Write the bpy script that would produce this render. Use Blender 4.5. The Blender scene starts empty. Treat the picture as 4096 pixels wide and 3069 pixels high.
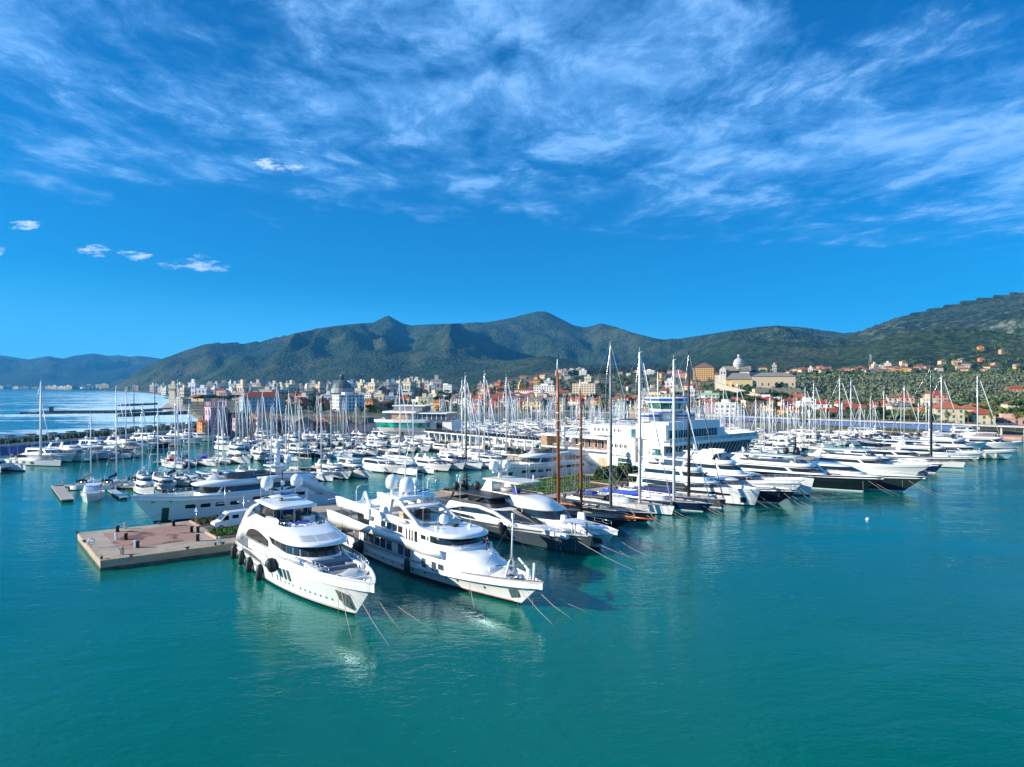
import bpy, bmesh, math, random
from mathutils import Vector, Matrix, noise
R = math.radians
sc = bpy.context.scene
COL = sc.collection
# ------------------------------------------------------------------ camera
F, CX, HV, CH = 2820.0, 2048.0, 1546.0, 24.0       # focal length, centre column, horizon row (photo pixels), camera height
cam = bpy.data.cameras.new('camera'); camo = bpy.data.objects.new('camera', cam); COL.objects.link(camo)
camo.location = (0, 0, CH); camo.rotation_euler = (R(90), 0, 0)
cam.sensor_width = 36.0; cam.lens = F/4096*36.0; cam.shift_y = (HV-1534.5)/4096
cam.clip_start = 0.5; cam.clip_end = 40000
sc.camera = camo
# ------------------------------------------------------------------ light
SUN_EL = R(22); SUN_DIR = Vector((-0.985, -0.17, 0)).normalized()      # towards the sun, in plan
sun = bpy.data.lights.new('sun', 'SUN'); sun.energy = 5.0; sun.angle = R(0.5); sun.color = (1.0, 0.92, 0.77)
suno = bpy.data.objects.new('sun', sun); COL.objects.link(suno)
sd = Vector((SUN_DIR.x*math.cos(SUN_EL), SUN_DIR.y*math.cos(SUN_EL), math.sin(SUN_EL)))
suno.rotation_euler = (-sd).to_track_quat('-Z', 'Y').to_euler(); suno.location = (0, 0, 300)
vs = sc.view_settings
sc.display_settings.display_device = 'sRGB'
vs.view_transform = 'Standard'; vs.look = 'None'; vs.gamma = 1; vs.exposure = 1.02
try: vs.use_curve_mapping = False
except Exception: pass
cy = sc.cycles
cy.max_bounces = 6; cy.diffuse_bounces = 2; cy.glossy_bounces = 3; cy.transmission_bounces = 3; cy.transparent_max_bounces = 8
cy.volume_bounces = 0; cy.caustics_reflective = False; cy.caustics_refractive = False; cy.sample_clamp_indirect = 4
cy.use_denoising = True
try: cy.denoiser = 'OPENIMAGEDENOISE'
except Exception: pass

class NG:
    """tiny node-tree helper"""
    def __init__(s, tree): s.t = tree; s.n = tree.nodes; s.l = tree.links
    def node(s, typ, **kw):
        n = s.n.new(typ)
        for k, v in kw.items():
            if hasattr(n, k): setattr(n, k, v)
            else: n.inputs[k].default_value = v
        return n
    def put(s, sock, v):
        if isinstance(v, bpy.types.NodeSocket): s.l.new(v, sock)
        else: sock.default_value = v
    def math(s, op, a, b=0.0, c=0.0, clamp=False):
        n = s.n.new('ShaderNodeMath'); n.operation = op; n.use_clamp = clamp
        s.put(n.inputs[0], a); s.put(n.inputs[1], b); s.put(n.inputs[2], c); return n.outputs[0]
    def ramp(s, v, lo, hi, a=0.0, b=1.0):
        n = s.n.new('ShaderNodeMapRange'); n.interpolation_type = 'SMOOTHSTEP'; n.clamp = True
        s.put(n.inputs[0], v); s.put(n.inputs[1], lo); s.put(n.inputs[2], hi); s.put(n.inputs[3], a); s.put(n.inputs[4], b); return n.outputs[0]
    def mix(s, f, a, b, typ='MIX'):
        n = s.n.new('ShaderNodeMix'); n.data_type = 'RGBA'; n.blend_type = typ
        s.put(n.inputs[0], f); s.put(n.inputs[6], a); s.put(n.inputs[7], b); return n.outputs[2]
    def xyz(s, x, y, z):
        n = s.n.new('ShaderNodeCombineXYZ'); s.put(n.inputs[0], x); s.put(n.inputs[1], y); s.put(n.inputs[2], z); return n.outputs[0]
    def noise(s, vec, scale, detail=4, rough=0.55, dist=0.0):
        n = s.n.new('ShaderNodeTexNoise'); s.put(n.inputs['Vector'], vec); n.inputs['Scale'].default_value = scale
        n.inputs['Detail'].default_value = detail; n.inputs['Roughness'].default_value = rough; n.inputs['Distortion'].default_value = dist
        return n.outputs['Fac']
    def scale(s, vec, x, y, z):
        n = s.n.new('ShaderNodeVectorMath'); n.operation = 'MULTIPLY'; s.put(n.inputs[0], vec); n.inputs[1].default_value = (x, y, z); return n.outputs[0]
    def add(s, a, b):
        n = s.n.new('ShaderNodeVectorMath'); n.operation = 'ADD'; s.put(n.inputs[0], a); s.put(n.inputs[1], b); return n.outputs[0]

# ------------------------------------------------------------------ sky
world = bpy.data.worlds.new('World'); sc.world = world; world.use_nodes = True
g = NG(world.node_tree); g.n.clear()
sky = g.node('ShaderNodeTexSky', sky_type='NISHITA', sun_disc=False)
sky.sun_elevation = SUN_EL; sky.sun_rotation = math.atan2(SUN_DIR.x, SUN_DIR.y)
sky.altitude = 0; sky.air_density = 1.0; sky.dust_density = 0.25; sky.ozone_density = 3.0
hs = g.node('ShaderNodeHueSaturation'); g.l.new(sky.outputs[0], hs.inputs['Color']); hs.inputs['Saturation'].default_value = 1.25; hs.inputs['Hue'].default_value = 0.497
base = g.mix(1.0, hs.outputs[0], (0.0, 0.98, 1.56, 1), 'MULTIPLY')
tc = g.node('ShaderNodeTexCoord'); sep = g.node('ShaderNodeSeparateXYZ'); g.l.new(tc.outputs['Generated'], sep.inputs[0])
dx, dy, dz = sep.outputs
zc = g.math('MAXIMUM', dz, 0.03)
px = g.math('DIVIDE', dx, zc); py = g.math('DIVIDE', dy, zc)
P = g.xyz(px, py, 0)
wn = g.node('ShaderNodeTexNoise'); g.l.new(P, wn.inputs['Vector']); wn.inputs['Scale'].default_value = 1.3; wn.inputs['Detail'].default_value = 4
warp = g.add(P, g.scale(g.add(wn.outputs['Color'], (-0.5, -0.5, -0.5)), 0.45, 0.45, 0))
big = g.noise(g.add(warp, (1.6, 2.2, 0)), 0.9, 4, 0.55)
fib = g.noise(g.scale(warp, 1.25, 0.85, 1), 2.3, 8, 0.63)
fine = g.noise(g.scale(warp, 1.5, 0.8, 1), 5.0, 11, 0.74)
lim = g.math('SUBTRACT', g.math('MULTIPLY_ADD', px, 0.30, 4.0), py)           # clouds stop short of the horizon
edge = g.ramp(g.math('ADD', lim, g.math('MULTIPLY', g.math('SUBTRACT', fib, 0.5), 3.4)), -0.5, 1.5)
dens = g.math('ADD', g.math('MULTIPLY', big, 0.9), g.math('ADD', g.math('MULTIPLY', fib, 0.75), g.math('MULTIPLY', fine, 0.42)))
cir = g.math('MULTIPLY', g.ramp(dens, 0.86, 1.20), edge)
wisp = g.math('MULTIPLY', g.ramp(g.math('ADD', g.math('MULTIPLY', big, .5), g.math('ADD', fib, g.math('MULTIPLY', fine, 0.6))), 1.04, 1.34), edge)
yc = g.math('MAXIMUM', dy, 0.05)
az = g.math('DIVIDE', dx, yc); el = g.math('DIVIDE', dz, yc)
E = g.xyz(az, g.math('MULTIPLY', el, 3.2), 0)
cn = g.noise(E, 24, 9, 0.74)
def blob(a0, e0, ra, re, slope=0.0):
    u_ = g.math('DIVIDE', g.math('SUBTRACT', az, a0), ra)
    e_ = g.math('SUBTRACT', g.math('SUBTRACT', el, e0), g.math('MULTIPLY', g.math('SUBTRACT', az, a0), slope))
    v_ = g.math('DIVIDE', e_, re)
    r2 = g.math('ADD', g.math('MULTIPLY', u_, u_), g.math('MULTIPLY', v_, v_))
    return g.ramp(r2, 0.0, 1.3, 1.0, 0.0)
cum = None
for b in [(-0.590, 0.193, .035, .014, 0), (-0.455, 0.171, .095, .012, -0.10), (-0.535, 0.185, .035, .010, -.1), (-0.33, 0.314, .055, .012, -.1), (-0.695, 0.229, .04, .010, 0), (-.44, .175, .035, .016, -.1), (-.725, .195, .012, .012, .3)]:
    m_ = blob(*b); cum = m_ if cum is None else g.math('MAXIMUM', cum, m_)
cumul = g.ramp(g.math('ADD', g.math('MULTIPLY', cum, 0.26), cn), 0.69, 0.86)
base2 = g.mix(g.ramp(g.math('ADD', dz, g.math('MULTIPLY', dx, .04)), -.02, 0.13, 0.9, 0.0), base, (2.2, 10.6, 16.5, 1))
c1 = g.mix(g.math('MULTIPLY', cir, 0.74), base2, (2.5, 6.6, 13.2, 1))
c2 = g.mix(g.math('MULTIPLY', wisp, 0.40), c1, (7.6, 11.2, 16.0, 1))
c3 = g.mix(g.math('MULTIPLY', cumul, g.ramp(cum, 0.0, 0.35, 0.0, 0.85)), c2, (11.0, 13.2, 16, 1))
bg = g.node('ShaderNodeBackground'); g.l.new(c3, bg.inputs[0]); bg.inputs[1].default_value = 0.042
wo = g.node('ShaderNodeOutputWorld'); g.l.new(bg.outputs[0], wo.inputs[0])
# ------------------------------------------------------------------ helpers
def W(u, v, z=0.0):
    """photo pixel (4096 wide) on the horizontal plane z -> world point"""
    d = (CH-z)*F/(v-HV); return Vector(((u-CX)/F*d, d, z))
def WD(u, d, z=0.0): return Vector(((u-CX)/F*d, d, z))
def ZV(v, d): return CH-(v-HV)*d/F                     # height of a pixel row at distance d
def lerp(a, b, t): return a+(b-a)*t
def sstep(a, b, x):
    t = max(0.0, min(1.0, (x-a)/(b-a))); return t*t*(3-2*t)
def interp(tab, x):
    if x <= tab[0][0]: return tab[0][1]
    for (a, va), (b, vb) in zip(tab, tab[1:]):
        if x <= b: return va+(vb-va)*(x-a)/(b-a)
    return tab[-1][1]
ORD = 'first second third fourth fifth sixth seventh eighth ninth tenth eleventh twelfth thirteenth fourteenth fifteenth sixteenth seventeenth eighteenth nineteenth twentieth'.split()
TENS = {20: 'twenty', 30: 'thirty', 40: 'forty', 50: 'fifty', 60: 'sixty', 70: 'seventy', 80: 'eighty', 90: 'ninety'}
TENTH = {30: 'thirtieth', 40: 'fortieth', 50: 'fiftieth', 60: 'sixtieth', 70: 'seventieth', 80: 'eightieth', 90: 'ninetieth'}
def ordinal(n):                                         # 1-based
    if n <= 20: return ORD[n-1]
    t, r = n//10*10, n % 10
    return TENTH[t] if r == 0 else TENS[t]+'-'+ORD[r-1]
def tag(o, label=None, cat=None, group=None, kind=None):
    if label: o['label'] = label
    if cat: o['category'] = cat
    if group: o['group'] = group
    if kind: o['kind'] = kind
    return o
def empty(name, loc, rz=0.0, label=None, cat=None, group=None):
    o = bpy.data.objects.new(name, None); COL.objects.link(o); o.location = loc; o.rotation_euler = (0, 0, rz)
    o.empty_display_size = 0.5
    return tag(o, label, cat, group)
KIDS = {}
def reg(c, p):
    KIDS.setdefault(p.name, []).append(c)
def copy_tree(o, parent=None):
    c = o.copy(); COL.objects.link(c)
    if parent is not None: c.parent = parent; reg(c, parent)
    for ch in KIDS.get(o.name, []): copy_tree(ch, c)
    return c

class MB:
    """collects geometry; build() links it as ONE mesh object"""
    def __init__(s): s.v = []; s.f = []; s.m = []; s.s = []
    def add(s, vs_, fs, m=0, sm=False):
        b = len(s.v); s.v += [tuple(p) for p in vs_]
        for f in fs: s.f.append([i+b for i in f]); s.m.append(m); s.s.append(sm)
        return s
    def box(s, c, d, m=0, rz=0.0, tz=None):
        hx, hy, hz = d[0]/2, d[1]/2, d[2]/2; co, si = math.cos(rz), math.sin(rz); vs_ = []
        for z in (-hz, hz):
            k = 1.0 if (tz is None or z < 0) else tz
            for x, y in ((-hx*k, -hy*k), (hx*k, -hy*k), (hx*k, hy*k), (-hx*k, hy*k)):
                vs_.append((c[0]+x*co-y*si, c[1]+x*si+y*co, c[2]+z))
        return s.add(vs_, [(3, 2, 1, 0), (4, 5, 6, 7), (0, 1, 5, 4), (1, 2, 6, 5), (2, 3, 7, 6), (3, 0, 4, 7)], m)
    def bbox(s, x0, x1, y0, y1, z0, z1, m=0): return s.box(((x0+x1)/2, (y0+y1)/2, (z0+z1)/2), (x1-x0, y1-y0, z1-z0), m)
    def tube(s, pts, r, n=6, m=0, cap=True, sm=True):
        pts = [Vector(p) for p in pts]; rs = r if isinstance(r, (list, tuple)) else [r]*len(pts); vs_ = []; fs = []
        for i, p in enumerate(pts):
            t = (pts[min(i+1, len(pts)-1)]-pts[max(i-1, 0)])
            if t.length < 1e-9: t = Vector((0, 0, 1))
            t.normalize(); a = Vector((0, 0, 1)) if abs(t.z) < 0.9 else Vector((1, 0, 0))
            e1 = t.cross(a).normalized(); e2 = t.cross(e1)
            for k in range(n):
                an = 2*math.pi*k/n; vs_.append(p+(e1*math.cos(an)+e2*math.sin(an))*rs[i])
        for i in range(len(pts)-1):
            for k in range(n):
                k2 = (k+1) % n; fs.append((i*n+k, i*n+k2, (i+1)*n+k2, (i+1)*n+k))
        if cap: fs.append(tuple(range(n-1, -1, -1))); fs.append(tuple((len(pts)-1)*n+k for k in range(n)))
        return s.add(vs_, fs, m, sm)
    def lathe(s, prof, c=(0, 0, 0), n=12, m=0, sm=True, sx=1.0, sy=1.0):
        vs_ = []; fs = []
        for r, z in prof:
            for k in range(n):
                a = 2*math.pi*k/n; vs_.append((c[0]+r*sx*math.cos(a), c[1]+r*sy*math.sin(a), c[2]+z))
        for i in range(len(prof)-1):
            for k in range(n):
                k2 = (k+1) % n; fs.append((i*n+k, i*n+k2, (i+1)*n+k2, (i+1)*n+k))
        if prof[0][0] > 1e-4: fs.append(tuple(range(n-1, -1, -1)))
        if prof[-1][0] > 1e-4: fs.append(tuple((len(prof)-1)*n+k for k in range(n)))
        return s.add(vs_, fs, m, sm)
    def loft(s, rings, m=0, sm=True, closed=True, cap0=False, cap1=False, ms=None):
        n = len(rings[0]); vs_ = [p for r_ in rings for p in r_]; b = len(s.v); s.v += [tuple(p) for p in vs_]
        for i in range(len(rings)-1):
            mm = ms[i] if ms else m
            for k in range(n if closed else n-1):
                k2 = (k+1) % n; s.f.append([b+i*n+k, b+i*n+k2, b+(i+1)*n+k2, b+(i+1)*n+k]); s.m.append(mm); s.s.append(sm)
        if cap0: s.f.append([b+k for k in range(n-1, -1, -1)]); s.m.append(ms[0] if ms else m); s.s.append(False)
        if cap1: s.f.append([b+(len(rings)-1)*n+k for k in range(n)]); s.m.append(ms[-1] if ms else m); s.s.append(False)
        return s
    def prism(s, poly, z0, z1, m=0, mtop=None, sm=False):
        n = len(poly); b = len(s.v)
        s.v += [(p[0], p[1], z0) for p in poly]+[(p[0], p[1], z1) for p in poly]
        for k in range(n):
            k2 = (k+1) % n; s.f.append([b+k, b+k2, b+n+k2, b+n+k]); s.m.append(m); s.s.append(sm)
        s.f.append([b+k for k in range(n-1, -1, -1)]); s.m.append(m); s.s.append(False)
        s.f.append([b+n+k for k in range(n)]); s.m.append(m if mtop is None else mtop); s.s.append(False)
        return s
    def ell(s, c, r, m=0, n=10, k=6):
        prof = [(math.sin(math.pi*i/k)*1.0, -math.cos(math.pi*i/k)*r[2]) for i in range(k+1)]
        prof[0] = (0.0001, prof[0][1]); prof[-1] = (0.0001, prof[-1][1])
        return s.lathe(prof, c, n, m, True, r[0], r[1])
    def mesh(s, name, mats, recalc=False):
        me = bpy.data.meshes.new(name); me.from_pydata(s.v, [], s.f)
        for m in (mats if isinstance(mats, (list, tuple)) else [mats]): me.materials.append(m)
        if len(me.polygons) == len(s.f):
            me.polygons.foreach_set('material_index', s.m); me.polygons.foreach_set('use_smooth', s.s)
        me.update()
        if recalc:
            bm = bmesh.new(); bm.from_mesh(me); bmesh.ops.recalc_face_normals(bm, faces=bm.faces); bm.to_mesh(me); bm.free()
        return me
    def build(s, name, mats, parent=None, loc=None, rz=0.0, recalc=False):
        o = bpy.data.objects.new(name, s.mesh(name, mats, recalc)); COL.objects.link(o)
        if loc is not None: o.location = loc; o.rotation_euler = (0, 0, rz)
        if parent is not None: o.parent = parent; reg(o, parent)
        return o
# ------------------------------------------------------------------ materials
MATS = {}
def mat(name, col, rough=0.5, metal=0.0, var=0.08, vscale=3.0, spec=0.5, bump=0.0, bscale=20.0, coat=0.0):
    if name in MATS: return MATS[name]
    m = bpy.data.materials.new(name); m.use_nodes = True; g = NG(m.node_tree)
    b = g.n['Principled BSDF']; b.inputs['Roughness'].default_value = rough; b.inputs['Metallic'].default_value = metal
    b.inputs['Specular IOR Level'].default_value = spec; b.inputs['Coat Weight'].default_value = coat
    t = g.node('ShaderNodeTexCoord').outputs['Object']
    f = g.noise(t, vscale, 5, 0.6)
    c = tuple(col)+(1,)
    lo = tuple(x*(1-var) for x in col)+(1,); hi = tuple(min(1, x*(1+var)) for x in col)+(1,)
    g.l.new(g.mix(g.ramp(f, 0.35, 0.65), lo, hi), b.inputs['Base Color'])
    if bump:
        bn = g.node('ShaderNodeBump'); bn.inputs['Strength'].default_value = bump; bn.inputs['Distance'].default_value = 0.05
        g.l.new(g.noise(t, bscale, 4), bn.inputs['Height']); g.l.new(bn.outputs[0], b.inputs['Normal'])
    MATS[name] = m; return m
WHITE = mat('white_gelcoat', (.80, .80, .78), .22, var=.02, coat=.4)
WHITE2 = mat('cool_white_paint', (.74, .76, .78), .25, var=.03, coat=.3)
CREAM = mat('cream_gelcoat', (.72, .66, .52), .3, var=.03)
GLASS = mat('tinted_glass', (.012, .017, .02), .04, var=.3, vscale=.6, spec=.8)
GLASSG = mat('green_glass', (.02, .12, .10), .05, var=.5, vscale=.5, spec=.8)
GLASSB = mat('blue_grey_glass', (.04, .065, .09), .06, var=.4, vscale=.5, spec=.8)
BLACK = mat('black_rubber', (.012, .013, .016), .55, var=.3)
BLACKH = mat('black_hull_paint', (.008, .009, .012), .12, var=.1, coat=.6)
NAVY = mat('navy_hull_paint', (.010, .018, .065), .12, var=.1, coat=.6)
GREYH = mat('grey_hull_paint', (.075, .10, .118), .22, metal=.25, var=.04, coat=.5)
GREYL = mat('light_grey_paint', (.42, .44, .46), .3, var=.04)
GREYD = mat('dark_grey_deck', (.09, .095, .10), .6, var=.12)
TEAK = mat('teak_deck', (.36, .25, .15), .65, var=.15, vscale=1.5)
TEAKG = mat('weathered_teak', (.34, .31, .27), .7, var=.12, vscale=1.2)
CUSH = mat('grey_cushion', (.20, .22, .25), .85, var=.12)
CUSHL = mat('pale_canvas', (.62, .60, .55), .85, var=.08, bump=.3, bscale=6)
STEEL = mat('stainless_steel', (.62, .63, .65), .25, metal=.9, var=.05)
ALU = mat('mast_aluminium', (.80, .79, .77), .4, metal=.0, var=.05)
DMAST = mat('black_carbon_mast', (.022, .024, .028), .55, var=.1)
WOODM = mat('varnished_mast', (.40, .125, .03), .28, var=.18, vscale=.8)
BLUEC = mat('blue_canvas', (.012, .06, .42), .8, var=.12)
NAVYC = mat('navy_canvas', (.015, .025, .10), .85, var=.15)
REDC = mat('red_canvas', (.22, .015, .02), .85, var=.12)
TANC = mat('tan_canvas', (.45, .36, .25), .85, var=.12)
POOL = mat('blue_pad', (.01, .03, .33), .6, var=.1)
ROPE = mat('rope', (.42, .36, .27), .9, var=.1)
ROPED = mat('dark_rope', (.05, .055, .07), .9, var=.1)
BROWN = mat('varnished_caprail', (.16, .07, .045), .35, var=.15)
ORANGE = mat('orange_paint', (.75, .18, .03), .6)
GREENP = mat('green_paint', (.01, .22, .08), .6)
REDP = mat('red_paint', (.5, .02, .02), .6)
SKIN = mat('skin', (.45, .27, .19), .6)
# ------------------------------------------------------------------ terrain
def fbm(x, y, o=5, s=0.0): return noise.fractal(Vector((x, y, s)), 1.0, 2.1, o, noise_basis='PERLIN_ORIGINAL')
RIDGE = [(-500, 1560), (440, 1552), (463, 1541), (556, 1482), (648, 1435), (741, 1402), (833, 1372), (907, 1367), (982, 1370), (1037, 1363), (1148, 1337), (1259, 1315), (1370, 1300), (1445, 1293), (1491, 1291), (1520, 1276), (1552, 1261), (1580, 1277), (1611, 1293), (1639, 1302), (1741, 1296), (1815, 1291), (1945, 1285), (2019, 1274), (2093, 1259), (2148, 1246), (2185, 1246), (2241, 1274), (2296, 1302), (2333, 1309), (2407, 1293), (2463, 1304), (2556, 1337), (2648, 1356), (2722, 1354), (2834, 1337), (2926, 1322), (3037, 1307), (3111, 1302), (3222, 1309), (3334, 1326), (3390, 1330), (3445, 1320), (3519, 1291), (3611, 1259), (3741, 1228), (3889, 1195), (4095, 1159), (4600, 1090)]
RDIST = [(-500, 4300), (463, 4300), (741, 4400), (1100, 4700), (1450, 5300), (1560, 5900), (1700, 5600), (2150, 5600), (2400, 5800), (2750, 5600), (3100, 4700), (3300, 4200), (3420, 3500), (3600, 3000), (4100, 2700), (4600, 2600)]
FOOT = [(-500, 3900), (463, 3900), (700, 3000), (1000, 2500), (1700, 2100), (2200, 1900), (2600, 1500), (3000, 1300), (3400, 1150), (4100, 1050), (4600, 1000)]
SHORE = [(-500, 8200), (0, 5600), (430, 4100), (520, 3000), (600, 2350), (660, 1700), (700, 1150), (725, 760), (770, 560), (822, 420), (835, 400), (1460, 400), (1480, 470), (1700, 520), (2300, 560), (2700, 540), (2860, 460), (2950, 405), (3250, 372), (3650, 335), (4096, 318), (4600, 300)]
TSL = [(-500, 0.0), (1500, .003), (1900, .015), (2200, .046), (2700, .056), (3200, .058), (4600, .062)]
def ground_z(u, d):
    sh = interp(SHORE, u)
    zt = 2.6+max(0.0, d-sh-90)*interp(TSL, u)*sstep(0, 500, d-sh-60)
    # the convent's knoll
    kx = (u-3010)/360.0; ky = (d-830)/230.0
    zt += 7*math.exp(-kx*kx*1.6-ky*ky)
    r = interp(RDIST, u); ft = interp(FOOT, u); zr = ZV(interp(RIDGE, u), r)
    zf = 2.6+max(0.0, ft-sh-90)*interp(TSL, u)
    x, y = (u-CX)/F*d, d
    if d > ft:
        t = (d-ft)/(r-ft)
        if t <= 1: hh = (0.62*t**1.35+0.38*sstep(0, 1, t))*(zr-zf)
        else: hh = (zr-zf)*max(0.12, 1-(t-1)*0.85)
        a = min(1, t*1.6)*max(0.0, 1-abs(t-0.52)/0.52) if t < 1 else 0.0
        ridged = 1-abs(fbm(x/1250+3.7+y/5200, y/3400+1.3, 6))*2.2
        a2 = min(1.0, (zr-zf)/420.0)
        hh += a*a2*(300*(ridged-0.55)+80*fbm(x/420, y/700, 4, 5.1)+16*fbm(x/150, y/150, 3, 2.2))
        base_ = zf if t < 1 else zf
        zt = max(base_+hh, 2.6) if t < 1 else base_+hh
        if t < 1: zt = min(zt, CH+(zr-CH)*d/r*(.985 if t < .9 else lerp(.985, 1, (t-.9)*10)))
    if d > sh+60: zt += 1.2*fbm(x/90, y/90, 3)*min(1, (d-sh-60)/400)
    if d < sh: zt = -3.5
    elif d < sh+14: zt = lerp(-3.5, zt, (d-sh)/14)
    return zt
def ground_at(x, y):
    return ground_z(CX+F*x/y, y)
us = [u for u in range(-480, 4600, 11)]
ds = []; d = 292.0
while d < 9000: ds.append(d); d *= 1.014
mb = MB(); att = []
for d in ds:
    for u in us:
        z = ground_z(u, d); mb.v.append(((u-CX)/F*d, d, z))
        ft = interp(FOOT, u); r = interp(RDIST, u)
        forest = sstep(ft*0.8, ft*1.15, d)
        rock = sstep(3300, 3700, u)*sstep(.42, .62, (d-ft)/(r-ft))*(1-sstep(.75, .98, (d-ft)/(r-ft)))*.55+sstep(2850, 3000, u)*(1-sstep(3250, 3420, u))*sstep(.3, .6, (d-ft)/(r-ft))*.35
        att.append((forest, rock, sstep(3150, 3500, u)*(1-forest), 1.0))
nu = len(us)
for j in range(len(ds)-1):
    for i in range(nu-1):
        a = j*nu+i
        if max(mb.v[a][2], mb.v[a+1][2], mb.v[a+nu][2], mb.v[a+nu+1][2]) > -3.4:
            mb.f.append((a, a+1, a+nu+1, a+nu)); mb.m.append(0); mb.s.append(True)
def land_mat(name, far=False):
    m = bpy.data.materials.new(name); m.use_nodes = True; g = NG(m.node_tree); b = g.n['Principled BSDF']
    b.inputs['Roughness'].default_value = .95; b.inputs['Specular IOR Level'].default_value = .1
    geo = g.node('ShaderNodeNewGeometry').outputs['Position']
    at = g.node('ShaderNodeAttribute', attribute_name='land'); sp = g.node('ShaderNodeSeparateColor'); g.l.new(at.outputs['Color'], sp.inputs[0])
    vo = g.node('ShaderNodeTexVoronoi'); g.l.new(geo, vo.inputs['Vector']); vo.inputs['Scale'].default_value = 1/16; vo.inputs['Randomness'].default_value = 1
    n1 = g.noise(geo, 1/260, 5, .6); n2 = g.noise(geo, 1/45, 6, .65); n3 = g.noise(geo, 1/9, 4, .6)
    f1 = g.mix(g.ramp(n2, .38, .66), (.013, .028, .010, 1), (.042, .070, .020, 1))
    f2 = g.mix(g.ramp(n1, .50, .68), f1, (.072, .080, .038, 1))
    f3 = g.mix(g.math('MULTIPLY', g.ramp(vo.outputs['Distance'], .15, .75), .34), f2, (.012, .020, .010, 1))
    rk = g.math('MULTIPLY', sp.outputs[1], g.ramp(g.math('ADD', n2, g.math('MULTIPLY', n3, .5)), .74, .92))
    f4 = g.mix(rk, f3, (.24, .23, .20, 1))
    tn = g.mix(g.ramp(n2, .4, .62), (.075, .082, .040, 1), (.20, .175, .13, 1))
    tg = g.mix(g.ramp(n3, .4, .62), (.045, .06, .025, 1), (.12, .115, .06, 1))
    tn2 = g.mix(sp.outputs[2], tn, tg)
    g.l.new(g.mix(sp.outputs[0], tn2, f4), b.inputs['Base Color'])
    bu = g.node('ShaderNodeBump'); bu.inputs['Strength'].default_value = .9; bu.inputs['Distance'].default_value = 9.0
    h = g.math('ADD', g.math('MULTIPLY', vo.outputs['Distance'], -1.0), g.math('MULTIPLY', n2, 1.2))
    g.l.new(g.math('MULTIPLY', h, g.math('MULTIPLY_ADD', sp.outputs[0], .9, .1)), bu.inputs['Height']); g.l.new(bu.outputs[0], b.inputs['Normal'])
    return m
LAND = land_mat('land')
o = mb.build('terrain', LAND); tag(o, 'wooded mountains with rocky slopes behind the town', None, None, 'structure')
ca = o.data.color_attributes.new('land', 'FLOAT_COLOR', 'POINT'); ca.data.foreach_set('color', [c for a_ in att for c in a_])
# far blue hills across the bay
FR = [(-2200, 1420), (-1500, 1390), (-1000, 1410), (-500, 1430), (0, 1418), (113, 1436), (195, 1422), (253, 1436), (371, 1413), (435, 1422), (471, 1418), (520, 1425), (552, 1421), (602, 1426), (656, 1436), (760, 1470), (900, 1540)]
mb = MB(); att = []
us = list(range(-2200, -480, 40))+list(range(-480, 920, 9)); ds = [6400+i*130 for i in range(48)]
for d in ds:
    for u in us:
        r = 9600; x, y = (u-CX)/F*d, d; t = (d-6400)/(r-6400); zr = ZV(interp(FR, u), r)
        if t <= 1:
            z = -6+(zr+6)*(0.5*t+.5*sstep(0, 1, t)); a = max(0.0, 1-abs(t-.5)/.5)
            z += a*(220*(0.5-abs(fbm(x/1500+1.1, y/3600, 4))*2)+40*fbm(x/500, y/500, 3))
        else: z = zr*(1-(t-1)*.9)
        mb.v.append((x, y, max(z, -6) if t < 1 else z)); att.append((1, 0, 0, 1))
nu = len(us)
for j in range(len(ds)-1):
    for i in range(nu-1):
        a = j*nu+i; mb.f.append((a, a+1, a+nu+1, a+nu)); mb.m.append(0); mb.s.append(True)
o = mb.build('hills', LAND); tag(o, 'blue hills far across the bay', None, None, 'structure')
ca = o.data.color_attributes.new('land', 'FLOAT_COLOR', 'POINT'); ca.data.foreach_set('color', [c for a_ in att for c in a_])
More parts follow.
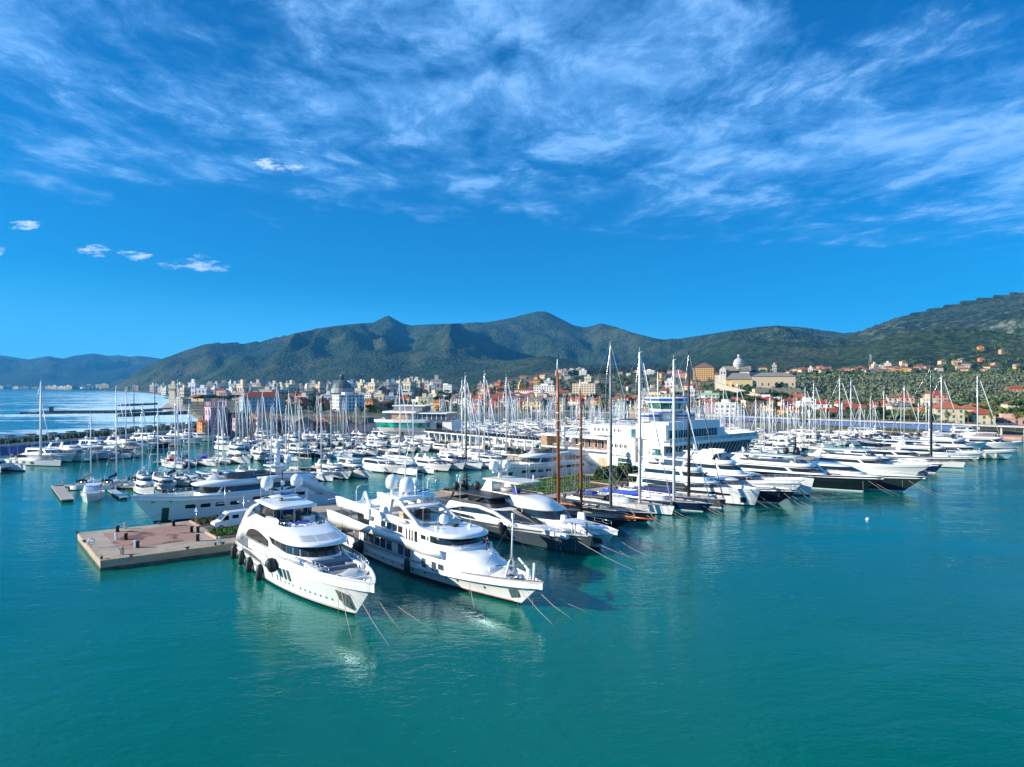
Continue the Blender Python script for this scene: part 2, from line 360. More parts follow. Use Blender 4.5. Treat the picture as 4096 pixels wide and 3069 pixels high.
# ------------------------------------------------------------------ water
def water_mat(name, body, rough, waves, foam=False):
    m = bpy.data.materials.new(name); m.use_nodes = True; g = NG(m.node_tree); g.n.clear()
    geo = g.node('ShaderNodeNewGeometry').outputs['Position']
    di = g.node('ShaderNodeBsdfDiffuse'); gl = g.node('ShaderNodeBsdfGlossy'); gl.inputs['Roughness'].default_value = rough; gl.inputs['Color'].default_value = (.62, .96, 1, 1)
    fr = g.node('ShaderNodeFresnel'); fr.inputs['IOR'].default_value = 1.333; mx = g.node('ShaderNodeMixShader'); ou = g.node('ShaderNodeOutputMaterial')
    g.l.new(fr.outputs[0], mx.inputs[0]); g.l.new(di.outputs[0], mx.inputs[1]); g.l.new(gl.outputs[0], mx.inputs[2]); g.l.new(mx.outputs[0], ou.inputs[0])
    n0 = g.noise(geo, 1/55, 3, .5)
    colr = g.mix(g.ramp(n0, .3, .7), tuple(body[0])+(1,), tuple(body[1])+(1,))
    h = None
    for sc_, sx, sy, dist, amp in waves:
        n_ = g.noise(g.scale(geo, sx, sy, 1), sc_, 3, .55, dist)
        t_ = g.math('MULTIPLY', n_, amp); h = t_ if h is None else g.math('ADD', h, t_)
    bu = g.node('ShaderNodeBump'); bu.inputs['Strength'].default_value = 1.0; bu.inputs['Distance'].default_value = 1.0
    if foam:
        at = g.node('ShaderNodeAttribute', attribute_name='surf'); sp = g.node('ShaderNodeSeparateColor'); g.l.new(at.outputs['Color'], sp.inputs[0])
        fx = g.noise(g.scale(geo, .35, 1.0, 1), 1/13, 6, .68, .8)
        fy = g.noise(g.scale(geo, .22, 1.0, 1), 1/60, 4, .55, .5)
        fm = g.math('ADD', g.math('MULTIPLY', fx, .75), g.math('MULTIPLY', fy, .6))
        thr = g.math('SUBTRACT', 1.02, g.math('MULTIPLY', sp.outputs[0], .49))
        fo = g.ramp(fm, thr, g.math('ADD', thr, .10))
        fo = g.math('MULTIPLY', fo, .9)
        colr = g.mix(fo, colr, (.72, .76, .80, 1))
        g.l.new(g.math('MULTIPLY_ADD', fo, .6, rough), gl.inputs['Roughness'])
        h = g.math('ADD', h, g.math('MULTIPLY', fo, .25))
    g.l.new(colr, di.inputs['Color']); h = g.math('MULTIPLY', h, g.ramp(g.noise(g.scale(geo, 1, 2.2, 1), 1/38, 3, .6, .4), .3, .7, .45, 1.35))      # calmer and rougher patches
    g.l.new(h, bu.inputs['Height'])
    for q in (fr, gl, di): g.l.new(bu.outputs[0], q.inputs['Normal'])
    return m
HARB = water_mat('harbour_water', ((.0003, .105, .080), (.0003, .128, .090)), .025, [(.16, 1, 1.6, .3, .10), (.75, .8, 1.5, .4, .07), (2.6, .8, 1.3, .3, .022)])
SEA = water_mat('sea_water', ((.006, .10, .125), (.012, .15, .16)), .12, [(.03, .5, 1.6, .3, 1.3), (.12, .6, 1.5, .5, .55), (.5, 1, 1, .3, .12)], True)
BRK = [(-420, 120), (-300, 170), (-196, 215), (-170, 239), (-158, 280), (-147, 330), (-141, 395), (-140, 480), (-180, 700)]      # line of the sea wall
mb = MB()
hp = [(-420, -60), (1200, -60), (1200, 620), (-138, 620)]+[(x+3, y) for x, y in BRK[::-1]]
mb.add([(x, y, 0) for x, y in hp], [tuple(range(len(hp)))])
tag(mb.build('water', HARB, recalc=False), 'calm green-blue harbour water', None, None, 'structure')
mb = MB(); att = []
ys = [100+i*12 for i in range(100)]+[1300+i*60 for i in range(60)]+[4900+i*700 for i in range(40)]
xs_n = 60
for y in ys:
    xr = interp([(b_[1], b_[0]) for b_ in BRK], y) if y < 700 else lerp(-180, (560-CX)/F*y, sstep(700, 1500, y)) if y < 1500 else (760-CX)/F*y
    xr = xr+3
    for i in range(xs_n):
        t = i/(xs_n-1); x = xr-(1-t)**2*(400+y*1.2)
        u = CX+F*x/y; sh = interp(SHORE, u)
        dist = min((sh-y)/900.0, 5) if y < sh else 0
        s_ = 0.64+0.36*sstep(0, 650, u)*(1-sstep(1200, 4600, y))
        s_ *= sstep(7000, 2500, y)
        mb.v.append((x, y, 0)); att.append((max(0.05, s_), 0, 0, 1))
for j in range(len(ys)-1):
    for i in range(xs_n-1):
        a = j*xs_n+i; mb.f.append((a, a+1, a+xs_n+1, a+xs_n)); mb.m.append(0); mb.s.append(True)
o = mb.build('sea', SEA); tag(o, 'open sea with white surf rolling to the beach', None, None, 'structure')
ca = o.data.color_attributes.new('surf', 'FLOAT_COLOR', 'POINT'); ca.data.foreach_set('color', [c for a_ in att for c in a_])
# ------------------------------------------------------------------ quays   (a along the main pier, b towards the land side)
PC = Vector((-40.3, 101.7, 0)); PV = Vector((.755, .656, 0)); NV = Vector((-.656, .755, 0)); PANG = math.atan2(.656, .755)
def Q(a, b, z=1.3): p = PC+PV*a+NV*b; return Vector((p.x, p.y, z))
def paving(name, c1, c2, patch=None, rough=.85, seam=2.0):
    m = bpy.data.materials.new(name); m.use_nodes = True; g = NG(m.node_tree); b = g.n['Principled BSDF']; b.inputs['Roughness'].default_value = rough
    t = g.node('ShaderNodeTexCoord').outputs['Object']
    n1 = g.noise(t, .35, 6, .65); n2 = g.noise(t, 3.0, 4, .6)
    c = g.mix(g.ramp(g.math('ADD', g.math('MULTIPLY', n1, .7), g.math('MULTIPLY', n2, .3)), .36, .64), tuple(c1)+(1,), tuple(c2)+(1,))
    if patch: c = g.mix(g.ramp(g.noise(t, .22, 5, .7, .6), .5, .56), c, tuple(patch)+(1,))
    g.l.new(c, b.inputs['Base Color']); return m
PAVE = paving('pier_paving', (.30, .235, .175), (.42, .335, .255))
PAVER = paving('brick_plaza', (.30, .165, .115), (.36, .215, .155), (.15, .062, .042))
PCONC = paving('quay_concrete', (.33, .255, .18), (.44, .35, .25))
ASPH = paving('asphalt', (.045, .045, .047), (.07, .068, .066))
REDPAVE = paving('reddish_walk', (.40, .22, .16), (.50, .30, .22))
PAINTW = mat('road_paint', (.62, .62, .6), .7, var=.2)
PAINTY = mat('yellow_paint', (.52, .36, .03), .7, var=.25)
GRASS = mat('grass_blades', (.045, .13, .012), .9, var=.5, vscale=1.2)
def sheet(name, poly, z, m, label, thick=.05):
    mb = MB(); mb.prism([(p.x, p.y) for p in poly], z-thick, z, 0)
    return tag(mb.build(name, m), label, None, None, 'structure')
A_ = Vector((-67.3, 109.2, 0)); B_ = Vector((-53.6, 91.8, 0))
pier = [B_, Q(0, 0), Q(246, -2), Q(246, 5), Q(157, 8), Q(157, 30), Q(141, 30), Q(141, 190), Q(113, 196), Q(113, 26), Q(60, 22.5), Q(0, 22.5), A_]
mb = MB(); mb.prism([(p.x, p.y) for p in pier], -2.5, 1.3, 0, 1)
tag(mb.build('pier', [PCONC, PAVE]), 'concrete pier with tan paving', None, None, 'structure')
mb = MB()
for i in range(len(pier)):
    a, b = pier[i], pier[(i+1) % len(pier)]; t = (b-a).normalized(); o_ = Vector((t.y, -t.x, 0))*.03
    mb.add([(a.x+o_.x, a.y+o_.y, -.5), (b.x+o_.x, b.y+o_.y, -.5), (b.x+o_.x, b.y+o_.y, .34), (a.x+o_.x, a.y+o_.y, .34)], [(0, 1, 2, 3)])
tag(mb.build('quay_tide_line', mat('wet_weed', (.055, .06, .035), .5, var=.5, vscale=.8)), 'dark weedy tide line round the pier walls', None, None, 'structure')
JNT = mat('joint', (.16, .13, .10), .9); mb = MB()
for k in range(-3, 60):
    for a0, a1, b0, b1 in ((k*4.1, k*4.1+.06, -.0 if k > -1 else 1.4, 3.2), (k*4.1, k*4.1+.06, 20.3 if k < 14 else 21.5, 22.3 if k < 14 else 22.4)):
        q = [Q(a0, b0), Q(a1, b0), Q(a1, b1), Q(a0, b1)]; mb.add([(p.x, p.y, 1.303) for p in q], [(0, 1, 2, 3)])
tag(mb.build('paving_joint', JNT), 'dark joints across the pier paving', None, None, 'structure')
sheet('plaza', [Q(-13.2, 6.0), Q(-2.2, 6.6), Q(-.6, 20), Q(-12.6, 20.2)], 1.304, PAVER, 'reddish brick paved square with a wet patch', .003)
mb = MB()
for i in range(24):
    a0, a1 = -16.2+i*.72, -15.5+i*.72
    p0, p1 = B_.lerp(Q(0, 0), i/24), B_.lerp(Q(0, 0), (i+.95)/24); off = Vector((-.5, .8, 0)).normalized()
    mb.add([(p0.x+off.x*.12, p0.y+off.y*.12, 1.308), (p1.x+off.x*.12, p1.y+off.y*.12, 1.308), (p1.x+off.x*.42, p1.y+off.y*.42, 1.308), (p0.x+off.x*.42, p0.y+off.y*.42, 1.308)], [(0, 1, 2, 3)])
tag(mb.build('pier_edge_stripe', PAINTY), 'worn yellow stripe along the pier edge', None, None, 'structure')
sheet('road', [Q(.6, 10.8), Q(7.5, 10.8), Q(9, 3.4), Q(112, 3.4), Q(112, 13), Q(60, 15.5), Q(9, 15.2), Q(.6, 15.0)], 1.305, ASPH, 'dark asphalt road and parking bays on the pier', .003)
mb = MB()
for k in range(33):
    a = 12+k*2.6
    if 84 < a < 92: continue
    p0, p1 = Q(a, 3.9), Q(a-.5, 8.4); w = PV*.07
    mb.add([(p0.x-w.x, p0.y-w.y, 1.312), (p0.x+w.x, p0.y+w.y, 1.312), (p1.x+w.x, p1.y+w.y, 1.312), (p1.x-w.x, p1.y-w.y, 1.312)], [(0, 1, 2, 3)])
    if a < 58:
        p0, p1 = Q(a, 11.2), Q(a+.4, 14.6)
        mb.add([(p0.x-w.x, p0.y-w.y, 1.312), (p0.x+w.x, p0.y+w.y, 1.312), (p1.x+w.x, p1.y+w.y, 1.312), (p1.x-w.x, p1.y-w.y, 1.312)], [(0, 1, 2, 3)])
tag(mb.build('road_marking', PAINTW), 'white parking bay lines', None, None, 'structure')
# lawns: a kerbed bed with a tufted sheet each
def lawn(pts, z, label, kerb=.22, tuft=1.0, dens=16, colm=None):
    k = MB(); n = len(pts); c = sum(pts, Vector())/n
    inner = [p+(c-p).normalized()*.35 for p in pts]
    b = 0
    vs_ = [(p.x, p.y, z) for p in pts]+[(p.x, p.y, z+kerb) for p in pts]+[(p.x, p.y, z+kerb) for p in inner]+[(p.x, p.y, z+kerb-.06) for p in inner]
    fs = []
    for r_ in range(3):
        for i in range(n): j = (i+1) % n; fs.append((r_*n+i, r_*n+j, (r_+1)*n+j, (r_+1)*n+i))
    k.add(vs_, fs)
    tag(k.build('kerb', REDPAVE, recalc=True), 'low kerb round the '+label, None, None, 'structure')
    rnd = random.Random(int(abs(c.x)*100)); mb = MB()
    mb.add([(p.x, p.y, z+kerb-.05) for p in inner], [tuple(range(n))])
    xs_ = [p.x for p in inner]; ys_ = [p.y for p in inner]
    def inside(x, y):
        r_ = False; j = n-1
        for i in range(n):
            if (inner[i].y > y) != (inner[j].y > y) and x < (inner[j].x-inner[i].x)*(y-inner[i].y)/(inner[j].y-inner[i].y)+inner[i].x: r_ = not r_
            j = i
        return r_
    area = (max(xs_)-min(xs_))*(max(ys_)-min(ys_))
    for _ in range(int(area*dens)):
        x, y = rnd.uniform(min(xs_), max(xs_)), rnd.uniform(min(ys_), max(ys_))
        if not inside(x, y): continue
        h = rnd.uniform(.08, .28)*tuft*(1.6 if fbm(x/1.5, y/1.5, 2) > .25 else 1); a = rnd.uniform(0, 6.28); w = rnd.uniform(.08, .2)
        dx_, dy_ = math.cos(a)*w, math.sin(a)*w
        mb.add([(x-dx_, y-dy_, z+kerb-.06), (x+dx_, y+dy_, z+kerb-.06), (x+rnd.uniform(-.1, .1), y+rnd.uniform(-.1, .1), z+kerb+h)], [(0, 1, 2)])
    tag(mb.build('grass', colm or GRASS), label, None, None, 'stuff')
SCRUB = mat('dry_scrub', (.075, .085, .03), .95, var=.6, vscale=1.0)
lawn([Q(.2, 15.7), Q(8.2, 15.9), Q(8.2, 21.6), Q(.4, 21.6)], 1.3, 'rough grass bed beside the white van', .25, 1.8, 22, SCRUB)
lawn([Q(-.8, 4.6), Q(6.6, 3.8), Q(6.6, 10.3), Q(-.6, 10.4)], 1.3, 'bright green lawn in front of the white van', .3, 1.3, 26)
lawn([Q(53, 17.2), Q(63, 17.2), Q(63, 22), Q(52, 22)], 1.3, 'rough green bed by the parking rail', .25, 2.6, 18, SCRUB)
lawn([Q(66, 14), Q(95, 13.6), Q(95, 21), Q(72, 21)], 1.3, 'long lawn in front of the moored white yacht', .25, 1, 12)
lawn([Q(66, 4.5), Q(84, 4.2), Q(85, 11), Q(66, 11.5)], 1.3, 'lawn behind the black sailing yacht stern', .25, 1, 12)
lawn([Q(87, 4.5), Q(93, 4.2), Q(93, 10.5), Q(87, 10.5)], 1.3, 'small lawn by the clay planters', .25, 1, 12)
# castle quay, waterfront viaduct quay
mb = MB(); mb.prism([(-152, 314), (-62, 319), (-60, 330), (-40, 345), (-40, 430), (-170, 430)], -2.5, 1.5, 0, 1)
tag(mb.build('quay', [paving('dark_quay', (.12, .10, .085), (.18, .15, .12)), ASPH]), 'dark stone quay under the castle houses', None, None, 'structure')
VA, VB = WD(2860, 437), WD(3720, 336)
mb = MB(); vd = (WD(4300, 303)-VA).normalized(); vn = Vector((-vd.y, vd.x, 0))
if vn.y < 0: vn = -vn
mb.prism([((VA+vd*t+vn*o_).x, (VA+vd*t+vn*o_).y) for t, o_ in ((-60, -6), (210, -6), (210, 45), (-60, 45))], -2.5, 1.4, 0, 1)
tag(mb.build('quay', [REDPAVE, REDPAVE]), 'reddish quay below the blue waterfront wall', None, None, 'structure')
BLUEW = mat('blue_panel', (.018, .07, .25), .5, var=.25, vscale=.4)
PALEC = mat('pale_concrete', (.40, .39, .37), .8, var=.12, vscale=.6)
# sea wall on the left: blue panels with buttresses, planted top, rocks on the sea side
def along(pts, step):
    out = []; acc = 0
    for a, b in zip(pts, pts[1:]):
        L = (b-a).length; k = acc
        while k < L: out.append((a+(b-a)*(k/L), (b-a).normalized())); k += step
        acc = k-L
    return out
BW = [Vector((x, y, 0)) for x, y in BRK[1:7]]
sw = empty('sea_wall', BW[2], 0, 'long sea wall with blue panels on its harbour side', 'sea wall')
def loc_(p): return (p.x-BW[2].x, p.y-BW[2].y)
mb = MB(); bl = MB(); ri = MB(); tp = MB()
def nrm(i):
    a = BW[max(i-1, 0)]; b = BW[min(i+1, len(BW)-1)]; t = (b-a).normalized(); return Vector((-t.y, t.x, 0))      # seaward
rings = []
for i, p in enumerate(BW):
    n_ = nrm(i); r_ = []
    for o_, z in ((0, -1), (0, 4.0), (.6, 4.1), (.7, 4.5), (9.5, 4.5), (9.6, 6.2), (10.8, 6.2), (11.2, -1)):
        q = p+n_*o_; x, y = loc_(q); r_.append((x, y, z))
    rings.append(r_)
mb.loft(rings, 0, False, False); wall_o = mb.build('wall', PALEC, sw, recalc=True)
for p, t in along(BW, 5.2):
    n_ = Vector((-t.y, t.x, 0)); q = p-n_*.12+t*2.6; x, y = loc_(q); bl.box((x, y, 2.2), (4.6, .12, 3.0), 0, math.atan2(t.y, t.x))
    q = p-n_*.25; x, y = loc_(q); ri.box((x, y, 2.0), (.35, .5, 4.2), 0, math.atan2(t.y, t.x))
bl.build('blue_panelling', BLUEW, sw); ri.build('buttress_rhythm', PALEC, sw)
rnd = random.Random(5); hedge = MB()
for p, t in along(BW, .55):
    n_ = Vector((-t.y, t.x, 0))
    for _ in range(11):
        q = p+n_*rnd.uniform(1.2, 8.5)+t*rnd.uniform(-.4, .4); x, y = q.x, q.y; h = rnd.uniform(.5, 1.7)*(1 if fbm(x/9, y/9, 2) > -.25 else .4); w = rnd.uniform(.3, .7); a = rnd.uniform(0, 3.2)
        dx_, dy_ = math.cos(a)*w, math.sin(a)*w
        hedge.add([(x-dx_, y-dy_, 4.4), (x+dx_, y+dy_, 4.4), (x+dx_*.6, y+dy_*.6, 4.4+h), (x-dx_*.7, y-dy_*.7, 4.4+h*.9)], [(0, 1, 2, 3)])
tag(hedge.build('hedge', mat('hedge_leaves', (.050, .075, .020), .9, var=.6, vscale=.35)), 'scrubby planting along the top of the sea wall', None, None, 'stuff')
CRATE = mat('dark_block', (.10, .115, .12), .85, var=.2)
k = 0
for p, t in along(BW[2:6], 8.4):
    n_ = Vector((-t.y, t.x, 0)); q = p+n_*11.6
    m_ = MB(); m_.box((0, 0, .9), (3.4, 1.4, 1.9)); m_.box((0, 0, 1.95), (3.7, 1.6, .2)); k += 1
    if k == 1: blk0 = m_.build('parapet_block', CRATE, None, (q.x, q.y, 4.6), math.atan2(t.y, t.x)); blk = blk0
    else: blk = blk0.copy(); COL.objects.link(blk); blk.location = (q.x, q.y, 4.6); blk.rotation_euler = (0, 0, math.atan2(t.y, t.x))
    tag(blk, f'dark concrete parapet block, {ordinal(k)} along the sea wall from the near end', 'block', 'parapet blocks along the sea wall')
ROCK = mat('pale_rock', (.38, .36, .33), .9, var=.3, vscale=.5)
def rock_field(name, pts, n, zr, size, label, m_=ROCK, seed=3):
    rnd = random.Random(seed); mb = MB()
    for _ in range(n):
        i = rnd.randrange(len(pts)-1); p = pts[i].lerp(pts[i+1], rnd.random()); t = (pts[i+1]-pts[i]).normalized(); n_ = Vector((-t.y, t.x, 0))
        o_ = rnd.uniform(0, 1); q = p+n_*(o_*zr[2]); s = rnd.uniform(*size); z = lerp(zr[0], zr[1], o_)
        vs_ = []
        for dz_ in (-1, 1):
            for a in range(4):
                an = a*1.571+rnd.uniform(-.4, .4); rr = s*rnd.uniform(.6, 1.1); vs_.append((q.x+math.cos(an)*rr, q.y+math.sin(an)*rr, z+dz_*s*rnd.uniform(.35, .6)))
        mb.add(vs_, [(3, 2, 1, 0), (4, 5, 6, 7), (0, 1, 5, 4), (1, 2, 6, 5), (2, 3, 7, 6), (3, 0, 4, 7)])
    return tag(mb.build(name, m_), label, None, None, 'stuff')
rock_field('boulders', [b+nrm(i)*11 for i, b in enumerate(BW)], 1500, (4.4, -.3, 15), (.7, 1.7), 'pale boulders tipped on the sea side of the wall')
# groynes and the long jetty out in the surf
DROCK = mat('wet_rock', (.045, .045, .042), .7, var=.4, vscale=.3)
J0, J1, J2 = W(150, 1654, 0), W(480, 1652, 0), W(700, 1640, 0)
jet = empty('stone_jetty', J0, 0, 'long dark stone jetty reaching out into the surf', 'jetty')
mb = MB(); rl = MB()
for a, b in ((J0, J1), (J1, J2)):
    t = (b-a).normalized(); n_ = Vector((-t.y, t.x, 0)); c_ = (a+b)/2-J0; mb.box((c_.x, c_.y, .7), ((b-a).length, 4, 1.6), 0, math.atan2(t.y, t.x))
    c_ += n_*3; mb.box((c_.x, c_.y, 1.9), ((b-a).length, .8, .8), 0, math.atan2(t.y, t.x))
mb.build('wall', mat('dark_stone', (.06, .06, .058), .8, var=.3), jet)
mb = MB(); mb.box((11, 2, 3.4), (2.6, 2.4, 4.4)); mb.box((11, 2, 5.75), (3, 2.8, .3)); mb.build('hut', BLACKH, jet)
rock_field('boulders', [J0+Vector((-12, -3, 0)), J1+Vector((0, -4, 0))], 200, (.6, -.3, -7), (.8, 1.6), 'dark boulders at the foot of the jetty', DROCK, 8)
rock_field('boulders', [W(505, 1668, 0), W(600, 1662, 0), W(825, 1655, 0)], 420, (1.6, 1.0, 8), (1.2, 2.6), 'dark rock groyne in front of the beach', DROCK, 9)
rock_field('boulders', [W(500, 1625, 0), W(640, 1618, 0)], 130, (1.0, .5, 8), (1.4, 3.0), 'small dark reef in the surf beyond the jetty', DROCK, 10)
sheet('beach', [W(640, 1640, 0), W(690, 1655, 0), W(830, 1652, 0), W(900, 1640, 0), W(900, 1625, 0), W(700, 1612, 0), W(668, 1618, 0)], 1.2, mat('beach_sand', (.36, .31, .25), .95, var=.15, vscale=.1), 'grey sand beach beside the surf', 3)
# ------------------------------------------------------------------ buildings
def objcol_mat(name, pattern=None, rough=.85, var=.12, tile=False):
    m = bpy.data.materials.new(name); m.use_nodes = True; g = NG(m.node_tree); b = g.n['Principled BSDF']; b.inputs['Roughness'].default_value = rough; b.inputs['Specular IOR Level'].default_value = .25
    oi = g.node('ShaderNodeObjectInfo'); t = g.node('ShaderNodeTexCoord'); ob = t.outputs['Object']
    f = g.noise(ob, .5, 5, .65); f2 = g.math('MULTIPLY_ADD', f, var*2, 1-var)
    c = g.mix(1.0, oi.outputs['Color'], g.xyz(f2, f2, f2), 'MULTIPLY')
    if tile:
        f3 = g.noise(g.scale(ob, 2, 2, 6), 1.3, 3, .7); f4 = g.math('MULTIPLY_ADD', f3, .7, .65); c = g.mix(1.0, c, g.xyz(f4, f4, f4), 'MULTIPLY')
    if pattern:
        sp = g.node('ShaderNodeSeparateXYZ'); g.l.new(ob, sp.inputs[0]); sn = g.node('ShaderNodeSeparateXYZ'); g.l.new(t.outputs['Normal'], sn.inputs[0])
        px_, pz, wx, wz, balc = pattern
        isx = g.math('GREATER_THAN', g.math('ABSOLUTE', sn.outputs[0]), .5); isv = g.math('LESS_THAN', g.math('ABSOLUTE', sn.outputs[2]), .4)
        al = g.math('ADD', g.math('MULTIPLY', sp.outputs[1], isx), g.math('MULTIPLY', sp.outputs[0], g.math('SUBTRACT', 1.0, isx)))
        fx = g.math('FRACT', g.math('DIVIDE', al, px_)); fz = g.math('FRACT', g.math('DIVIDE', sp.outputs[2], pz))
        wm = g.math('MULTIPLY', g.math('MULTIPLY', g.math('LESS_THAN', g.math('ABSOLUTE', g.math('SUBTRACT', fx, .5)), wx/2), g.math('LESS_THAN', g.math('ABSOLUTE', g.math('SUBTRACT', fz, .55)), wz/2)), isv)
        c = g.mix(g.math('MULTIPLY', wm, .9), c, (.055, .06, .06, 1))
        if balc:
            bm_ = g.math('MULTIPLY', g.math('LESS_THAN', fz, .12), isv); c = g.mix(g.math('MULTIPLY', bm_, .6), c, (.7, .68, .64, 1))
    g.l.new(c, b.inputs['Base Color']); return m
WALLM = objcol_mat('render_wall')
WALLP = objcol_mat('render_wall_windowed', (2.9, 3.0, .36, .46, False))
WALLB = objcol_mat('block_wall_windowed', (3.4, 3.0, .52, .55, True))
ROOFM = objcol_mat('roof_tile', None, .9, .22, True)
SHUT = objcol_mat('shutter_paint', None, .6, .1)
STONEW = mat('grey_stone', (.36, .35, .32), .9, var=.15, vscale=.4)
def setc(o, c): o.color = tuple(c)+(1,); return o
def win_mb(w, h, pane=.06):
    mb = MB(); mb.bbox(-w/2, w/2, -.10, .02, 0, h, 0); return mb
def add_window(parent, x, y, z, w, h, face, m=GLASSB, name='window'):
    """face: 0=-y 1=+x 2=+y 3=-x ; sits 8 cm proud of the wall"""
    key = (round(w, 2), round(h, 2), m.name)
    if key not in WINS:
        mb = MB(); mb.bbox(-w/2, w/2, -.06, .10, 0, h, 0); mb.bbox(-w/2-.12, w/2+.12, -.14, .10, -.14, -.003, 1); WINS[key] = mb.mesh(name, [m, STONEW])
    o = bpy.data.objects.new(name, WINS[key]); COL.objects.link(o); o.parent = parent; reg(o, parent)
    o.location = (x, y, z); o.rotation_euler = (0, 0, face*math.pi/2); return o
WINS = {}
HOUSES = []
def hip(mb, w, d, z, h, o=.5, m=0, ridge=None):
    w, d = w/2+o, d/2+o
    if w >= d: r_ = w-d*(.9 if ridge is None else ridge); rg = [(-r_, 0, z+h), (r_, 0, z+h)]
    else: r_ = d-w*(.9 if ridge is None else ridge); rg = [(0, -r_, z+h), (0, r_, z+h)]
    v = [(-w, -d, z), (w, -d, z), (w, d, z), (-w, d, z)]+rg
    if w >= d: fs = [(0, 1, 5, 4), (1, 2, 5), (2, 3, 4, 5), (3, 0, 4)]
    else: fs = [(0, 1, 4), (1, 2, 5, 4), (2, 3, 5), (3, 0, 4, 5)]
    mb.add(v, fs+[(3, 2, 1, 0)], m)
    return mb
def gable(mb, w, d, z, h, o=.5, m=0, along_x=True):
    W2, D2 = w/2+o, d/2+o
    if along_x: v = [(-W2, -D2, z), (W2, -D2, z), (W2, D2, z), (-W2, D2, z), (-W2, 0, z+h), (W2, 0, z+h)]; fs = [(0, 1, 5, 4), (2, 3, 4, 5), (1, 2, 5), (3, 0, 4)]
    else: v = [(-W2, -D2, z), (W2, -D2, z), (W2, D2, z), (-W2, D2, z), (0, -D2, z+h), (0, D2, z+h)]; fs = [(0, 1, 4), (1, 2, 5, 4), (2, 3, 5), (3, 0, 4, 5)]
    mb.add(v, fs+[(3, 2, 1, 0)], m); return mb
RED = (.30, .070, .035); RED2 = (.36, .11, .055); GREYR = (.17, .16, .145); BRN = (.20, .11, .07); DARKR = (.05, .05, .052)
CNAME = {RED: 'red', RED2: 'orange-red', GREYR: 'grey', BRN: 'brown', DARKR: 'dark slate'}
WCOL = {'cream': (.66, .54, .36), 'white': (.72, .70, .66), 'yellow': (.66, .44, .14), 'ochre': (.62, .33, .08), 'orange': (.62, .25, .08), 'pink': (.62, .34, .26), 'salmon': (.60, .28, .19), 'beige': (.50, .43, .33), 'grey': (.38, .37, .35), 'shaded blue': (.33, .44, .48), 'pale green': (.40, .50, .40), 'terracotta': (.40, .15, .09), 'mauve': (.52, .34, .37)}
def house(loc, rz, w, d, h, wall, roof=RED, rtype='hip', rh=None, floors=None, windows=True, shutter=None, chimney=True, kind='house', label=None, parts_small=False):
    hs_ = empty('house' if kind == 'house' else 'apartment_block', loc, rz)
    fl = floors or max(1, int(round(h/3.1)))
    mb = MB(); mb.bbox(-w/2, w/2, -d/2, d/2, -3, h, 0)
    if rtype == 'gable' or rtype == 'gablef':
        rh = rh or min(w, d)*.26
        if rtype == 'gable': v = [(-w/2, -d/2, h), (-w/2, d/2, h), (-w/2, 0, h+rh*.95), (w/2, -d/2, h), (w/2, d/2, h), (w/2, 0, h+rh*.95)]
        else: v = [(-w/2, -d/2, h), (w/2, -d/2, h), (0, -d/2, h+rh*.95), (-w/2, d/2, h), (w/2, d/2, h), (0, d/2, h+rh*.95)]
        mb.add(v, [(0, 1, 2), (3, 4, 5)], 0)
    wo_ = mb.build('wall', WALLM if windows else (WALLB if kind != 'house' else WALLP), hs_); setc(wo_, WCOL[wall])
    rb = MB()
    if rtype == 'hip': hip(rb, w, d, h+.004, rh or min(w, d)*.25, .55)
    elif rtype == 'gable': gable(rb, w, d, h+.004, rh, .5, 0, True)
    elif rtype == 'gablef': gable(rb, w, d, h+.004, rh, .5, 0, False)
    else:
        rb.bbox(-w/2-.25, w/2+.25, -d/2-.25, d/2+.25, h+.004, h+.5)
        if w > 9: rb.bbox(-w*.2, w*.15, -d*.2, d*.25, h+.504, h+2.6)
    ro = rb.build('roof', ROOFM if rtype != 'flat' else WALLM, hs_); setc(ro, roof if rtype != 'flat' else tuple(min(.75, x*1.05) for x in WCOL[wall]))
    if chimney and rtype != 'flat':
        cb = MB(); cb.bbox(-.4, .4, -.35, .35, 0, 2.0); cb.bbox(-.5, .5, -.45, .45, 2.003, 2.2); c_ = cb.build('chimney', WALLM, ro); setc(c_, (.4, .25, .18)); c_.location = (w*.22, d*.12, h+.6)
    if windows:
        nx = max(2, int(w/3.0)); ny = max(1, int(d/3.4))
        for f in range(fl):
            z = f*h/fl+h/fl*.28; hh = h/fl*.5
            for i in range(nx): add_window(hs_, (i+.5)/nx*w-w/2, -d/2, z, 1.15, hh, 0, shutter or GLASSB)
            for i in range(ny): add_window(hs_, -w/2, (i+.5)/ny*d-d/2, z, 1.15, hh, 3, shutter or GLASSB)
    HOUSES.append((hs_, wall, roof, rtype, kind, label)); return hs_
def solve_d(u, v, d0=300.0):
    d = d0
    while d < 6000:
        if HV+(CH-ground_z(u, d))*F/d <= v and ground_z(u, d) > 0: return d
        d *= 1.006
    return d
TAKEN = []
def hbox(u0, u1, ve, vb, wall, roof=RED, rtype='hip', d=None, rz=-.35, depth=None, **k):
    uc = (u0+u1)/2; d = d or solve_d(uc, vb); w = (u1-u0)*d/F; h = (vb-ve)*d/F; z = ZV(vb, d)
    dep = depth or min(w, 13); p = WD(uc, d+dep/2, z)
    TAKEN.append((p.x, p.y, max(w, dep)*.6)); k.setdefault('windows', d < 700)
    return house(p, rz, w, dep, h, wall, roof, rtype, **k)
GSH = mat('green_shutter', (.02, .16, .10), .6)
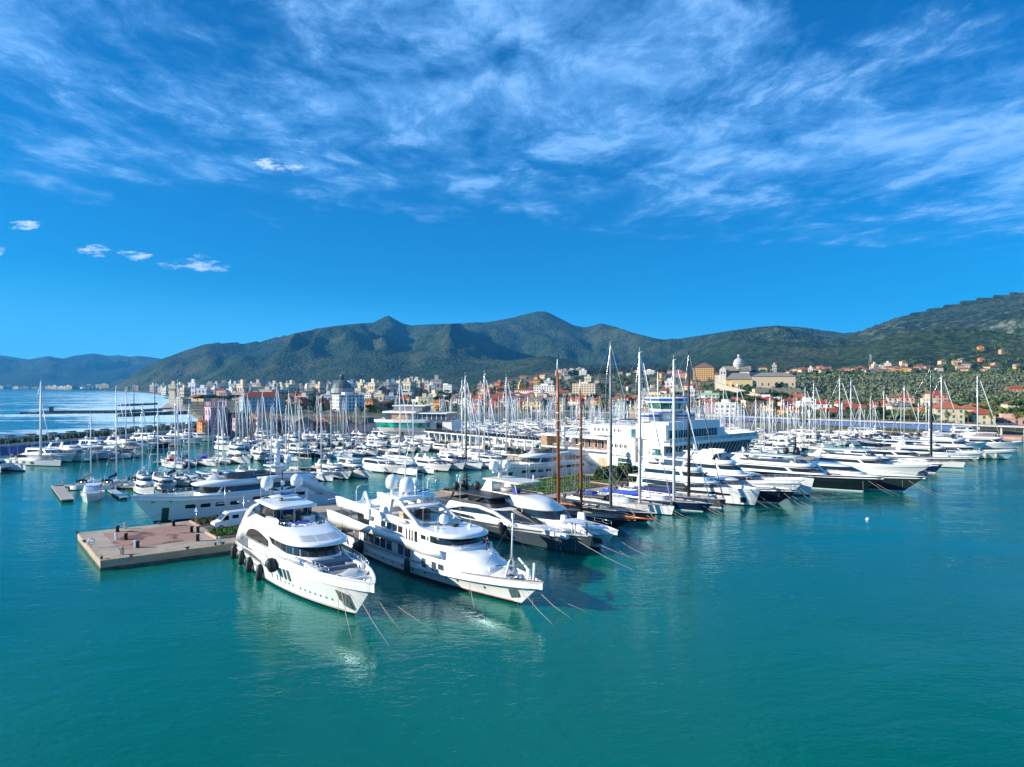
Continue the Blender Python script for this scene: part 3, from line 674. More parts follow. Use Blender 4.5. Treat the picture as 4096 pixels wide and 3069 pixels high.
# town front, read left to right
hbox(685, 756, 1597, 1624, 'beige', GREYR, 'flat', label='low beige seaside villa with a square lookout tower')
hbox(686, 712, 1563, 1600, 'beige', RED, 'hip', chimney=False, label='square beige lookout tower with red cap above the beach')
hbox(759, 838, 1589, 1606, 'cream', RED, 'hip', label='long house with a broad red roof behind the umbrella pines')
hbox(872, 911, 1563, 1596, 'pink', RED, 'hip', label='tall pink house behind the umbrella pines')
hbox(968, 1128, 1588, 1634, 'shaded blue', RED, 'hip', d=560, depth=16, rz=.55, label='long shaded blue palazzo with red roof behind the castle houses')  # wall colour carries the blue-grey of its shaded front
hbox(1178, 1228, 1602, 1637, 'terracotta', RED, 'gablef', label='small dark red gabled house beside the tall palms')
hbox(1200, 1245, 1583, 1610, 'grey', DARKR, 'hip', label='grey house with dark mansard roof behind the red gabled house')
hbox(1275, 1335, 1584, 1615, 'grey', DARKR, 'hip', label='grey house with dark roof beside the tall conifer')
hbox(1338, 1448, 1582, 1636, 'white', GREYR, 'flat', d=600, rz=.7, kind='block', windows=False, label='white hotel with blue top band in front of the domed church')
hbox(1456, 1553, 1577, 1612, 'white', GREYR, 'flat', kind='block', windows=False, label='low white hotel with balconies beside the blue topped hotel')
hbox(1459, 1506, 1604, 1638, 'orange', BRN, 'hip', label='orange house in front of the low white hotel')
hbox(1584, 1650, 1590, 1622, 'yellow', RED, 'hip', label='yellow villa with two red roofs beside the big conifer')
hbox(1756, 1815, 1540, 1572, 'white', GREYR, 'flat', kind='block', windows=False, label='white terraced block standing above the low roofs')
hbox(1796, 1838, 1594, 1637, 'white', GREYR, 'hip', label='white villa with a turret by the harbour palms')
hbox(1840, 1892, 1604, 1638, 'white', GREYR, 'flat', windows=True, label='flat roofed white house beside the turreted villa')
hbox(1897, 1946, 1610, 1641, 'cream', RED, 'hip', label='cream house with red roof left of the orange house')
hbox(1948, 2007, 1616, 1642, 'orange', RED, 'hip', label='orange house with deep red roof behind the masts')
hbox(1971, 2040, 1597, 1616, 'beige', GREYR, 'gable', label='grey roofed beige house behind the orange house')
hbox(2098, 2174, 1606, 1642, 'yellow', GREYR, 'gable', d=590, label='bright yellow house with a grey stone roof')
hbox(2181, 2264, 1606, 1641, 'cream', GREYR, 'gable', d=592, label='cream house with grey stone roof beside the yellow house')
hbox(2063, 2138, 1562, 1590, 'white', RED, 'gablef', label='big white gabled house with a red roof above the yellow house')
hbox(2138, 2224, 1543, 1590, 'white', GREYR, 'flat', kind='block', windows=False, label='plain white block behind the taller orange mast')
hbox(2206, 2292, 1575, 1596, 'grey', GREYR, 'flat', label='long low grey building beside the pale tower block')
hbox(2293, 2387, 1536, 1600, 'cream', GREYR, 'flat', kind='block', windows=False, label='pale tall apartment block above the waterfront palms')
hbox(2452, 2505, 1608, 1658, 'pale green', GREYR, 'hip', d=560, label='tall pale green villa left of the control tower')
hbox(2530, 2600, 1632, 1658, 'ochre', BRN, 'flat', d=540, label='low ochre building beside the control tower')
hbox(2555, 2690, 1581, 1604, 'cream', GREYR, 'flat', d=640, kind='block', windows=False, label='cream flat roofed block behind the control tower')
hbox(2794, 2877, 1574, 1615, 'pale green', GREYR, 'flat', kind='block', windows=False, label='pale green modern block below the convent')
hbox(2776, 2845, 1594, 1625, 'white', GREYR, 'flat', kind='block', windows=False, label='white stepped block in front of the pale green block')
hbox(2863, 2942, 1614, 1672, 'white', GREYR, 'flat', kind='block', windows=False, d=480, label='white apartment block with terraces beside the waterfront palms')
hbox(2905, 2975, 1604, 1622, 'terracotta', RED2, 'hip', label='wide red roofed house below the convent terrace')
hbox(2946, 2990, 1640, 1662, 'yellow', RED, 'hip', d=490, label='small yellow house with red roof by the seafront trees')
hbox(3008, 3118, 1592, 1634, 'white', GREYR, 'flat', kind='block', windows=False, label='white modern block with red panels below the convent wall')
hbox(3140, 3190, 1604, 1640, 'beige', RED, 'hip', label='beige house with red roof right of the red panelled block')
hbox(3165, 3220, 1590, 1612, 'orange', RED2, 'gable', label='orange house on the slope above the beige one')
hbox(3249, 3321, 1616, 1672, 'white', RED, 'gablef', d=440, label='tall white gabled house on the seafront road')
hbox(3285, 3384, 1656, 1675, 'yellow', RED, 'gable', d=425, label='low yellow house in front of the white gabled house')
hbox(3362, 3482, 1637, 1662, 'cream', RED, 'hip', d=470, label='wide cream villa with red hip roof behind two palms')
hbox(3550, 3604, 1592, 1622, 'cream', BRN, 'hip', d=560, label='cream house joined to the pink house on the slope')
hbox(3598, 3650, 1589, 1628, 'pink', RED, 'hip', d=555, label='pink house with white balconies on the green slope')
hbox(3702, 3779, 1580, 1611, 'salmon', RED, 'hip', d=540, label='salmon house with white loggia above the cream villa')
hbox(3737, 3838, 1635, 1699, 'cream', RED2, 'hip', d=390, depth=15, rh=4.2, shutter=GSH, label='large cream villa with green shutters and orange roof')
hbox(3838, 3900, 1636, 1690, 'cream', RED2, 'hip', d=402, depth=12, shutter=GSH, label='rear wing of the large cream villa with a square turret')
hbox(3884, 3962, 1659, 1703, 'cream', RED, 'hip', d=388, depth=13, rh=3.4, shutter=GSH, label='smaller cream villa with green shutters beside the large one')
hbox(3964, 4110, 1676, 1704, 'pink', BRN, 'flat', d=392, label='long low pink garden building at the right edge')
hbox(4030, 4090, 1556, 1580, 'salmon', RED, 'hip', label='salmon house high among trees at the right edge')
hbox(3660, 3700, 1640, 1660, 'orange', RED2, 'gable', d=430, label='small orange house under trees left of the cream villa')
hbox(3505, 3560, 1613, 1630, 'white', RED, 'hip', d=520, label='low white house left of the pink house')
# hillside landmarks
hbox(2776, 2858, 1471, 1524, 'ochre', BRN, 'hip', kind='block', windows=False, depth=30, label='tall ochre palazzo with grey roof on the hill')
hbox(2700, 2748, 1493, 1520, 'salmon', BRN, 'hip', windows=False, label='salmon house left of the ochre palazzo')
hbox(2577, 2619, 1482, 1500, 'white', GREYR, 'flat', kind='block', windows=False, label='blue and white block high on the hill')
# ---- domed church in the town
def church():
    d = 760.0; p = WD(1368, d, 3.0); ch = empty('domed_church', p, .3, 'large church with a grey lead dome in the old town', 'church'); s = d/F
    mb = MB(); mb.bbox(-16, 16, -18, 18, -3, ZV(1572, d)-3); mb.build('wall', STONEW, ch)
    zb = ZV(1572, d)-3; zd = ZV(1556, d)-3; zt = ZV(1521, d)-3
    mb = MB(); mb.lathe([(42*s, zb+.01), (42*s, zd), (41*s, zd+.6)], (0, 0, 0), 16, 0, False); mb.build('drum', STONEW, ch)
    R_ = 39*s; prof = [(R_*math.cos(a), zd+.4+(zt-zd)*math.sin(a)) for a in [i*math.pi/2/9 for i in range(9)]]+[(R_*.14, zt+.4)]
    mb = MB(); mb.lathe(prof, (0, 0, 0), 16, 0, False); dm = mb.build('dome', mat('lead_roof', (.085, .115, .125), .6, var=.2, vscale=.2), ch)
    mb = MB(); mb.lathe([(9*s, zt-.5), (9*s, zt+3.6), (10*s, zt+3.8), (9*s, zt+5), (5*s, zt+6.2), (1*s, zt+7)], (0, 0, 0), 10); mb.build('lantern', mat('lead_roof', (1, 1, 1)), dm)
    mb = MB(); mb.bbox(-.15, .15, -.15, .15, zt+7, zt+9.5); mb.bbox(-.8, .8, -.12, .12, zt+8.4, zt+8.7); mb.build('cross', STEEL, dm)
    # nave roofs
    mb = MB(); gable(mb, 40*s*2, 30, zb-5, 5, .5, 0, True); nv = mb.build('nave_roof', mat('lead_roof', (1, 1, 1)), ch); nv.location = (-3, -20, -1)
    mb = MB(); mb.lathe([(1.9, -3), (1.9, zb+4), (2.3, zb+4.3), (1.6, zb+7), (.2, zb+9)], (-14, 4, 0), 8); mb.build('bell_tower', STONEW, ch)
church()
gc = empty('stone_church', WD(1528, 800, 3), .25, 'grey church with a steep gable roof beyond the umbrella pines', 'church')
mb = MB(); mb.bbox(-10, 10, -14, 14, -3, 14); mb.add([(-10, -14, 14), (10, -14, 14), (0, -14, 21.5)], [(0, 1, 2)]); mb.build('wall', STONEW, gc)
mb = MB(); gable(mb, 20, 28, 14.01, 8, .6, 0, False); setc(mb.build('roof', ROOFM, gc), GREYR)
bt = empty('bell_tower', WD(1580, 790, 3), .1, 'square grey tower beside the gabled church', 'tower')
mb = MB(); mb.bbox(-5.8, 5.8, -5.8, 5.8, -3, 22.6); mb.bbox(-6.2, 6.2, -6.2, 6.2, 22.603, 23.4); mb.build('wall', STONEW, bt)
add_window(bt, 0, -5.8, 14, 1.8, 4, 0); add_window(bt, -5.8, 0, 14, 1.8, 4, 3)
mb = MB(); hip(mb, 12, 12, 23.41, 2, .2); setc(mb.build('roof', ROOFM, bt), GREYR)
yt = empty('yellow_bell_tower', WD(2085, 980, ground_z(2085, 980)), .2, 'slim yellow bell tower among the hillside roofs', 'tower')
mb = MB(); mb.bbox(-4, 4, -4, 4, -3, 13); mb.bbox(-4.4, 4.4, -4.4, 4.4, 13.003, 13.6); mb.bbox(-3, 3, -3, 3, 13.603, 17.5); setc(mb.build('wall', WALLP, yt), WCOL['yellow'])
mb = MB(); mb.lathe([(3.2, 17.51), (2.6, 19.5), (1, 21), (.2, 23.5)], (0, 0, 0), 8); setc(mb.build('roof', ROOFM, yt), (.3, .27, .2))
# ---- convent on its hill
def convent():
    d = 790.0; z0 = ZV(1560, d); p = WD(2960, d, z0); co = empty('hill_convent', p, -.28, 'large cream convent with a tall white dome on the hill', 'convent'); s = d/F
    X = lambda u: (u-2960)*s; Z = lambda v: (1560-v)*s
    CW = (.68, .60, .46); CY = (.66, .50, .26)
    def part(name, u0, u1, y0, y1, vt, col, vb=1566, m=WALLM):
        mb = MB(); mb.bbox(X(u0), X(u1), y0, y1, Z(vb), Z(vt)); return setc(mb.build(name, m, co), col)
    part('church_front', 2882, 2906, -10, 8, 1478, (.70, .64, .54)); part('front_wing', 2863, 2882, -9, 8, 1502, (.70, .62, .54)); part('nave', 2906, 3000, -2, 12, 1484, (.66, .62, .55))
    mb = MB(); w = X(2906)-X(2882); mb.add([(X(2882), -10, Z(1478)), (X(2906), -10, Z(1478)), (X(2894), -10, Z(1478)+w*.4)], [(0, 1, 2)]); setc(mb.build('gable', WALLM, co), (.70, .64, .54))
    mb = MB(); gable(mb, X(3000)-X(2894), 22, 0, 5.5, .4, 0, True); r_ = setc(mb.build('roof', ROOFM, co), (.25, .21, .17)); r_.location = ((X(2894)+X(3000))/2, 2, Z(1484))
    part('transept', 2958, 2994, -8, -2.01, 1485, (.70, .66, .58))
    mb = MB(); gable(mb, X(2994)-X(2958), 9, 0, 4, .3, 0, False); r_ = setc(mb.build('roof', ROOFM, co), (.25, .21, .17)); r_.location = (X(2976), -3.6, Z(1485))
    part('east_wing', 2994, 3036, 0, 14, 1490, (.6, .57, .5)); mb = MB(); hip(mb, X(3036)-X(2994), 14, 0, 3.5, .5); r_ = setc(mb.build('roof', ROOFM, co), DARKR); r_.location = (X(3015), 7, Z(1490))
    # dome
    cx = X(2956); zb = Z(1478); zd = Z(1456); zt = Z(1434)
    mb = MB(); mb.lathe([(21.5*s, zb-4), (21.5*s, zd), (23*s, zd+.2), (22*s, zd+.7)], (cx, 4, 0), 16); setc(mb.build('drum', WALLP, co), (.70, .67, .6))
    R_ = 21*s; prof = [(R_*math.cos(a), zd+.7+(zt-zd)*math.sin(a)) for a in [i*math.pi/2/8 for i in range(8)]]+[(R_*.16, zt+.7)]
    mb = MB(); mb.lathe(prof, (cx, 4, 0), 16); dm = setc(mb.build('dome', WALLM, co), (.42, .43, .40))
    mb = MB(); mb.lathe([(5*s, zt), (5*s, zt+3.2), (6*s, zt+3.4), (4.5*s, zt+4.4)], (cx, 4, 0), 10); setc(mb.build('lantern', WALLM, dm), (.68, .66, .6))
    mb = MB(); mb.lathe([(5*s, zt+4.41), (4*s, zt+5.4), (1.2*s, zt+6.3), (.5*s, zt+8.5)], (cx, 4, 0), 10); mb.build('cap', DMAST, dm)
    mb = MB(); mb.bbox(X(2944), X(2953), -9, -8.02, Z(1478), Z(1468)); mb.bbox(X(2945.5), X(2951.5), -8.9, -8.1, Z(1468)+.003, Z(1459)); setc(mb.build('bell_gable', WALLM, co), (.6, .57, .5))
    # long cream ranges
    part('west_range', 2904, 3010, -16, -10.01, 1518, CY); mb = MB(); hip(mb, X(3010)-X(2904), 16, 0, 7.0, .6); r_ = setc(mb.build('roof', ROOFM, co), (.22, .195, .165)); r_.location = ((X(2904)+X(3010))/2, -9, Z(1518))
    part('east_range', 3004, 3160, -19, 2, 1507, (.60, .48, .32)); mb = MB(); hip(mb, X(3160)-X(3004), 21, 0, 4.2, .8); r_ = setc(mb.build('roof', ROOFM, co), (.24, .21, .18)); r_.location = ((X(3004)+X(3160))/2, -8.5, Z(1507))
    part('low_range', 2926, 3003.9, -21, -16.02, 1521, (.68, .50, .24), 1572)
    for i, u in enumerate((2870, 2878, 2912, 2930, 2965, 2990, 3015)): add_window(co, X(u), (-9 if u < 2882 else -21.0 if 2926 < u < 3003 else -16 if u < 3004 else -19), Z(1547), 1.5, 2.6, 0)
    for u in (3040, 3063, 3089, 3107, 3130, 3150): add_window(co, X(u), -19, Z(1543), 1.5, 2.8, 0)
    for u in (2889, 2899): add_window(co, X(u), -10, Z(1496), 1.2, 2.4, 0)
    add_window(co, X(2892), -10, Z(1552), 1.9, 4.2, 0, BROWN)
convent()
def bigwall():
    d = 700.0; p = WD(3110, d, 0); w = empty('terrace_wall', p, 0, 'tall buttressed stone terrace wall below the convent', 'wall'); s = d/F; X = lambda u: (u-3110)*s
    mb = MB(); mb.bbox(X(3020), X(3091), 0, 9, 2, ZV(1556, d)); mb.bbox(X(3091), X(3210), 3, 9, 2, ZV(1558, d)); setc(mb.build('wall', WALLM, w), (.50, .40, .27))
    mb = MB()
    for k in range(14): mb.box((X(3025)+k*1.3, .2, ZV(1553, d)), (.6, .5, 1.6))
    for k in range(20): mb.box((X(3095)+k*1.45, 3.2, ZV(1555, d)), (.6, .5, 1.5))
    setc(mb.build('battlement', WALLM, w), (.52, .44, .33))
    m2 = MB(); a = WD(2940, 640, 0)-p; b = WD(3045, 660, 0)-p
    m2.add([(a.x, a.y+60, ZV(1548, 790)-1), (b.x, b.y, ZV(1592, 660)), (b.x, b.y, ZV(1580, 660)), (a.x, a.y+60, ZV(1540, 790)+2), (a.x+2, a.y+62, ZV(1548, 790)-1), (b.x+2, b.y+2, ZV(1592, 660)), (b.x+2, b.y+2, ZV(1580, 660)), (a.x+2, a.y+62, ZV(1540, 790)+2)], [(0, 1, 2, 3), (3, 2, 6, 7), (5, 4, 7, 6), (1, 5, 6, 2), (0, 3, 7, 4)])
    setc(m2.build('ramp_wall', WALLM, w), (.46, .40, .30))
bigwall()
for i, (u0, u1, v, d) in enumerate([(3130, 3700, 1588, 560), (3220, 3560, 1566, 620), (3160, 3340, 1600, 520), (2690, 2800, 1571, 720)]):
    d = solve_d((u0+u1)/2, v+10); p = WD((u0+u1)/2, d, ZV(v+10, d)); mb = MB(); L = (u1-u0)*d/F; mb.bbox(-L/2, L/2, 0, 1.0, -3, 2.0)
    if i == 3:
        for k in range(9): mb.box((-L/2+(k+.5)*L/9, -.1, -.4), (L/9*.6, .3, 3.4), 1)
    o = mb.build('retaining_wall', [WALLM, BLACK], None, p); setc(o, (.42, .39, .33))
    tag(o, ['longest pale retaining wall across the green slope', 'upper retaining wall among the olive terraces', 'short retaining wall above the beige house', 'arched white viaduct wall below the ochre palazzo'][i], 'wall')
# ------------------------------------------------------------------ boat tools   (local axes: bow +x, port +y, waterline z=0, origin amidships)
class Hull:
    def __init__(s, L, B, sheer, rake=2.0, sw=.85, tm=.45, pd=2.6, pw=2.0, fl=1.5, wl=.9, ri=1.0, blunt=1.0, boot=.25, draft=-.7):
        s.L, s.B, s.sheer, s.rake, s.sw, s.tm, s.pd, s.pw, s.fl, s.wl, s.ri, s.blunt, s.boot, s.draft = L, B, sheer, rake, sw, tm, pd, pw, fl, wl, ri, blunt, boot, draft
    def zs(s, t): return interp(s.sheer, t)
    def half(s, t, p):
        if t < s.tm: return s.sw+(1-s.sw)*math.sin(math.pi/2*t/s.tm)
        u = (t-s.tm)/(1-s.tm); return max(0.0, 1-u**p)**s.blunt
    def y(s, t, z):
        zs = s.zs(t); f = max(0.0, min(1.0, z/zs)); bw = s.B/2*s.wl*s.half(t, s.pw); bd = s.B/2*s.half(t, s.pd)
        y = bw+(bd-bw)*f**s.fl
        if z < 0: y *= 1+z*.35/abs(s.draft)
        return y
    def x(s, t, z):
        f = max(-.15, min(1.0, z/s.zs(t))); ff = f**s.ri if f > 0 else f
        return -s.L/2+t*(s.L-s.rake*(1-ff))
    def t_of(s, x, z):
        t = .5
        for _ in range(8):
            f = max(0.0, min(1.0, z/s.zs(t))); t = max(0.0, min(1.0, (x+s.L/2)/(s.L-s.rake*(1-f**s.ri))))
        return t
    def at(s, x, z, side=-1, off=0.0):
        t = s.t_of(x, z); return Vector((x, side*(s.y(t, z)+off), z))
    def stations(s, n=30):
        return [1-(1-i/(n-1))**1.25 if i/(n-1) > 0 else 0 for i in range(n)]
    def build(s, mats, parent, bul=.7, deckm=None, n=30, levels=6, inset=.14, cap=True, name='hull', bands=None):
        """mats: [topsides, boot stripe, bulwark inside, cap rail, upper band]"""
        ts = s.stations(n); mb = MB(); rows = []
        for t in ts:
            zs = s.zs(t); zl = [s.draft, 0.0, s.boot]+[lerp(s.boot, zs, k/levels) for k in range(1, levels+1)]
            rows.append([(s.x(t, z), s.y(t, z), z) for z in zl])
        m = len(rows[0]); vs_ = []; idx = {}
        for sd in (-1, 1):
            for i, r_ in enumerate(rows):
                for k, p in enumerate(r_): idx[(sd, i, k)] = len(vs_); vs_.append((p[0], sd*p[1], p[2]))
        fs = []; mm = []
        for sd in (-1, 1):
            for i in range(n-1):
                for k in range(m-1):
                    q = [idx[(sd, i, k)], idx[(sd, i+1, k)], idx[(sd, i+1, k+1)], idx[(sd, i, k+1)]]
                    fs.append(q if sd < 0 else q[::-1])
                    mm.append(1 if k == 1 else (4 if bands and k >= m-1-bands else 0))
        for k in range(m-1):
            fs.append([idx[(1, 0, k)], idx[(-1, 0, k)], idx[(-1, 0, k+1)], idx[(1, 0, k+1)]]); mm.append(1 if k == 1 else 0)
        b = len(mb.v); mb.v += vs_; mb.f += fs; mb.m += mm; mb.s += [True]*len(fs)
        # cap rail and inside of the bulwark
        inner = []
        for i, t in enumerate(ts):
            p = rows[i][-1]; yi = max(0.0, p[1]-inset); xi = p[0]-(inset*1.6 if t > .97 else 0); inner.append((xi, yi, p[2]))
        for sd in (-1, 1):
            vs_ = []; 
            for i in range(n):
                p = rows[i][-1]; q = inner[i]; zd = p[2]-bul
                vs_ += [(p[0], sd*p[1], p[2]), (p[0], sd*p[1], p[2]+.05), (q[0], sd*q[1], p[2]+.05), (q[0], sd*q[1], zd)]
            fs = []; mm = []
            for i in range(n-1):
                for k in range(3):
                    q = [i*4+k, (i+1)*4+k, (i+1)*4+k+1, i*4+k+1]; fs.append(q if sd < 0 else q[::-1]); mm.append((3, 3, 2)[k])
            b = len(mb.v); mb.v += vs_; mb.f += [[j+b for j in f] for f in fs]; mb.m += mm; mb.s += [False]*len(fs)
        s.inner = inner; s.ts = ts; s.bul = bul
        o = mb.build(name, mats, parent)
        if deckm:
            db = MB(); vs_ = []
            for i in range(n):
                q = inner[i]; z = q[2]-bul; vs_ += [(q[0], -q[1], z), (q[0], 0, z+.04*min(1, q[1])), (q[0], q[1], z)]
            fs = []
            for i in range(n-1):
                for k in range(2): fs.append((i*3+k, (i+1)*3+k, (i+1)*3+k+1, i*3+k+1))
            db.add(vs_, fs, 0, False); db.build('deck', deckm, parent)
        return o
    def strip(s, x0, x1, z0, z1, side, n=10, off=.03):
        mb = MB(); vs_ = []
        for i in range(n+1):
            x = lerp(x0, x1, i/n); a = z0(x) if callable(z0) else z0; b = z1(x) if callable(z1) else z1
            vs_ += [s.at(x, a, side, off), s.at(x, b, side, off)]
        fs = [(i*2, i*2+2, i*2+3, i*2+1) if side < 0 else (i*2, i*2+1, i*2+3, i*2+2) for i in range(n)]
        mb.add(vs_, fs); return mb
    def oval(s, x, z, rx, rz, side, off=.03, n=14, p=2.0):
        vs_ = []
        for i in range(n):
            a = 2*math.pi*i/n; c, q = math.cos(a), math.sin(a)
            dx_ = rx*math.copysign(abs(c)**(2/p), c); dz_ = rz*math.copysign(abs(q)**(2/p), q)
            vs_.append(s.at(x+dx_, z+dz_, side, off))
        mb = MB(); mb.add(vs_, [tuple(range(n)) if side < 0 else tuple(range(n-1, -1, -1))]); return mb
NS, NN = 12, 11
def outline(xa, xf, w, nose, e=2.2, wa=None, ra=0.0):
    wa = w if wa is None else wa; side = []
    xs = xf-nose
    for i in range(NS):
        t = i/(NS-1); x = lerp(xa, xs, t); y = lerp(wa, w, sstep(0, 1, min(1, t*1.5)))
        if ra and x < xa+ra: y -= ra*(1-math.sqrt(max(0, 1-((xa+ra-x)/ra)**2)))
        side.append((x, y))
    for k in range(1, NN+1):
        a = math.pi/2*k/NN; x = xs+nose*math.sin(a)**(2/e); y = w*max(0.0, math.cos(a))**(2/e); side.append((x, y))
    pts = [(x, -y) for x, y in side]+[(x, y) for x, y in side[-2::-1]]
    return pts
class Tier:
    """rings of (xa, xf, halfwidth, nose, z [, wa]); z may be a function of x"""
    def __init__(s, specs, e=2.2, ra=0.0):
        s.r = []
        for sp in specs:
            o = outline(sp[0], sp[1], sp[2], sp[3], e, sp[5] if len(sp) > 5 else None, ra); z = sp[4]
            s.r.append([Vector((x, y, z(x) if callable(z) else z)) for x, y in o])
        s.n = len(s.r[0])
    def shell(s, mb=None, m=0, cap=True, sm=True, ms=None, capm=None):
        mb = mb or MB(); mb.loft(s.r, m, sm, True, False, False, ms)
        if cap:
            b = len(mb.v); top = s.r[-1]; mb.v += [tuple(p) for p in top]; h = s.n//2
            for i in range(h):
                j = s.n-1-i
                if j-1 > i+1: mb.f.append([b+i, b+i+1, b+j-1, b+j])
                elif j-1 == i+1: mb.f.append([b+i, b+i+1, b+j])
                else: continue
                mb.m.append(m if capm is None else capm); mb.s.append(False)
        return mb
    def pt(s, i, u, z, off):
        A, B = s.r[i], s.r[i+1]; k = max(0.0, min(s.n-1.0001, u*(s.n-1))); j = int(k); f = k-j
        a = A[j].lerp(A[j+1], f); b = B[j].lerp(B[j+1], f); t = (z-a.z)/(b.z-a.z) if abs(b.z-a.z) > 1e-6 else 0
        p = a.lerp(b, t); tan = (A[j+1]-A[j]); nr = Vector((tan.y, -tan.x, 0))
        if nr.length < 1e-6: nr = Vector((1, 0, 0))
        nr.normalize(); return p+nr*off
    def u_of(s, i, x):
        A = s.r[i]
        for j in range(s.n//2):
            if A[j+1].x >= x: return (j+(x-A[j].x)/max(1e-6, A[j+1].x-A[j].x))/(s.n-1)
        return .5
    def band(s, i, u0, u1, z0, z1, n=16, off=.03, mb=None, m=0):
        mb = mb or MB(); vs_ = []; zm = (s.r[i][0].z+s.r[i+1][0].z)/2
        for k in range(n+1):
            u = lerp(u0, u1, k/n); p = s.pt(i, u, zm, 0); a = z0(p.x) if callable(z0) else z0; b = z1(p.x) if callable(z1) else z1
            vs_ += [s.pt(i, u, a, off), s.pt(i, u, b, off)]
        mb.add(vs_, [(k*2, k*2+2, k*2+3, k*2+1) for k in range(n)], m); return mb
    def side(s, i, x0, x1, z0, z1, sd, n=8, off=.03, mb=None):
        a, b = s.u_of(i, x0), s.u_of(i, x1)
        return s.band(i, a, b, z0, z1, n, off, mb) if sd < 0 else s.band(i, 1-b, 1-a, z0, z1, n, off, mb)
    def nose(s, i, x0, z0, z1, n=22, off=.03, mb=None):
        a = s.u_of(i, x0); return s.band(i, a, 1-a, z0, z1, n, off, mb)
    def windows(s, i, xs, z0, z1, parent, m=GLASS, name='window', sides=(-1, 1)):
        for sd in sides:
            for x0, x1 in xs: s.side(i, x0, x1, z0, z1, sd, max(2, int(abs(x1-x0)/.8))).build(name, m, parent)
    def mullions(s, i, us, z0, z1, parent, m, w=.004, name='window_frame'):
        mb = MB()
        for u in us: s.band(i, u-w, u+w, z0, z1, 1, .05, mb)
        return mb.build(name, m, parent)
def dome_prof(r): return [(r*.72, 0), (r*.92, r*.18), (r, r*.55), (r*.99, r*1.1), (r*.86, r*1.55), (r*.55, r*1.87), (r*.2, r*2.0), (.001, r*2.02)]
def sat_dome(parent, c, r, m=WHITE, name='satellite_dome'):
    mb = MB(); mb.lathe([(r*.3, -r*.4), (r*.3, 0)], c, 8); mb.lathe(dome_prof(r), c, 14); return mb.build(name, m, parent)
def rail(parent, pts, h=.95, m=STEEL, every=1, r=.022, name='railing', mid=True):
    mb = MB(); top = [Vector(p)+Vector((0, 0, h)) for p in pts]; mb.tube(top, r, 5)
    if mid: mb.tube([Vector(p)+Vector((0, 0, h*.5)) for p in pts], r*.7, 4)
    for k in range(0, len(pts), every): mb.tube([pts[k], top[k]], r, 4)
    return mb.build(name, m, parent)
def hull_rail(parent, H, t0, t1, n, h=.7, m=STEEL, **k):
    for sd in (-1, 1):
        pts = []
        for i in range(n+1):
            t = lerp(t0, t1, i/n); z = H.zs(t); pts.append((H.x(t, z), sd*max(.05, H.y(t, z)-.08), z+.05))
        rail(parent, pts, h, m, **k)
def radar(parent, c, w=2.2, m=WHITE, rz=0.0):
    mb = MB(); mb.lathe([(.22, 0), (.22, .35), (.12, .42)], c, 8); mb.box((c[0], c[1], c[2]+.5), (.16, w, .16), 0, rz); return mb.build('radar', m, parent)
def whip(parent, c, h, m=WHITE, lean=0.0, r=.028):
    mb = MB(); mb.tube([c, (c[0]+lean, c[1], c[2]+h)], [r, r*.5], 5); return mb.build('antenna', m, parent)
def fender(parent_w, label, H=None, loc=None, h=2.0, r=.38, tilt=0.0, rope=1.2, group='fenders hung along the yacht sides', m=BLACK):
    o = empty('fender', loc, 0, label, 'fender', group); o.rotation_euler = (0, tilt, 0)
    mb = MB(); mb.lathe([(.05, -h/2-.1), (r*.75, -h/2+.05), (r, -h/2+.3), (r, h/2-.3), (r*.75, h/2-.05), (.05, h/2+.1)], (0, 0, 0), 12); mb.build('cover', m, o)
    mb = MB(); mb.tube([(0, 0, h/2), (0, 0, h/2+rope)], .03, 4); mb.build('rope', ROPED, o); return o
def W_of(root, p): return Matrix.Translation(root.location) @ root.rotation_euler.to_matrix().to_4x4() @ Vector(p)
LINES = []
def mooring(root, H, t, side, out, ahead, label, m=ROPE, r=.026, z=None, drop=True):
    zz = z if z is not None else H.zs(t)*.72; p = W_of(root, H.at(H.x(t, zz), zz, side, .03)); q = W_of(root, H.at(H.x(t, zz), zz, side, .03)+Vector((ahead*.72, side*out, 0))); q.z = -.15
    mb = MB(); c = p
    mid = (p+q)/2-Vector((0, 0, .25)); mb.tube([(0, 0, 0), tuple(mid-c), tuple(q-c)], r, 5)
    o = mb.build('mooring_line', m, None, c); tag(o, label, 'mooring line', 'mooring lines running from the bows into the water'); return o
def drop_line(root, H, t, side, label, z=None):
    zz = z if z is not None else H.zs(t)*.72; p = W_of(root, H.at(H.x(t, zz), zz, side, .03))
    mb = MB(); mb.tube([(0, 0, 0), (.05, -.05, -p.z-.2)], .022, 5); o = mb.build('mooring_line', ROPE, None, p); tag(o, label, 'mooring line', 'mooring lines running from the bows into the water'); return o
def place(u, v, head, L_wl, name, label, cat, group=None, z=0.0):
    """root whose bow waterline point projects at pixel (u, v)"""
    p = W(u, v, z); d = Vector((math.cos(head), math.sin(head), 0)); c = p-d*L_wl
    return empty(name, c, head, label, cat, group)
def yroot(u, v, head, H, name, label, cat='motor yacht', group=None):
    return place(u, v, head, H.L/2-H.rake, name, label, cat, group)
HB = math.atan2(-.745, .667)          # heading of the moored row
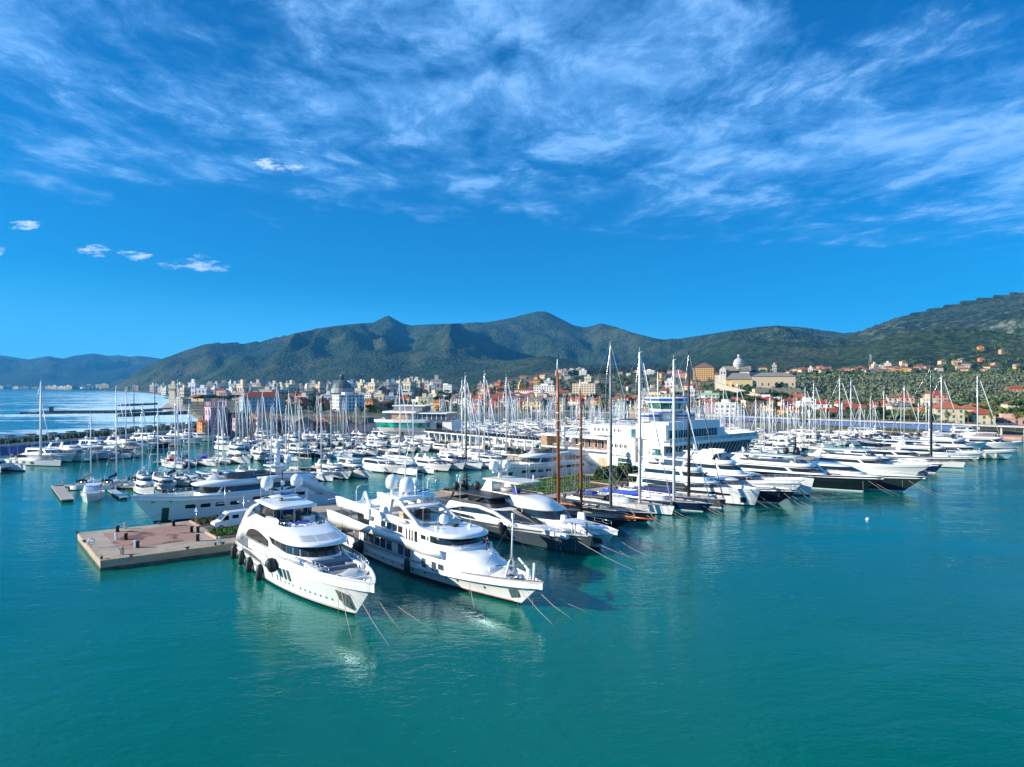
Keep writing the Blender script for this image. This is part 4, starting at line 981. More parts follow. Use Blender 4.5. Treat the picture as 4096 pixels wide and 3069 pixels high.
def cloth_tender(parent_loc, rz, L=5.2, label='', covered=True, m=CUSHL, group=None, name='tender'):
    o = empty(name, parent_loc, rz, label, 'tender', group); mb = MB()
    r = .36; pts = [(-L/2, -.75, .4), (L*.2, -.75, .42), (L*.4, -.45, .5), (L*.48, 0, .55), (L*.4, .45, .5), (L*.2, .75, .42), (-L/2, .75, .4)]
    mb.tube(pts, [r, r, r*.9, r*.8, r*.9, r, r], 10); mb.build('tube', m if covered else WHITE, o)
    mb = MB(); mb.loft([[(-L/2, -.7, .2), (-L/2, 0, -.25), (-L/2, .7, .2)], [(L*.2, -.6, .2), (L*.2, 0, -.2), (L*.2, .6, .2)], [(L*.44, -.05, .35), (L*.44, 0, .2), (L*.44, .05, .35)]], 0, True, False); mb.add([(-L/2, -.7, .25), (L*.3, -.6, .28), (L*.3, .6, .28), (-L/2, .7, .25)], [(0, 1, 2, 3)]); mb.build('hull', GREYL, o)
    if covered:
        mb = MB(); mb.loft([[(-L/2, -.9, .6), (-L/2, 0, 1.0), (-L/2, .9, .6)], [(-L*.1, -1.0, .65), (-L*.1, 0, 1.35), (-L*.1, 1.0, .65)], [(L*.25, -.8, .75), (L*.25, 0, 1.0), (L*.25, .8, .75)], [(L*.46, -.2, .8), (L*.46, 0, .85), (L*.46, .2, .8)]], 0, True, False); mb.build('cover', m, o)
    else:
        mb = MB(); mb.bbox(-.4, .3, -.3, .3, .28, 1.05); mb.build('console', WHITE, o)
        mb = MB(); mb.bbox(-L/2-.25, -L/2+.15, -.2, .2, .3, 1.0); mb.build('outboard', BLACK, o)
    return o
# ------------------------------------------------------------------ the white yacht beside the pier head
WM = [WHITE, BLACKH, WHITE2, WHITE]
def yacht_one():
    H = Hull(38.2, 7.9, [(0, 2.5), (.10, 2.55), (.22, 2.75), (.36, 3.2), (.50, 3.85), (.62, 4.25), (.78, 4.35), (1, 4.55)], rake=5.0, sw=.86, tm=.40, pd=2.7, pw=1.9, fl=1.25, wl=.88, blunt=.92, boot=.32)
    r = yroot(1418, 2463, R(-53.9), H, 'motor_yacht', 'white three-deck motor yacht with sweeping arched windows beside the bare pier head')
    H.build(WM, r, 1.05, TEAKG, 34)
    # lower black rubbing line along the aft hull, arched side-deck recess, portholes
    for sd in (-1, 1):
        H.strip(-18.8, -6.2, lambda x: 1.20, lambda x: 1.30, sd, 14, .05).build('rubbing_strake', BLACK, r)
        H.strip(-18.6, 13, .42, .47, sd, 26, .035).build('waterline_stripe', BLACK, r)
        H.strip(-14.6, -3.4, lambda x: 1.85+.12*(x+14.6)/11, lambda x: 1.87+.12*(x+14.6)/11+.75*math.sin(math.pi*min(1, max(0, ((x+14.6)/11.2))**.62))**.8, sd, 18, .05).build('side_deck_opening', GREYD, r)
        H.strip(-13.4, -4.0, lambda x: 1.98+.1*(x+14.6)/11, lambda x: 2.08+.1*(x+14.6)/11, sd, 10, .12).build('handrail', WHITE, r)
        for k, x in enumerate((1.3, 2.35, 3.4)):
            H.oval(x, 2.45-.02*k, .34, .72, sd, .04, 14, 4).build('window', GLASSB, r)
        for x in (-1.9, -.2, .7): H.oval(x, 1.5, .09, .42, sd, .04, 8, 4).build('window', GLASSB, r)
        for k in range(10): H.oval(1.9+k*1.0 if k < 3 else 2.6+k*1.0, 1.35, .11, .13, sd, .04).build('porthole', GLASSB, r)
        # anchor pocket, mooring fairleads
        a = 15.0
        H.strip(12.9, 14.8, lambda x: 1.55-(x-12.9)*.42, lambda x: 2.75-(x-12.9)*.15, sd, 4, .05).build('anchor_pocket', GREYD, r)
        H.strip(13.3, 14.5, lambda x: 1.2-(x-12.9)*.3, lambda x: 1.75-(x-12.9)*.1, sd, 3, .12).build('anchor', STEEL, r)
        for x in (11.3, 12.2, 13.1): H.strip(x, x+.75, 3.25, 3.48, sd, 2, .04).build('fairlead', GREYD, r)
        H.strip(-18.6, -17.9, 1.7, 2.1, sd, 2, .05).build('fairlead', BLACK, r); H.strip(-3.0, -2.4, 1.75, 2.1, sd, 2, .05).build('fairlead', BLACK, r)
    # swim platform, cockpit coaming
    mb = MB(); mb.bbox(-20.6, -19.1, -3.0, 3.0, .35, .6); mb.build('swim_platform', TEAKG, r)
    # main deck house
    t1 = Tier([(-14.0, 7.4, 3.05, 7, 2.2), (-13.6, 7.1, 3.0, 7, 4.55)]); t1.shell().build('main_deckhouse', WHITE, r)
    # upper side fairing (the white wing that sweeps from the stern upward): thick shell each side
    for sd in (-1, 1):
        mb = MB(); P_ = [(-18.4, 2.55, 3.0), (-16.6, 3.0, 4.9), (-14.5, 4.0, 5.7), (-11.5, 4.15, 6.3), (-8, 4.2, 6.6), (-4.5, 4.25, 6.3), (-2.2, 4.1, 5.0), (1.5, 4.0, 4.75), (6, 4.0, 4.55)]
        rings = []
        for x, zl, zh in P_:
            y = 3.72-(.25 if x < -15 else 0)-(.12*max(0, x-0)); rings.append([(x, sd*y, zl), (x-.3, sd*(y-.12), zh), (x-.3, sd*(y-.55), zh), (x, sd*(y-.5), zl)])
        mb.loft(rings, 0, True, True, True, True); mb.build('side_wing', WHITE, r, recalc=True)
        # arched saloon window set in the wing
        mb = MB(); vs_ = []; n = 16
        for k in range(n+1):
            t = k/n; x = lerp(-12.2, -3.0, t); y = 3.72-(.12*max(0, x))+.035; lo = 4.38+.18*t; hi = lo+.06+1.35*math.sin(math.pi*min(1, t**.75*.86))**.75*(1-.1*t)
            vs_ += [(x, sd*y, lo), (x-.2, sd*(y-.06), hi)]
        mb.add(vs_, [(k*2, k*2+2, k*2+3, k*2+1) if sd < 0 else (k*2, k*2+1, k*2+3, k*2+2) for k in range(n)]); mb.build('window', GLASS, r)
    # upper deck (wheelhouse)
    t2 = Tier([(-11, 6.6, 3.3, 6.0, 4.2), (-11, 6.3, 3.25, 5.8, 4.7), (-11, 5.5, 3.05, 5.4, 5.9)], 2.4); t2.shell().build('wheelhouse', WHITE, r)
    w = t2.nose(1, -3.6, 4.72, 5.86, 40, .03).build('windscreen', GLASS, r)
    t2.mullions(1, [.5+i*.042 for i in range(-6, 7)], 4.72, 5.88, w, BLACK)
    # brow, coach roof and sun deck coaming
    t3 = Tier([(-13.5, 6.4, 3.6, 5.9, 5.88), (-13.6, 7.0, 3.85, 6.1, 5.98), (-13.6, 7.0, 3.86, 6.1, 6.12), (-13.5, 6.1, 3.6, 5.6, 6.32), (-13.3, 3.8, 3.2, 4.2, 6.85), (-13.0, 1.3, 2.95, 2.6, 7.28), (-12.9, 1.0, 2.8, 2.5, 7.32)], 2.5)
    t3.shell(cap=False).build('brow', WHITE, r)
    pan = MB(); t3.band(3, .40, .60, 6.38, 6.8, 14, .012, pan); pan.build('skylight_panel', GREYL, r)
    t3b = Tier([(-12.9, 1.0, 2.8, 2.5, 7.30), (-12.9, .95, 2.78, 2.5, 6.65)], 2.5); m_ = t3b.shell(capm=1); m_.build('sun_deck', [WHITE2, TEAKG], r)
    # sun-deck rail, jacuzzi, bar, loungers
    o = outline(-4.5, 1.05, 2.85, 2.5, 2.5); rail(r, [(x, y, 7.3) for x, y in o[4:-4]][::2], .45, STEEL, 1, .02, mid=False)
    mb = MB(); mb.lathe([(1.45, 0), (1.5, .5), (1.4, .62), (1.15, .62), (1.12, .5)], (-1.7, 0, 6.65), 4, 0, False); mb.bbox(-3.2, -.5, -1.5, 1.5, 6.65, 7.2); jz = mb.build('spa_pool', WHITE, r)
    mb = MB(); mb.bbox(-2.7, -1.0, -1.05, 1.05, 7.205, 7.30); mb.build('cover_pad', POOL, jz)
    mb = MB(); mb.bbox(-4.8, -3.6, .9, 2.4, 6.65, 7.55); mb.bbox(-4.9, -3.5, .8, 2.5, 7.553, 7.63); mb.build('bar', WHITE, r)
    for y in (-1.9, -1.0): mb = MB(); mb.bbox(-4.6, -3.2, y-.4, y+.4, 6.66, 7.0); mb.box((-4.5, y, 7.2), (.25, .8, .5)); mb.build('sun_lounger', CUSH, r)
    # hardtop on dark glass, arches
    ht = Tier([(-11.6, -3.4, 2.6, 1.6, 8.75), (-11.8, -3.1, 2.8, 1.7, 8.84), (-11.8, -3.1, 2.8, 1.7, 9.02), (-11.10, -3.6, 2.5, 1.6, 9.18)], 3.2); ht.shell().build('hardtop', WHITE, r)
    gl = Tier([(-10.80, -4.6, 2.4, .9, 6.66), (-10.80, -4.4, 2.5, .9, 8.76)], 4); gb = gl.shell(cap=False).build('glass_enclosure', GLASS, r)
    gl.mullions(0, [.30, .36, .42, .5, .58, .64, .70], 6.7, 8.75, gb, GREYL, .003)
    for sd in (-1, 1):
        mb = MB(); rings = []
        for x, z, w_ in ((-15.6, 5.6, .9), (-14.0, 6.8, 1.0), (-12.2, 7.7, .85), (-10.4, 8.5, .5), (-9.0, 8.85, .3)):
            rings.append([(x-w_*.6, sd*3.45, z-w_*.4), (x+w_*.6, sd*3.4, z-w_*.5), (x+w_*.5, sd*3.05, z+w_*.3), (x-w_*.6, sd*3.1, z+w_*.45)])
        mb.loft(rings, 0, True, True, True, True); mb.build('arch', WHITE, r, recalc=True)
        mb = MB(); rings = []
        for x, z in ((-6.4, 6.7), (-4.4, 7.1), (-2.2, 7.3)): rings.append([(x-.5, sd*3.0, z-.1), (x+.5, sd*2.95, z-.1), (x+.4, sd*2.8, z+.75-.25*(x+6.4)/4.6), (x-.6, sd*2.8, z+.9-.25*(x+6.4)/4.6)])
        mb.loft(rings, 0, True, True, True, True); mb.build('wind_deflector', WHITE2, r, recalc=True)
    # mast: dark lattice with two big domes
    mb = MB()
    mb.tube([(-9.3, 0, 9.10), (-9.1, 0, 13.00)], [.16, .07], 8)
    for z, w_ in ((11.90, .9), (12.50, .6), (11.30, .7)): mb.tube([(-9.1, -w_, z), (-9.1, w_, z)], .05, 5); mb.tube([(-9.1-w_*.5, 0, z+.1), (-9.1+w_*.5, 0, z+.1)], .04, 5)
    for sd in (-1, 1): mb.tube([(-9.2, 0, 10.10), (-9.2, sd*.9, 10.55), (-9.2, sd*1.95, 10.70)], .13, 6)
    mb.tube([(-10.1, 0, 9.10), (-9.3, 0, 11.00)], .09, 6); ms_ = mb.build('mast', BLACK, r)
    for sd in (-1, 1): sat_dome(ms_, (-9.2, sd*1.95, 10.80), .78)
    sat_dome(ms_, (-9.0, 0, 11.10), .27)
    mb = MB(); mb.lathe([(.3, 0), (1.5, .12), (1.75, .25), (1.2, .35), (.3, .42)], (-8.6, 0, 9.50), 14, 0, True, .75, 1.15); mb.build('radar_wing', WHITE, r)
    mb = MB(); mb.lathe([(.3, 0), (1.0, .1), (1.1, .2), (.3, .3)], (-8.9, 0, 10.15), 12, 0, True, .5, 1.15); mb.build('radar_wing', WHITE, r)
    mb = MB(); mb.box((-8.4, .2, 9.93), (.25, 1.7, .16), 0, .5); mb.build('radar', BLUEC, r)
    whip(r, (-6.6, -2.3, 9.10), 4.8); whip(r, (-10.6, 2.2, 9.10), 4.8); whip(r, (-6, 2.2, 9.10), 1.8); whip(r, (-11.00, -2.2, 9.10), 2.0)
    # fore deck: lounge, tender under its cover, windlasses
    mb = MB(); mb.bbox(7.0, 7.8, -2.1, 2.1, 3.3, 4.3); mb.bbox(7.8, 9.6, -2.2, -1.45, 3.3, 4.2); mb.bbox(7.8, 9.6, 1.45, 2.2, 3.3, 4.2); sofa = mb.build('fore_deck_sofa', CUSH, r)
    mb = MB(); mb.loft([[(6.8, -2.1, 4.3), (6.8, 2.1, 4.3), (7.2, 2.1, 4.75), (7.2, -2.1, 4.75)], [(7.9, -2.1, 4.3), (7.9, 2.1, 4.3), (7.6, 2.1, 4.65), (7.6, -2.1, 4.65)]], 0, False, True, True, True); mb.build('backrest_cover', CUSH, sofa, recalc=True)
    for y in (-.8, .7): mb = MB(); mb.bbox(8.5, 9.2, y-.45, y+.45, 3.35, 4.0); mb.build('table', CUSH, r)
    mb = MB(); mb.bbox(10.0, 12.0, -1.9, 1.9, 3.3, 4.05); mb.bbox(9.95, 10.2, -1.9, 1.9, 4.053, 4.4); mb.build('sunpad', CUSH, r)
    for sd in (-1, 1): mb = MB(); mb.bbox(6.4, 10.8, sd*2.45-.22, sd*2.4+.22, 3.4, 4.42); mb.build('deck_locker', WHITE, r)
    for sd in (-1, 1): rail(r, [(x, sd*(2.6-.06*(x-7)), 4.3) for x in (7.2, 8.3, 9.4, 10.5, 11.6, 12.7)], .75, STEEL)
    for y in (-.75, .75):
        mb = MB(); mb.lathe([(.32, 0), (.28, .35), (.42, .42), (.42, .6), (.15, .75)], (16.3, y, 3.45), 10); mb.build('windlass', CUSHL, r)
    mb = MB(); mb.bbox(14.6, 14.9, -1.45, 1.45, 3.45, 4.15); mb.bbox(15.2, 15.9, -.25, .25, 3.45, 3.9); mb.build('breakwater', WHITE, r)
    for y in (-.95, -.6, .6, .95):
        mb = MB(); mb.lathe([(.12, 0), (.12, .45), (.2, .5), (.2, .6)], (15.4, y, 3.45), 8); mb.build('bollard', STEEL, r)
    whip(r, (18.3, 0, 4.7), 1.2)
    hull_rail(r, H, .56, .80, 10, .55)
    # fenders hanging on the port-facing side towards the pier
    for k, (x, z, tl) in enumerate(((-19.0, .95, .05), (-14.2, 1.05, .08), (-10.2, .95, .08), (-5.6, .95, .1))):
        p = W_of(r, H.at(x, z, -1, .42)); fender(r, ['black fender at the very stern corner of the arched-window yacht', 'black fender, second from the stern of the arched-window yacht', 'black fender, third from the stern of the arched-window yacht', 'black fender nearest the three oval windows of the arched-window yacht'][k], loc=p, h=1.9, r=.42, tilt=.12, rope=1.5)
    p = W_of(r, H.at(.3, 3.1, -1, .55)); f_ = fender(r, 'big black fender tied up high and tilted on the arched-window yacht', loc=p, h=1.55, r=.62, tilt=-.5, rope=1.2)
    for sd, tt, o_, ah, lb in ((-1, .90, 1.5, 9, 'pale mooring line nearest the pier head, off the arched-window yacht bow'), (-1, .955, .2, 12, 'second mooring line off the arched-window yacht bow, longest one'), (1, .93, .5, 10, 'mooring line off the far side of the arched-window yacht bow'), (1, .9, 3, 15, 'low mooring line crossing between the two foreground yachts')):
        mooring(r, H, tt, sd, o_, ah, lb)
    for tt, sd in ((.89, -1), (.92, -1), (.95, 1)): drop_line(r, H, tt, sd, {(.89, -1): 'vertical line dropping from the pocket of the arched-window yacht', (.92, -1): 'vertical line beside the anchor of the arched-window yacht', (.95, 1): 'vertical line under the far bow of the arched-window yacht'}[(tt, sd)])
    p = W_of(r, (13.0, .2, 3.45)); t_ = cloth_tender(p, HB+math.pi/2+.25, 3.5, 'tender under a pale cover on the arched-window yacht foredeck')
    return r, H
Y1, H1 = yacht_one()
# ------------------------------------------------------------------ the classic white three-decker beside it
def person(loc, rz, label, top, legs, pose='stand', scale=1.0, hair=(.02, .015, .01)):
    """one continuous skinned body, clothed by children that hug it"""
    root = empty('person', loc, rz, label, 'person')
    def skin(name, J, E, mats, lv=1):
        me = bpy.data.meshes.new(name); me.from_pydata([j[0] for j in J], E, []); me.materials.append(mats)
        o = bpy.data.objects.new(name, me); COL.objects.link(o)
        sk = o.modifiers.new('Skin', 'SKIN'); sv = me.skin_vertices[0].data
        for i, j in enumerate(J): sv[i].radius = (j[1], j[2] if len(j) > 2 else j[1])
        sv[0].use_root = True
        ss = o.modifiers.new('Sub', 'SUBSURF'); ss.levels = ss.render_levels = lv
        dg = bpy.context.evaluated_depsgraph_get(); m2 = bpy.data.meshes.new_from_object(o.evaluated_get(dg)); bpy.data.objects.remove(o)
        for p in m2.polygons: p.use_smooth = True
        o2 = bpy.data.objects.new(name, m2); COL.objects.link(o2); o2.parent = root; reg(o2, root); m2.materials.clear(); m2.materials.append(mats); return o2
    J = [((0, 0, .96), .13, .10), ((0, 0, 1.15), .125, .09), ((.01, 0, 1.36), .16, .10), ((.02, 0, 1.49), .055), ((.03, 0, 1.55), .05), ((.04, 0, 1.66), .085, .10), ((.04, 0, 1.74), .075, .085)]
    E = [(0, 1), (1, 2), (2, 3), (3, 4), (4, 5), (5, 6)]
    for sd in (-1, 1):
        b = len(J); st = .10*sd
        J += [((0, sd*.10, .92), .085), ((st*.5+.02, sd*.11, .50), .062), ((st*.6, sd*.11, .10), .042), ((st*.6+.13, sd*.12, .035), .036)]
        E += [(0, b), (b, b+1), (b+1, b+2), (b+2, b+3)]
        b = len(J); J += [((.01, sd*.20, 1.42), .052), ((-.02, sd*.25, 1.14), .042), ((.10, sd*.24, .92), .034), ((.13, sd*.235, .84), .030), ((.16, sd*.23, .77), .016)]
        E += [(2, b), (b, b+1), (b+1, b+2), (b+2, b+3), (b+3, b+4)]
        for f in range(3): J.append(((.14+.02*f, sd*(.215+.02*f), .755-.01*f), .009)); E.append((b+3, len(J)-1))
        J.append(((.18, sd*.20, .82), .010)); E.append((b+3, len(J)-1))
    body = skin('body', J, E, SKIN)
    Jt = [((0, 0, .90), .145, .115), ((0, 0, 1.15), .145, .11), ((.01, 0, 1.37), .175, .118), ((.02, 0, 1.47), .07)]; Et = [(0, 1), (1, 2), (2, 3)]
    for sd in (-1, 1): b = len(Jt); Jt += [((.01, sd*.21, 1.42), .068), ((-.02, sd*.26, 1.14), .057), ((.09, sd*.245, .94), .048)]; Et += [(2, b), (b, b+1), (b+1, b+2)]
    skin('jacket', Jt, Et, top)
    Jl = [((0, 0, .96), .14, .11)]; El = []
    for sd in (-1, 1): b = len(Jl); Jl += [((0, sd*.10, .90), .10), ((.02+.05*sd, sd*.11, .50), .076), ((.06*sd, sd*.11, .10), .058)]; El += [(0, b), (b, b+1), (b+1, b+2)]
    skin('trousers', Jl, El, legs)
    mb = MB(); mb.ell((.025, 0, 1.70), (.11, .095, .10), 0, 10, 6); mb.build('hair', mat('dark_hair', hair, .7), root)
    mb = MB()
    mb.ell((.145, 0, 1.655), (.02, .014, .022), 0, 6, 4)
    for sd in (-1, 1): mb.ell((.04, sd*.092, 1.66), (.025, .012, .032), 0, 6, 4)
    mb.build('face', SKIN, root)
    mb = MB()
    for sd in (-1, 1): mb.ell((.128, sd*.034, 1.68), (.01, .014, .01), 0, 6, 4)
    mb.bbox(.128, .136, -.025, .025, 1.61, 1.618); mb.build('eyes_and_mouth', BLACK, root)
    for sd in (-1, 1): mb = MB(); mb.ell((.06*sd+.06, sd*.115, .04), (.13, .05, .045), 0, 8, 5); mb.build('shoe', BLACK, root)
    root.scale = (scale,)*3; return root
def yacht_two():
    H = Hull(46.5, 8.6, [(0, 2.15), (.35, 2.1), (.55, 2.25), (.75, 2.65), (.9, 3.05), (1, 3.4)], rake=4.2, sw=.88, tm=.42, pd=2.7, pw=1.75, fl=1.7, wl=.9, boot=.32)
    r = yroot(2077, 2420, R(-52.7), H, 'motor_yacht', 'long white classic motor yacht with a brown cap rail and bow mast')
    H.build([WHITE, BLACKH, WHITE2, BROWN], r, .85, TEAKG, 36)
    for sd in (-1, 1):
        H.strip(-22.8, 18.4, .36, .42, sd, 34, .035).build('waterline_stripe', REDP, r)
        H.strip(-22, 4.5, 1.30, 1.38, sd, 22, .07).build('rubbing_strake', WHITE2, r)
        for k in range(9): H.oval(-15.5+k*2.5, .98, .17, .17, sd, .03).build('porthole', GLASSB, r)
        for x in (8.6, 10.6, 14.8): H.oval(x, 1.25, .17, .17, sd, .03).build('porthole', GLASSB, r)
        for x in (-14, -9.4, -4.6, 0.4): H.strip(x, x+1.1, 1.62, 1.72, sd, 2, .03).build('vent_slot', GREYL, r)
        for x in (12.2, 13.6, 17.0, 19.4): H.strip(x, x+.9, 2.2, 2.28, sd, 2, .03).build('fairlead', GREYL, r)
        H.strip(18.3, 19.6, lambda x: .7+(x-18.3)*.25, lambda x: 1.75+(x-18.3)*.12, sd, 3, .04).build('anchor_pocket', GREYD, r)
        H.strip(18.6, 19.4, lambda x: .8+(x-18.3)*.2, lambda x: 1.5+(x-18.3)*.1, sd, 3, .12).build('anchor', STEEL, r)
    mb = MB(); mb.bbox(-25, -23.2, -3.1, 3.1, .3, .55); mb.build('swim_platform', TEAKG, r)
    # main deck: recessed saloon wall with windows, then the full-beam forward house
    t1 = Tier([(-17, 9, 3.0, 4, 1.3), (-17, 9, 3.0, 4, 3.85)]); t1.shell().build('main_saloon', WHITE2, r)
    t1.windows(0, [(-13.6, -12.2), (-11.9, -10.4), (-10.1, -8.6), (-8.3, -6.8), (-6.5, -5.0), (-3.2, -1.7), (-1.4, .1)], 1.9, 3.4, r, GLASSB)
    mb = MB(); mb.bbox(-16.6, -15.2, -3.06, 3.06, 1.4, 3.7); mb.build('dark_bulkhead', GREYD, r)
    # full-beam forward superstructure rising from the sheer, stepping down to the bow
    F1 = Tier([(2.5, 15.6, 3.95, 9.5, lambda x: 2.0+.035*max(0, x)), (2.5, 15.4, 3.86, 9.5, 3.05), (2.5, 15.1, 3.72, 9.4, 3.4), (2.5, 14.0, 3.52, 8.8, 3.55), (2.5, 13.6, 3.4, 8.6, 4.1), (2.5, 12.6, 3.25, 7.8, 4.4), (2.5, 11.2, 3.0, 7, 4.52)], 2.35)
    F1.shell().build('forward_house', WHITE, r)
    F1.windows(0, [(4.6, 5.6), (7.0, 8.0)], 1.95, 2.98, r, GLASSB); F1.windows(0, [(8.4, 9.5)], 2.35, 2.95, r, GLASSB); F1.windows(2, [(5.2, 6.6)], 3.43, 3.6, r, GLASSB)
    mb = MB(); mb.bbox(15.0, 15.15, -1.2, -.35, 2.2, 3.5); mb.build('door', WHITE, r); mb = MB(); mb.bbox(14.6, 14.98, -.35, .6, 2.2, 3.45); mb.build('doorway', BLACK, r)
    # side fairing: bulwark of the upper deck, sweeping from the stern
    for sd in (-1, 1):
        mb = MB(); rings = []
        for x, zl, zh in ((-24.2, 3.2, 4.85), (-22.6, 2.95, 4.95), (-18, 3.1, 4.85), (-10, 3.55, 4.62), (-2, 3.75, 4.6), (4, 3.3, 4.6), (9, 3.6, 4.55)):
            y = 4.0-.02*max(0, x); rings.append([(x, sd*(y-.05), zl), (x-.4, sd*(y+.02), zh), (x-.4, sd*(y-.14), zh), (x, sd*(y-.25), zl)])
        mb.loft(rings, 0, True, True, True, True); mb.build('upper_bulwark', WHITE, r, recalc=True)
        mb = MB(); rings = []
        for x, zl, zh in ((-21.9, 5.75, 7.2), (-20.2, 5.55, 7.3), (-14, 5.75, 7.15), (-6, 6.1, 6.85), (0, 6.2, 6.75)):
            y = 3.55; rings.append([(x, sd*(y-.05), zl), (x-.4, sd*(y+.02), zh), (x-.4, sd*(y-.14), zh), (x, sd*(y-.25), zl)])
        mb.loft(rings, 0, True, True, True, True); mb.build('sun_deck_bulwark', WHITE, r, recalc=True)
    mb = MB(); mb.bbox(-23.2, -2, -3.9, 3.9, 3.55, 3.7); mb.build('upper_deck', TEAKG, r)
    mb = MB()
    for sd in (-1, 1):
        for x, z0, z1 in ((-22.5, 1.3, 3.3), (-19, 1.3, 3.5), (-20, 3.7, 5.8), (-16.5, 3.7, 5.9)): mb.tube([(x, sd*3.7, z0), (x, sd*3.6, z1)], .07, 6)
    mb.build('pillar', GREYD, r)
    # upper deck house and wheelhouse
    t2 = Tier([(-15, 9.6, 3.3, 4.2, 3.7), (-15, 9.5, 3.3, 4.2, 4.75), (-15, 9.0, 3.15, 4.0, 5.75)], 2.6); t2.shell().build('wheelhouse', WHITE, r)
    t2.windows(1, [(-7.6, -6.3), (-5.9, -4.6), (-4.2, -3.0), (-2.7, -1.5)], 4.85, 5.65, r, GLASS)
    t2.windows(1, [(-.5, -.2), (.3, .6), (.95, 1.25), (1.7, 2.4)], 4.3, 5.65, r, GLASS); t2.windows(1, [(3.3, 4.5), (4.9, 5.2)], 5.0, 5.5, r, GLASS)
    mb = MB(); mb.bbox(-14.9, -11.2, -3.34, 3.34, 4.0, 5.6); mb.build('sliding_door', GLASS, r)
    w = t2.nose(1, 5.6, 4.95, 5.72, 24, .04).build('windscreen', GLASS, r); t2.mullions(1, [.44, .47, .5, .53, .56], 4.95, 5.72, w, BLACK, .002)
    tb = Tier([(5.2, 10.4, 3.45, 4.6, 4.15), (5.2, 10.6, 3.55, 4.7, 4.25), (5.2, 10.6, 3.55, 4.7, 4.9), (5.2, 10.4, 3.45, 4.6, 4.93)], 2.6); tb.shell(cap=False).build('portuguese_bridge', WHITE, r)
    # roof over it = sun deck
    t3 = Tier([(-21, 9.8, 3.35, 4.6, 5.76), (-21.2, 10.4, 3.62, 4.8, 5.9), (-21.2, 10.4, 3.62, 4.8, 6.1), (-21, 9.6, 3.3, 4.5, 6.32)], 2.6); t3.shell(capm=1).build('sun_deck', [WHITE, WHITE2], r)
    # flybridge windscreen ring and deck well
    fl = Tier([(-9.5, 2.6, 3.1, 4.2, 6.33), (-9.5, 3.2, 3.25, 4.5, 6.75), (-9.5, 3.3, 3.3, 4.5, 6.85)], 2.3); fl.shell(cap=False).build('flybridge_coaming', WHITE, r)
    mb = MB(); mb.loft([[(-.6, -2.2, 6.9), (-.3, 0, 7.35), (-.6, 2.2, 6.9)], [(-2.5, -2.3, 6.95), (-2.2, 0, 7.7), (-2.5, 2.3, 6.95)], [(-4, -2.2, 6.9), (-4, 0, 7.2), (-4, 2.2, 6.9)]], 0, True, False); mb.build('dark_awning', BLACK, r)
    for y in (-1.6, 0, 1.6): mb = MB(); mb.bbox(-4.6, -3.4, y-.5, y+.5, 6.34, 7.2); mb.build('helm_seat', TANC if y else CUSH, r)
    # A-frame arch with slanted legs, hardtop plate
    for sd in (-1, 1):
        mb = MB(); rings = []
        for x, z, w_, y in ((2.6, 6.5, .45, 3.25), (-.8, 7.5, .5, 3.05), (-3.4, 8.5, .55, 2.8), (-4.6, 8.95, .6, 2.5)): rings.append([(x-w_, sd*y, z), (x+w_, sd*y, z), (x+w_, sd*(y-.4), z+.1), (x-w_, sd*(y-.4), z+.1)])
        mb.loft(rings, 0, True, True, True, True); mb.build('arch_leg', WHITE, r, recalc=True)
        mb = MB(); mb.loft([[(-8.6, sd*3.2, 6.3), (-5.6, sd*3.2, 6.3), (-5.6, sd*2.8, 6.3), (-8.6, sd*2.8, 6.3)], [(-7.6, sd*2.9, 9.0), (-5.2, sd*2.9, 9.0), (-5.2, sd*2.5, 9.0), (-7.6, sd*2.5, 9.0)]], 0, False, True, True, True); mb.build('arch_leg', WHITE, r, recalc=True)
    ht = Tier([(-8.2, -3.2, 2.7, .8, 8.75), (-8.4, -3.0, 2.95, .9, 8.9), (-8.4, -3.0, 2.95, .9, 9.15), (-8.2, -3.2, 2.8, .8, 9.25)], 3.5); ht.shell().build('hardtop', WHITE, r)
    mb = MB(); mb.lathe([(.2, 0), (2.3, .1), (2.45, .22), (2.2, .3), (.2, .36)], (-1.9, 0, 8.0), 18, 0, True, .62, 1.1); mb.build('awning_wing', WHITE, r)
    # mast with domes
    mb = MB(); mb.bbox(-7.6, -6.2, -.5, .5, 9.2, 10.0); mb.tube([(-6.8, 0, 9.9), (-6.6, 0, 14.2)], [.14, .06], 8); mb.tube([(-6.6, -1.3, 11.4), (-6.6, 1.3, 11.4)], .06, 6); mb.tube([(-5.2, .9, 9.2), (-5.0, .9, 12.8)], [.07, .04], 6); mb.box((-5.0, .9, 11.9), (.1, 1.2, .08)); ms_ = mb.build('mast', WHITE, r)
    sat_dome(ms_, (-6.9, -1.9, 10.0), .95); sat_dome(ms_, (-5.2, -.6, 9.6), 1.0); sat_dome(ms_, (-7.2, 1.9, 10.1), .5)
    mb = MB(); mb.box((-8.6, -.5, 9.75), (.2, 2.2, .16), 0, .35); mb.build('radar', NAVY, ms_); mb = MB(); mb.box((-4.0, 1.3, 9.75), (.2, 2.0, .16), 0, .35); mb.build('radar', NAVY, ms_)
    mb = MB(); mb.lathe([(.15, -1.2), (.15, 0)], (-6.9, -1.9, 10.2), 8); mb.tube([(-6.9, -1.9, 9.2), (-6.9, -1.9, 9.9)], .25, 8); mb.tube([(-7.2, 1.9, 9.2), (-7.2, 1.9, 10.1)], .16, 8); mb.build('dome_pedestal', WHITE, ms_)
    sat_dome(r, (3.4, 0, 6.5), .62); whip(r, (1.6, -2.0, 6.3), 6.6, lean=0); whip(r, (3.2, 2.6, 6.3), 6.6); whip(r, (5.6, -2.2, 6.3), 1.7); whip(r, (6.2, 2.2, 6.3), 1.7)
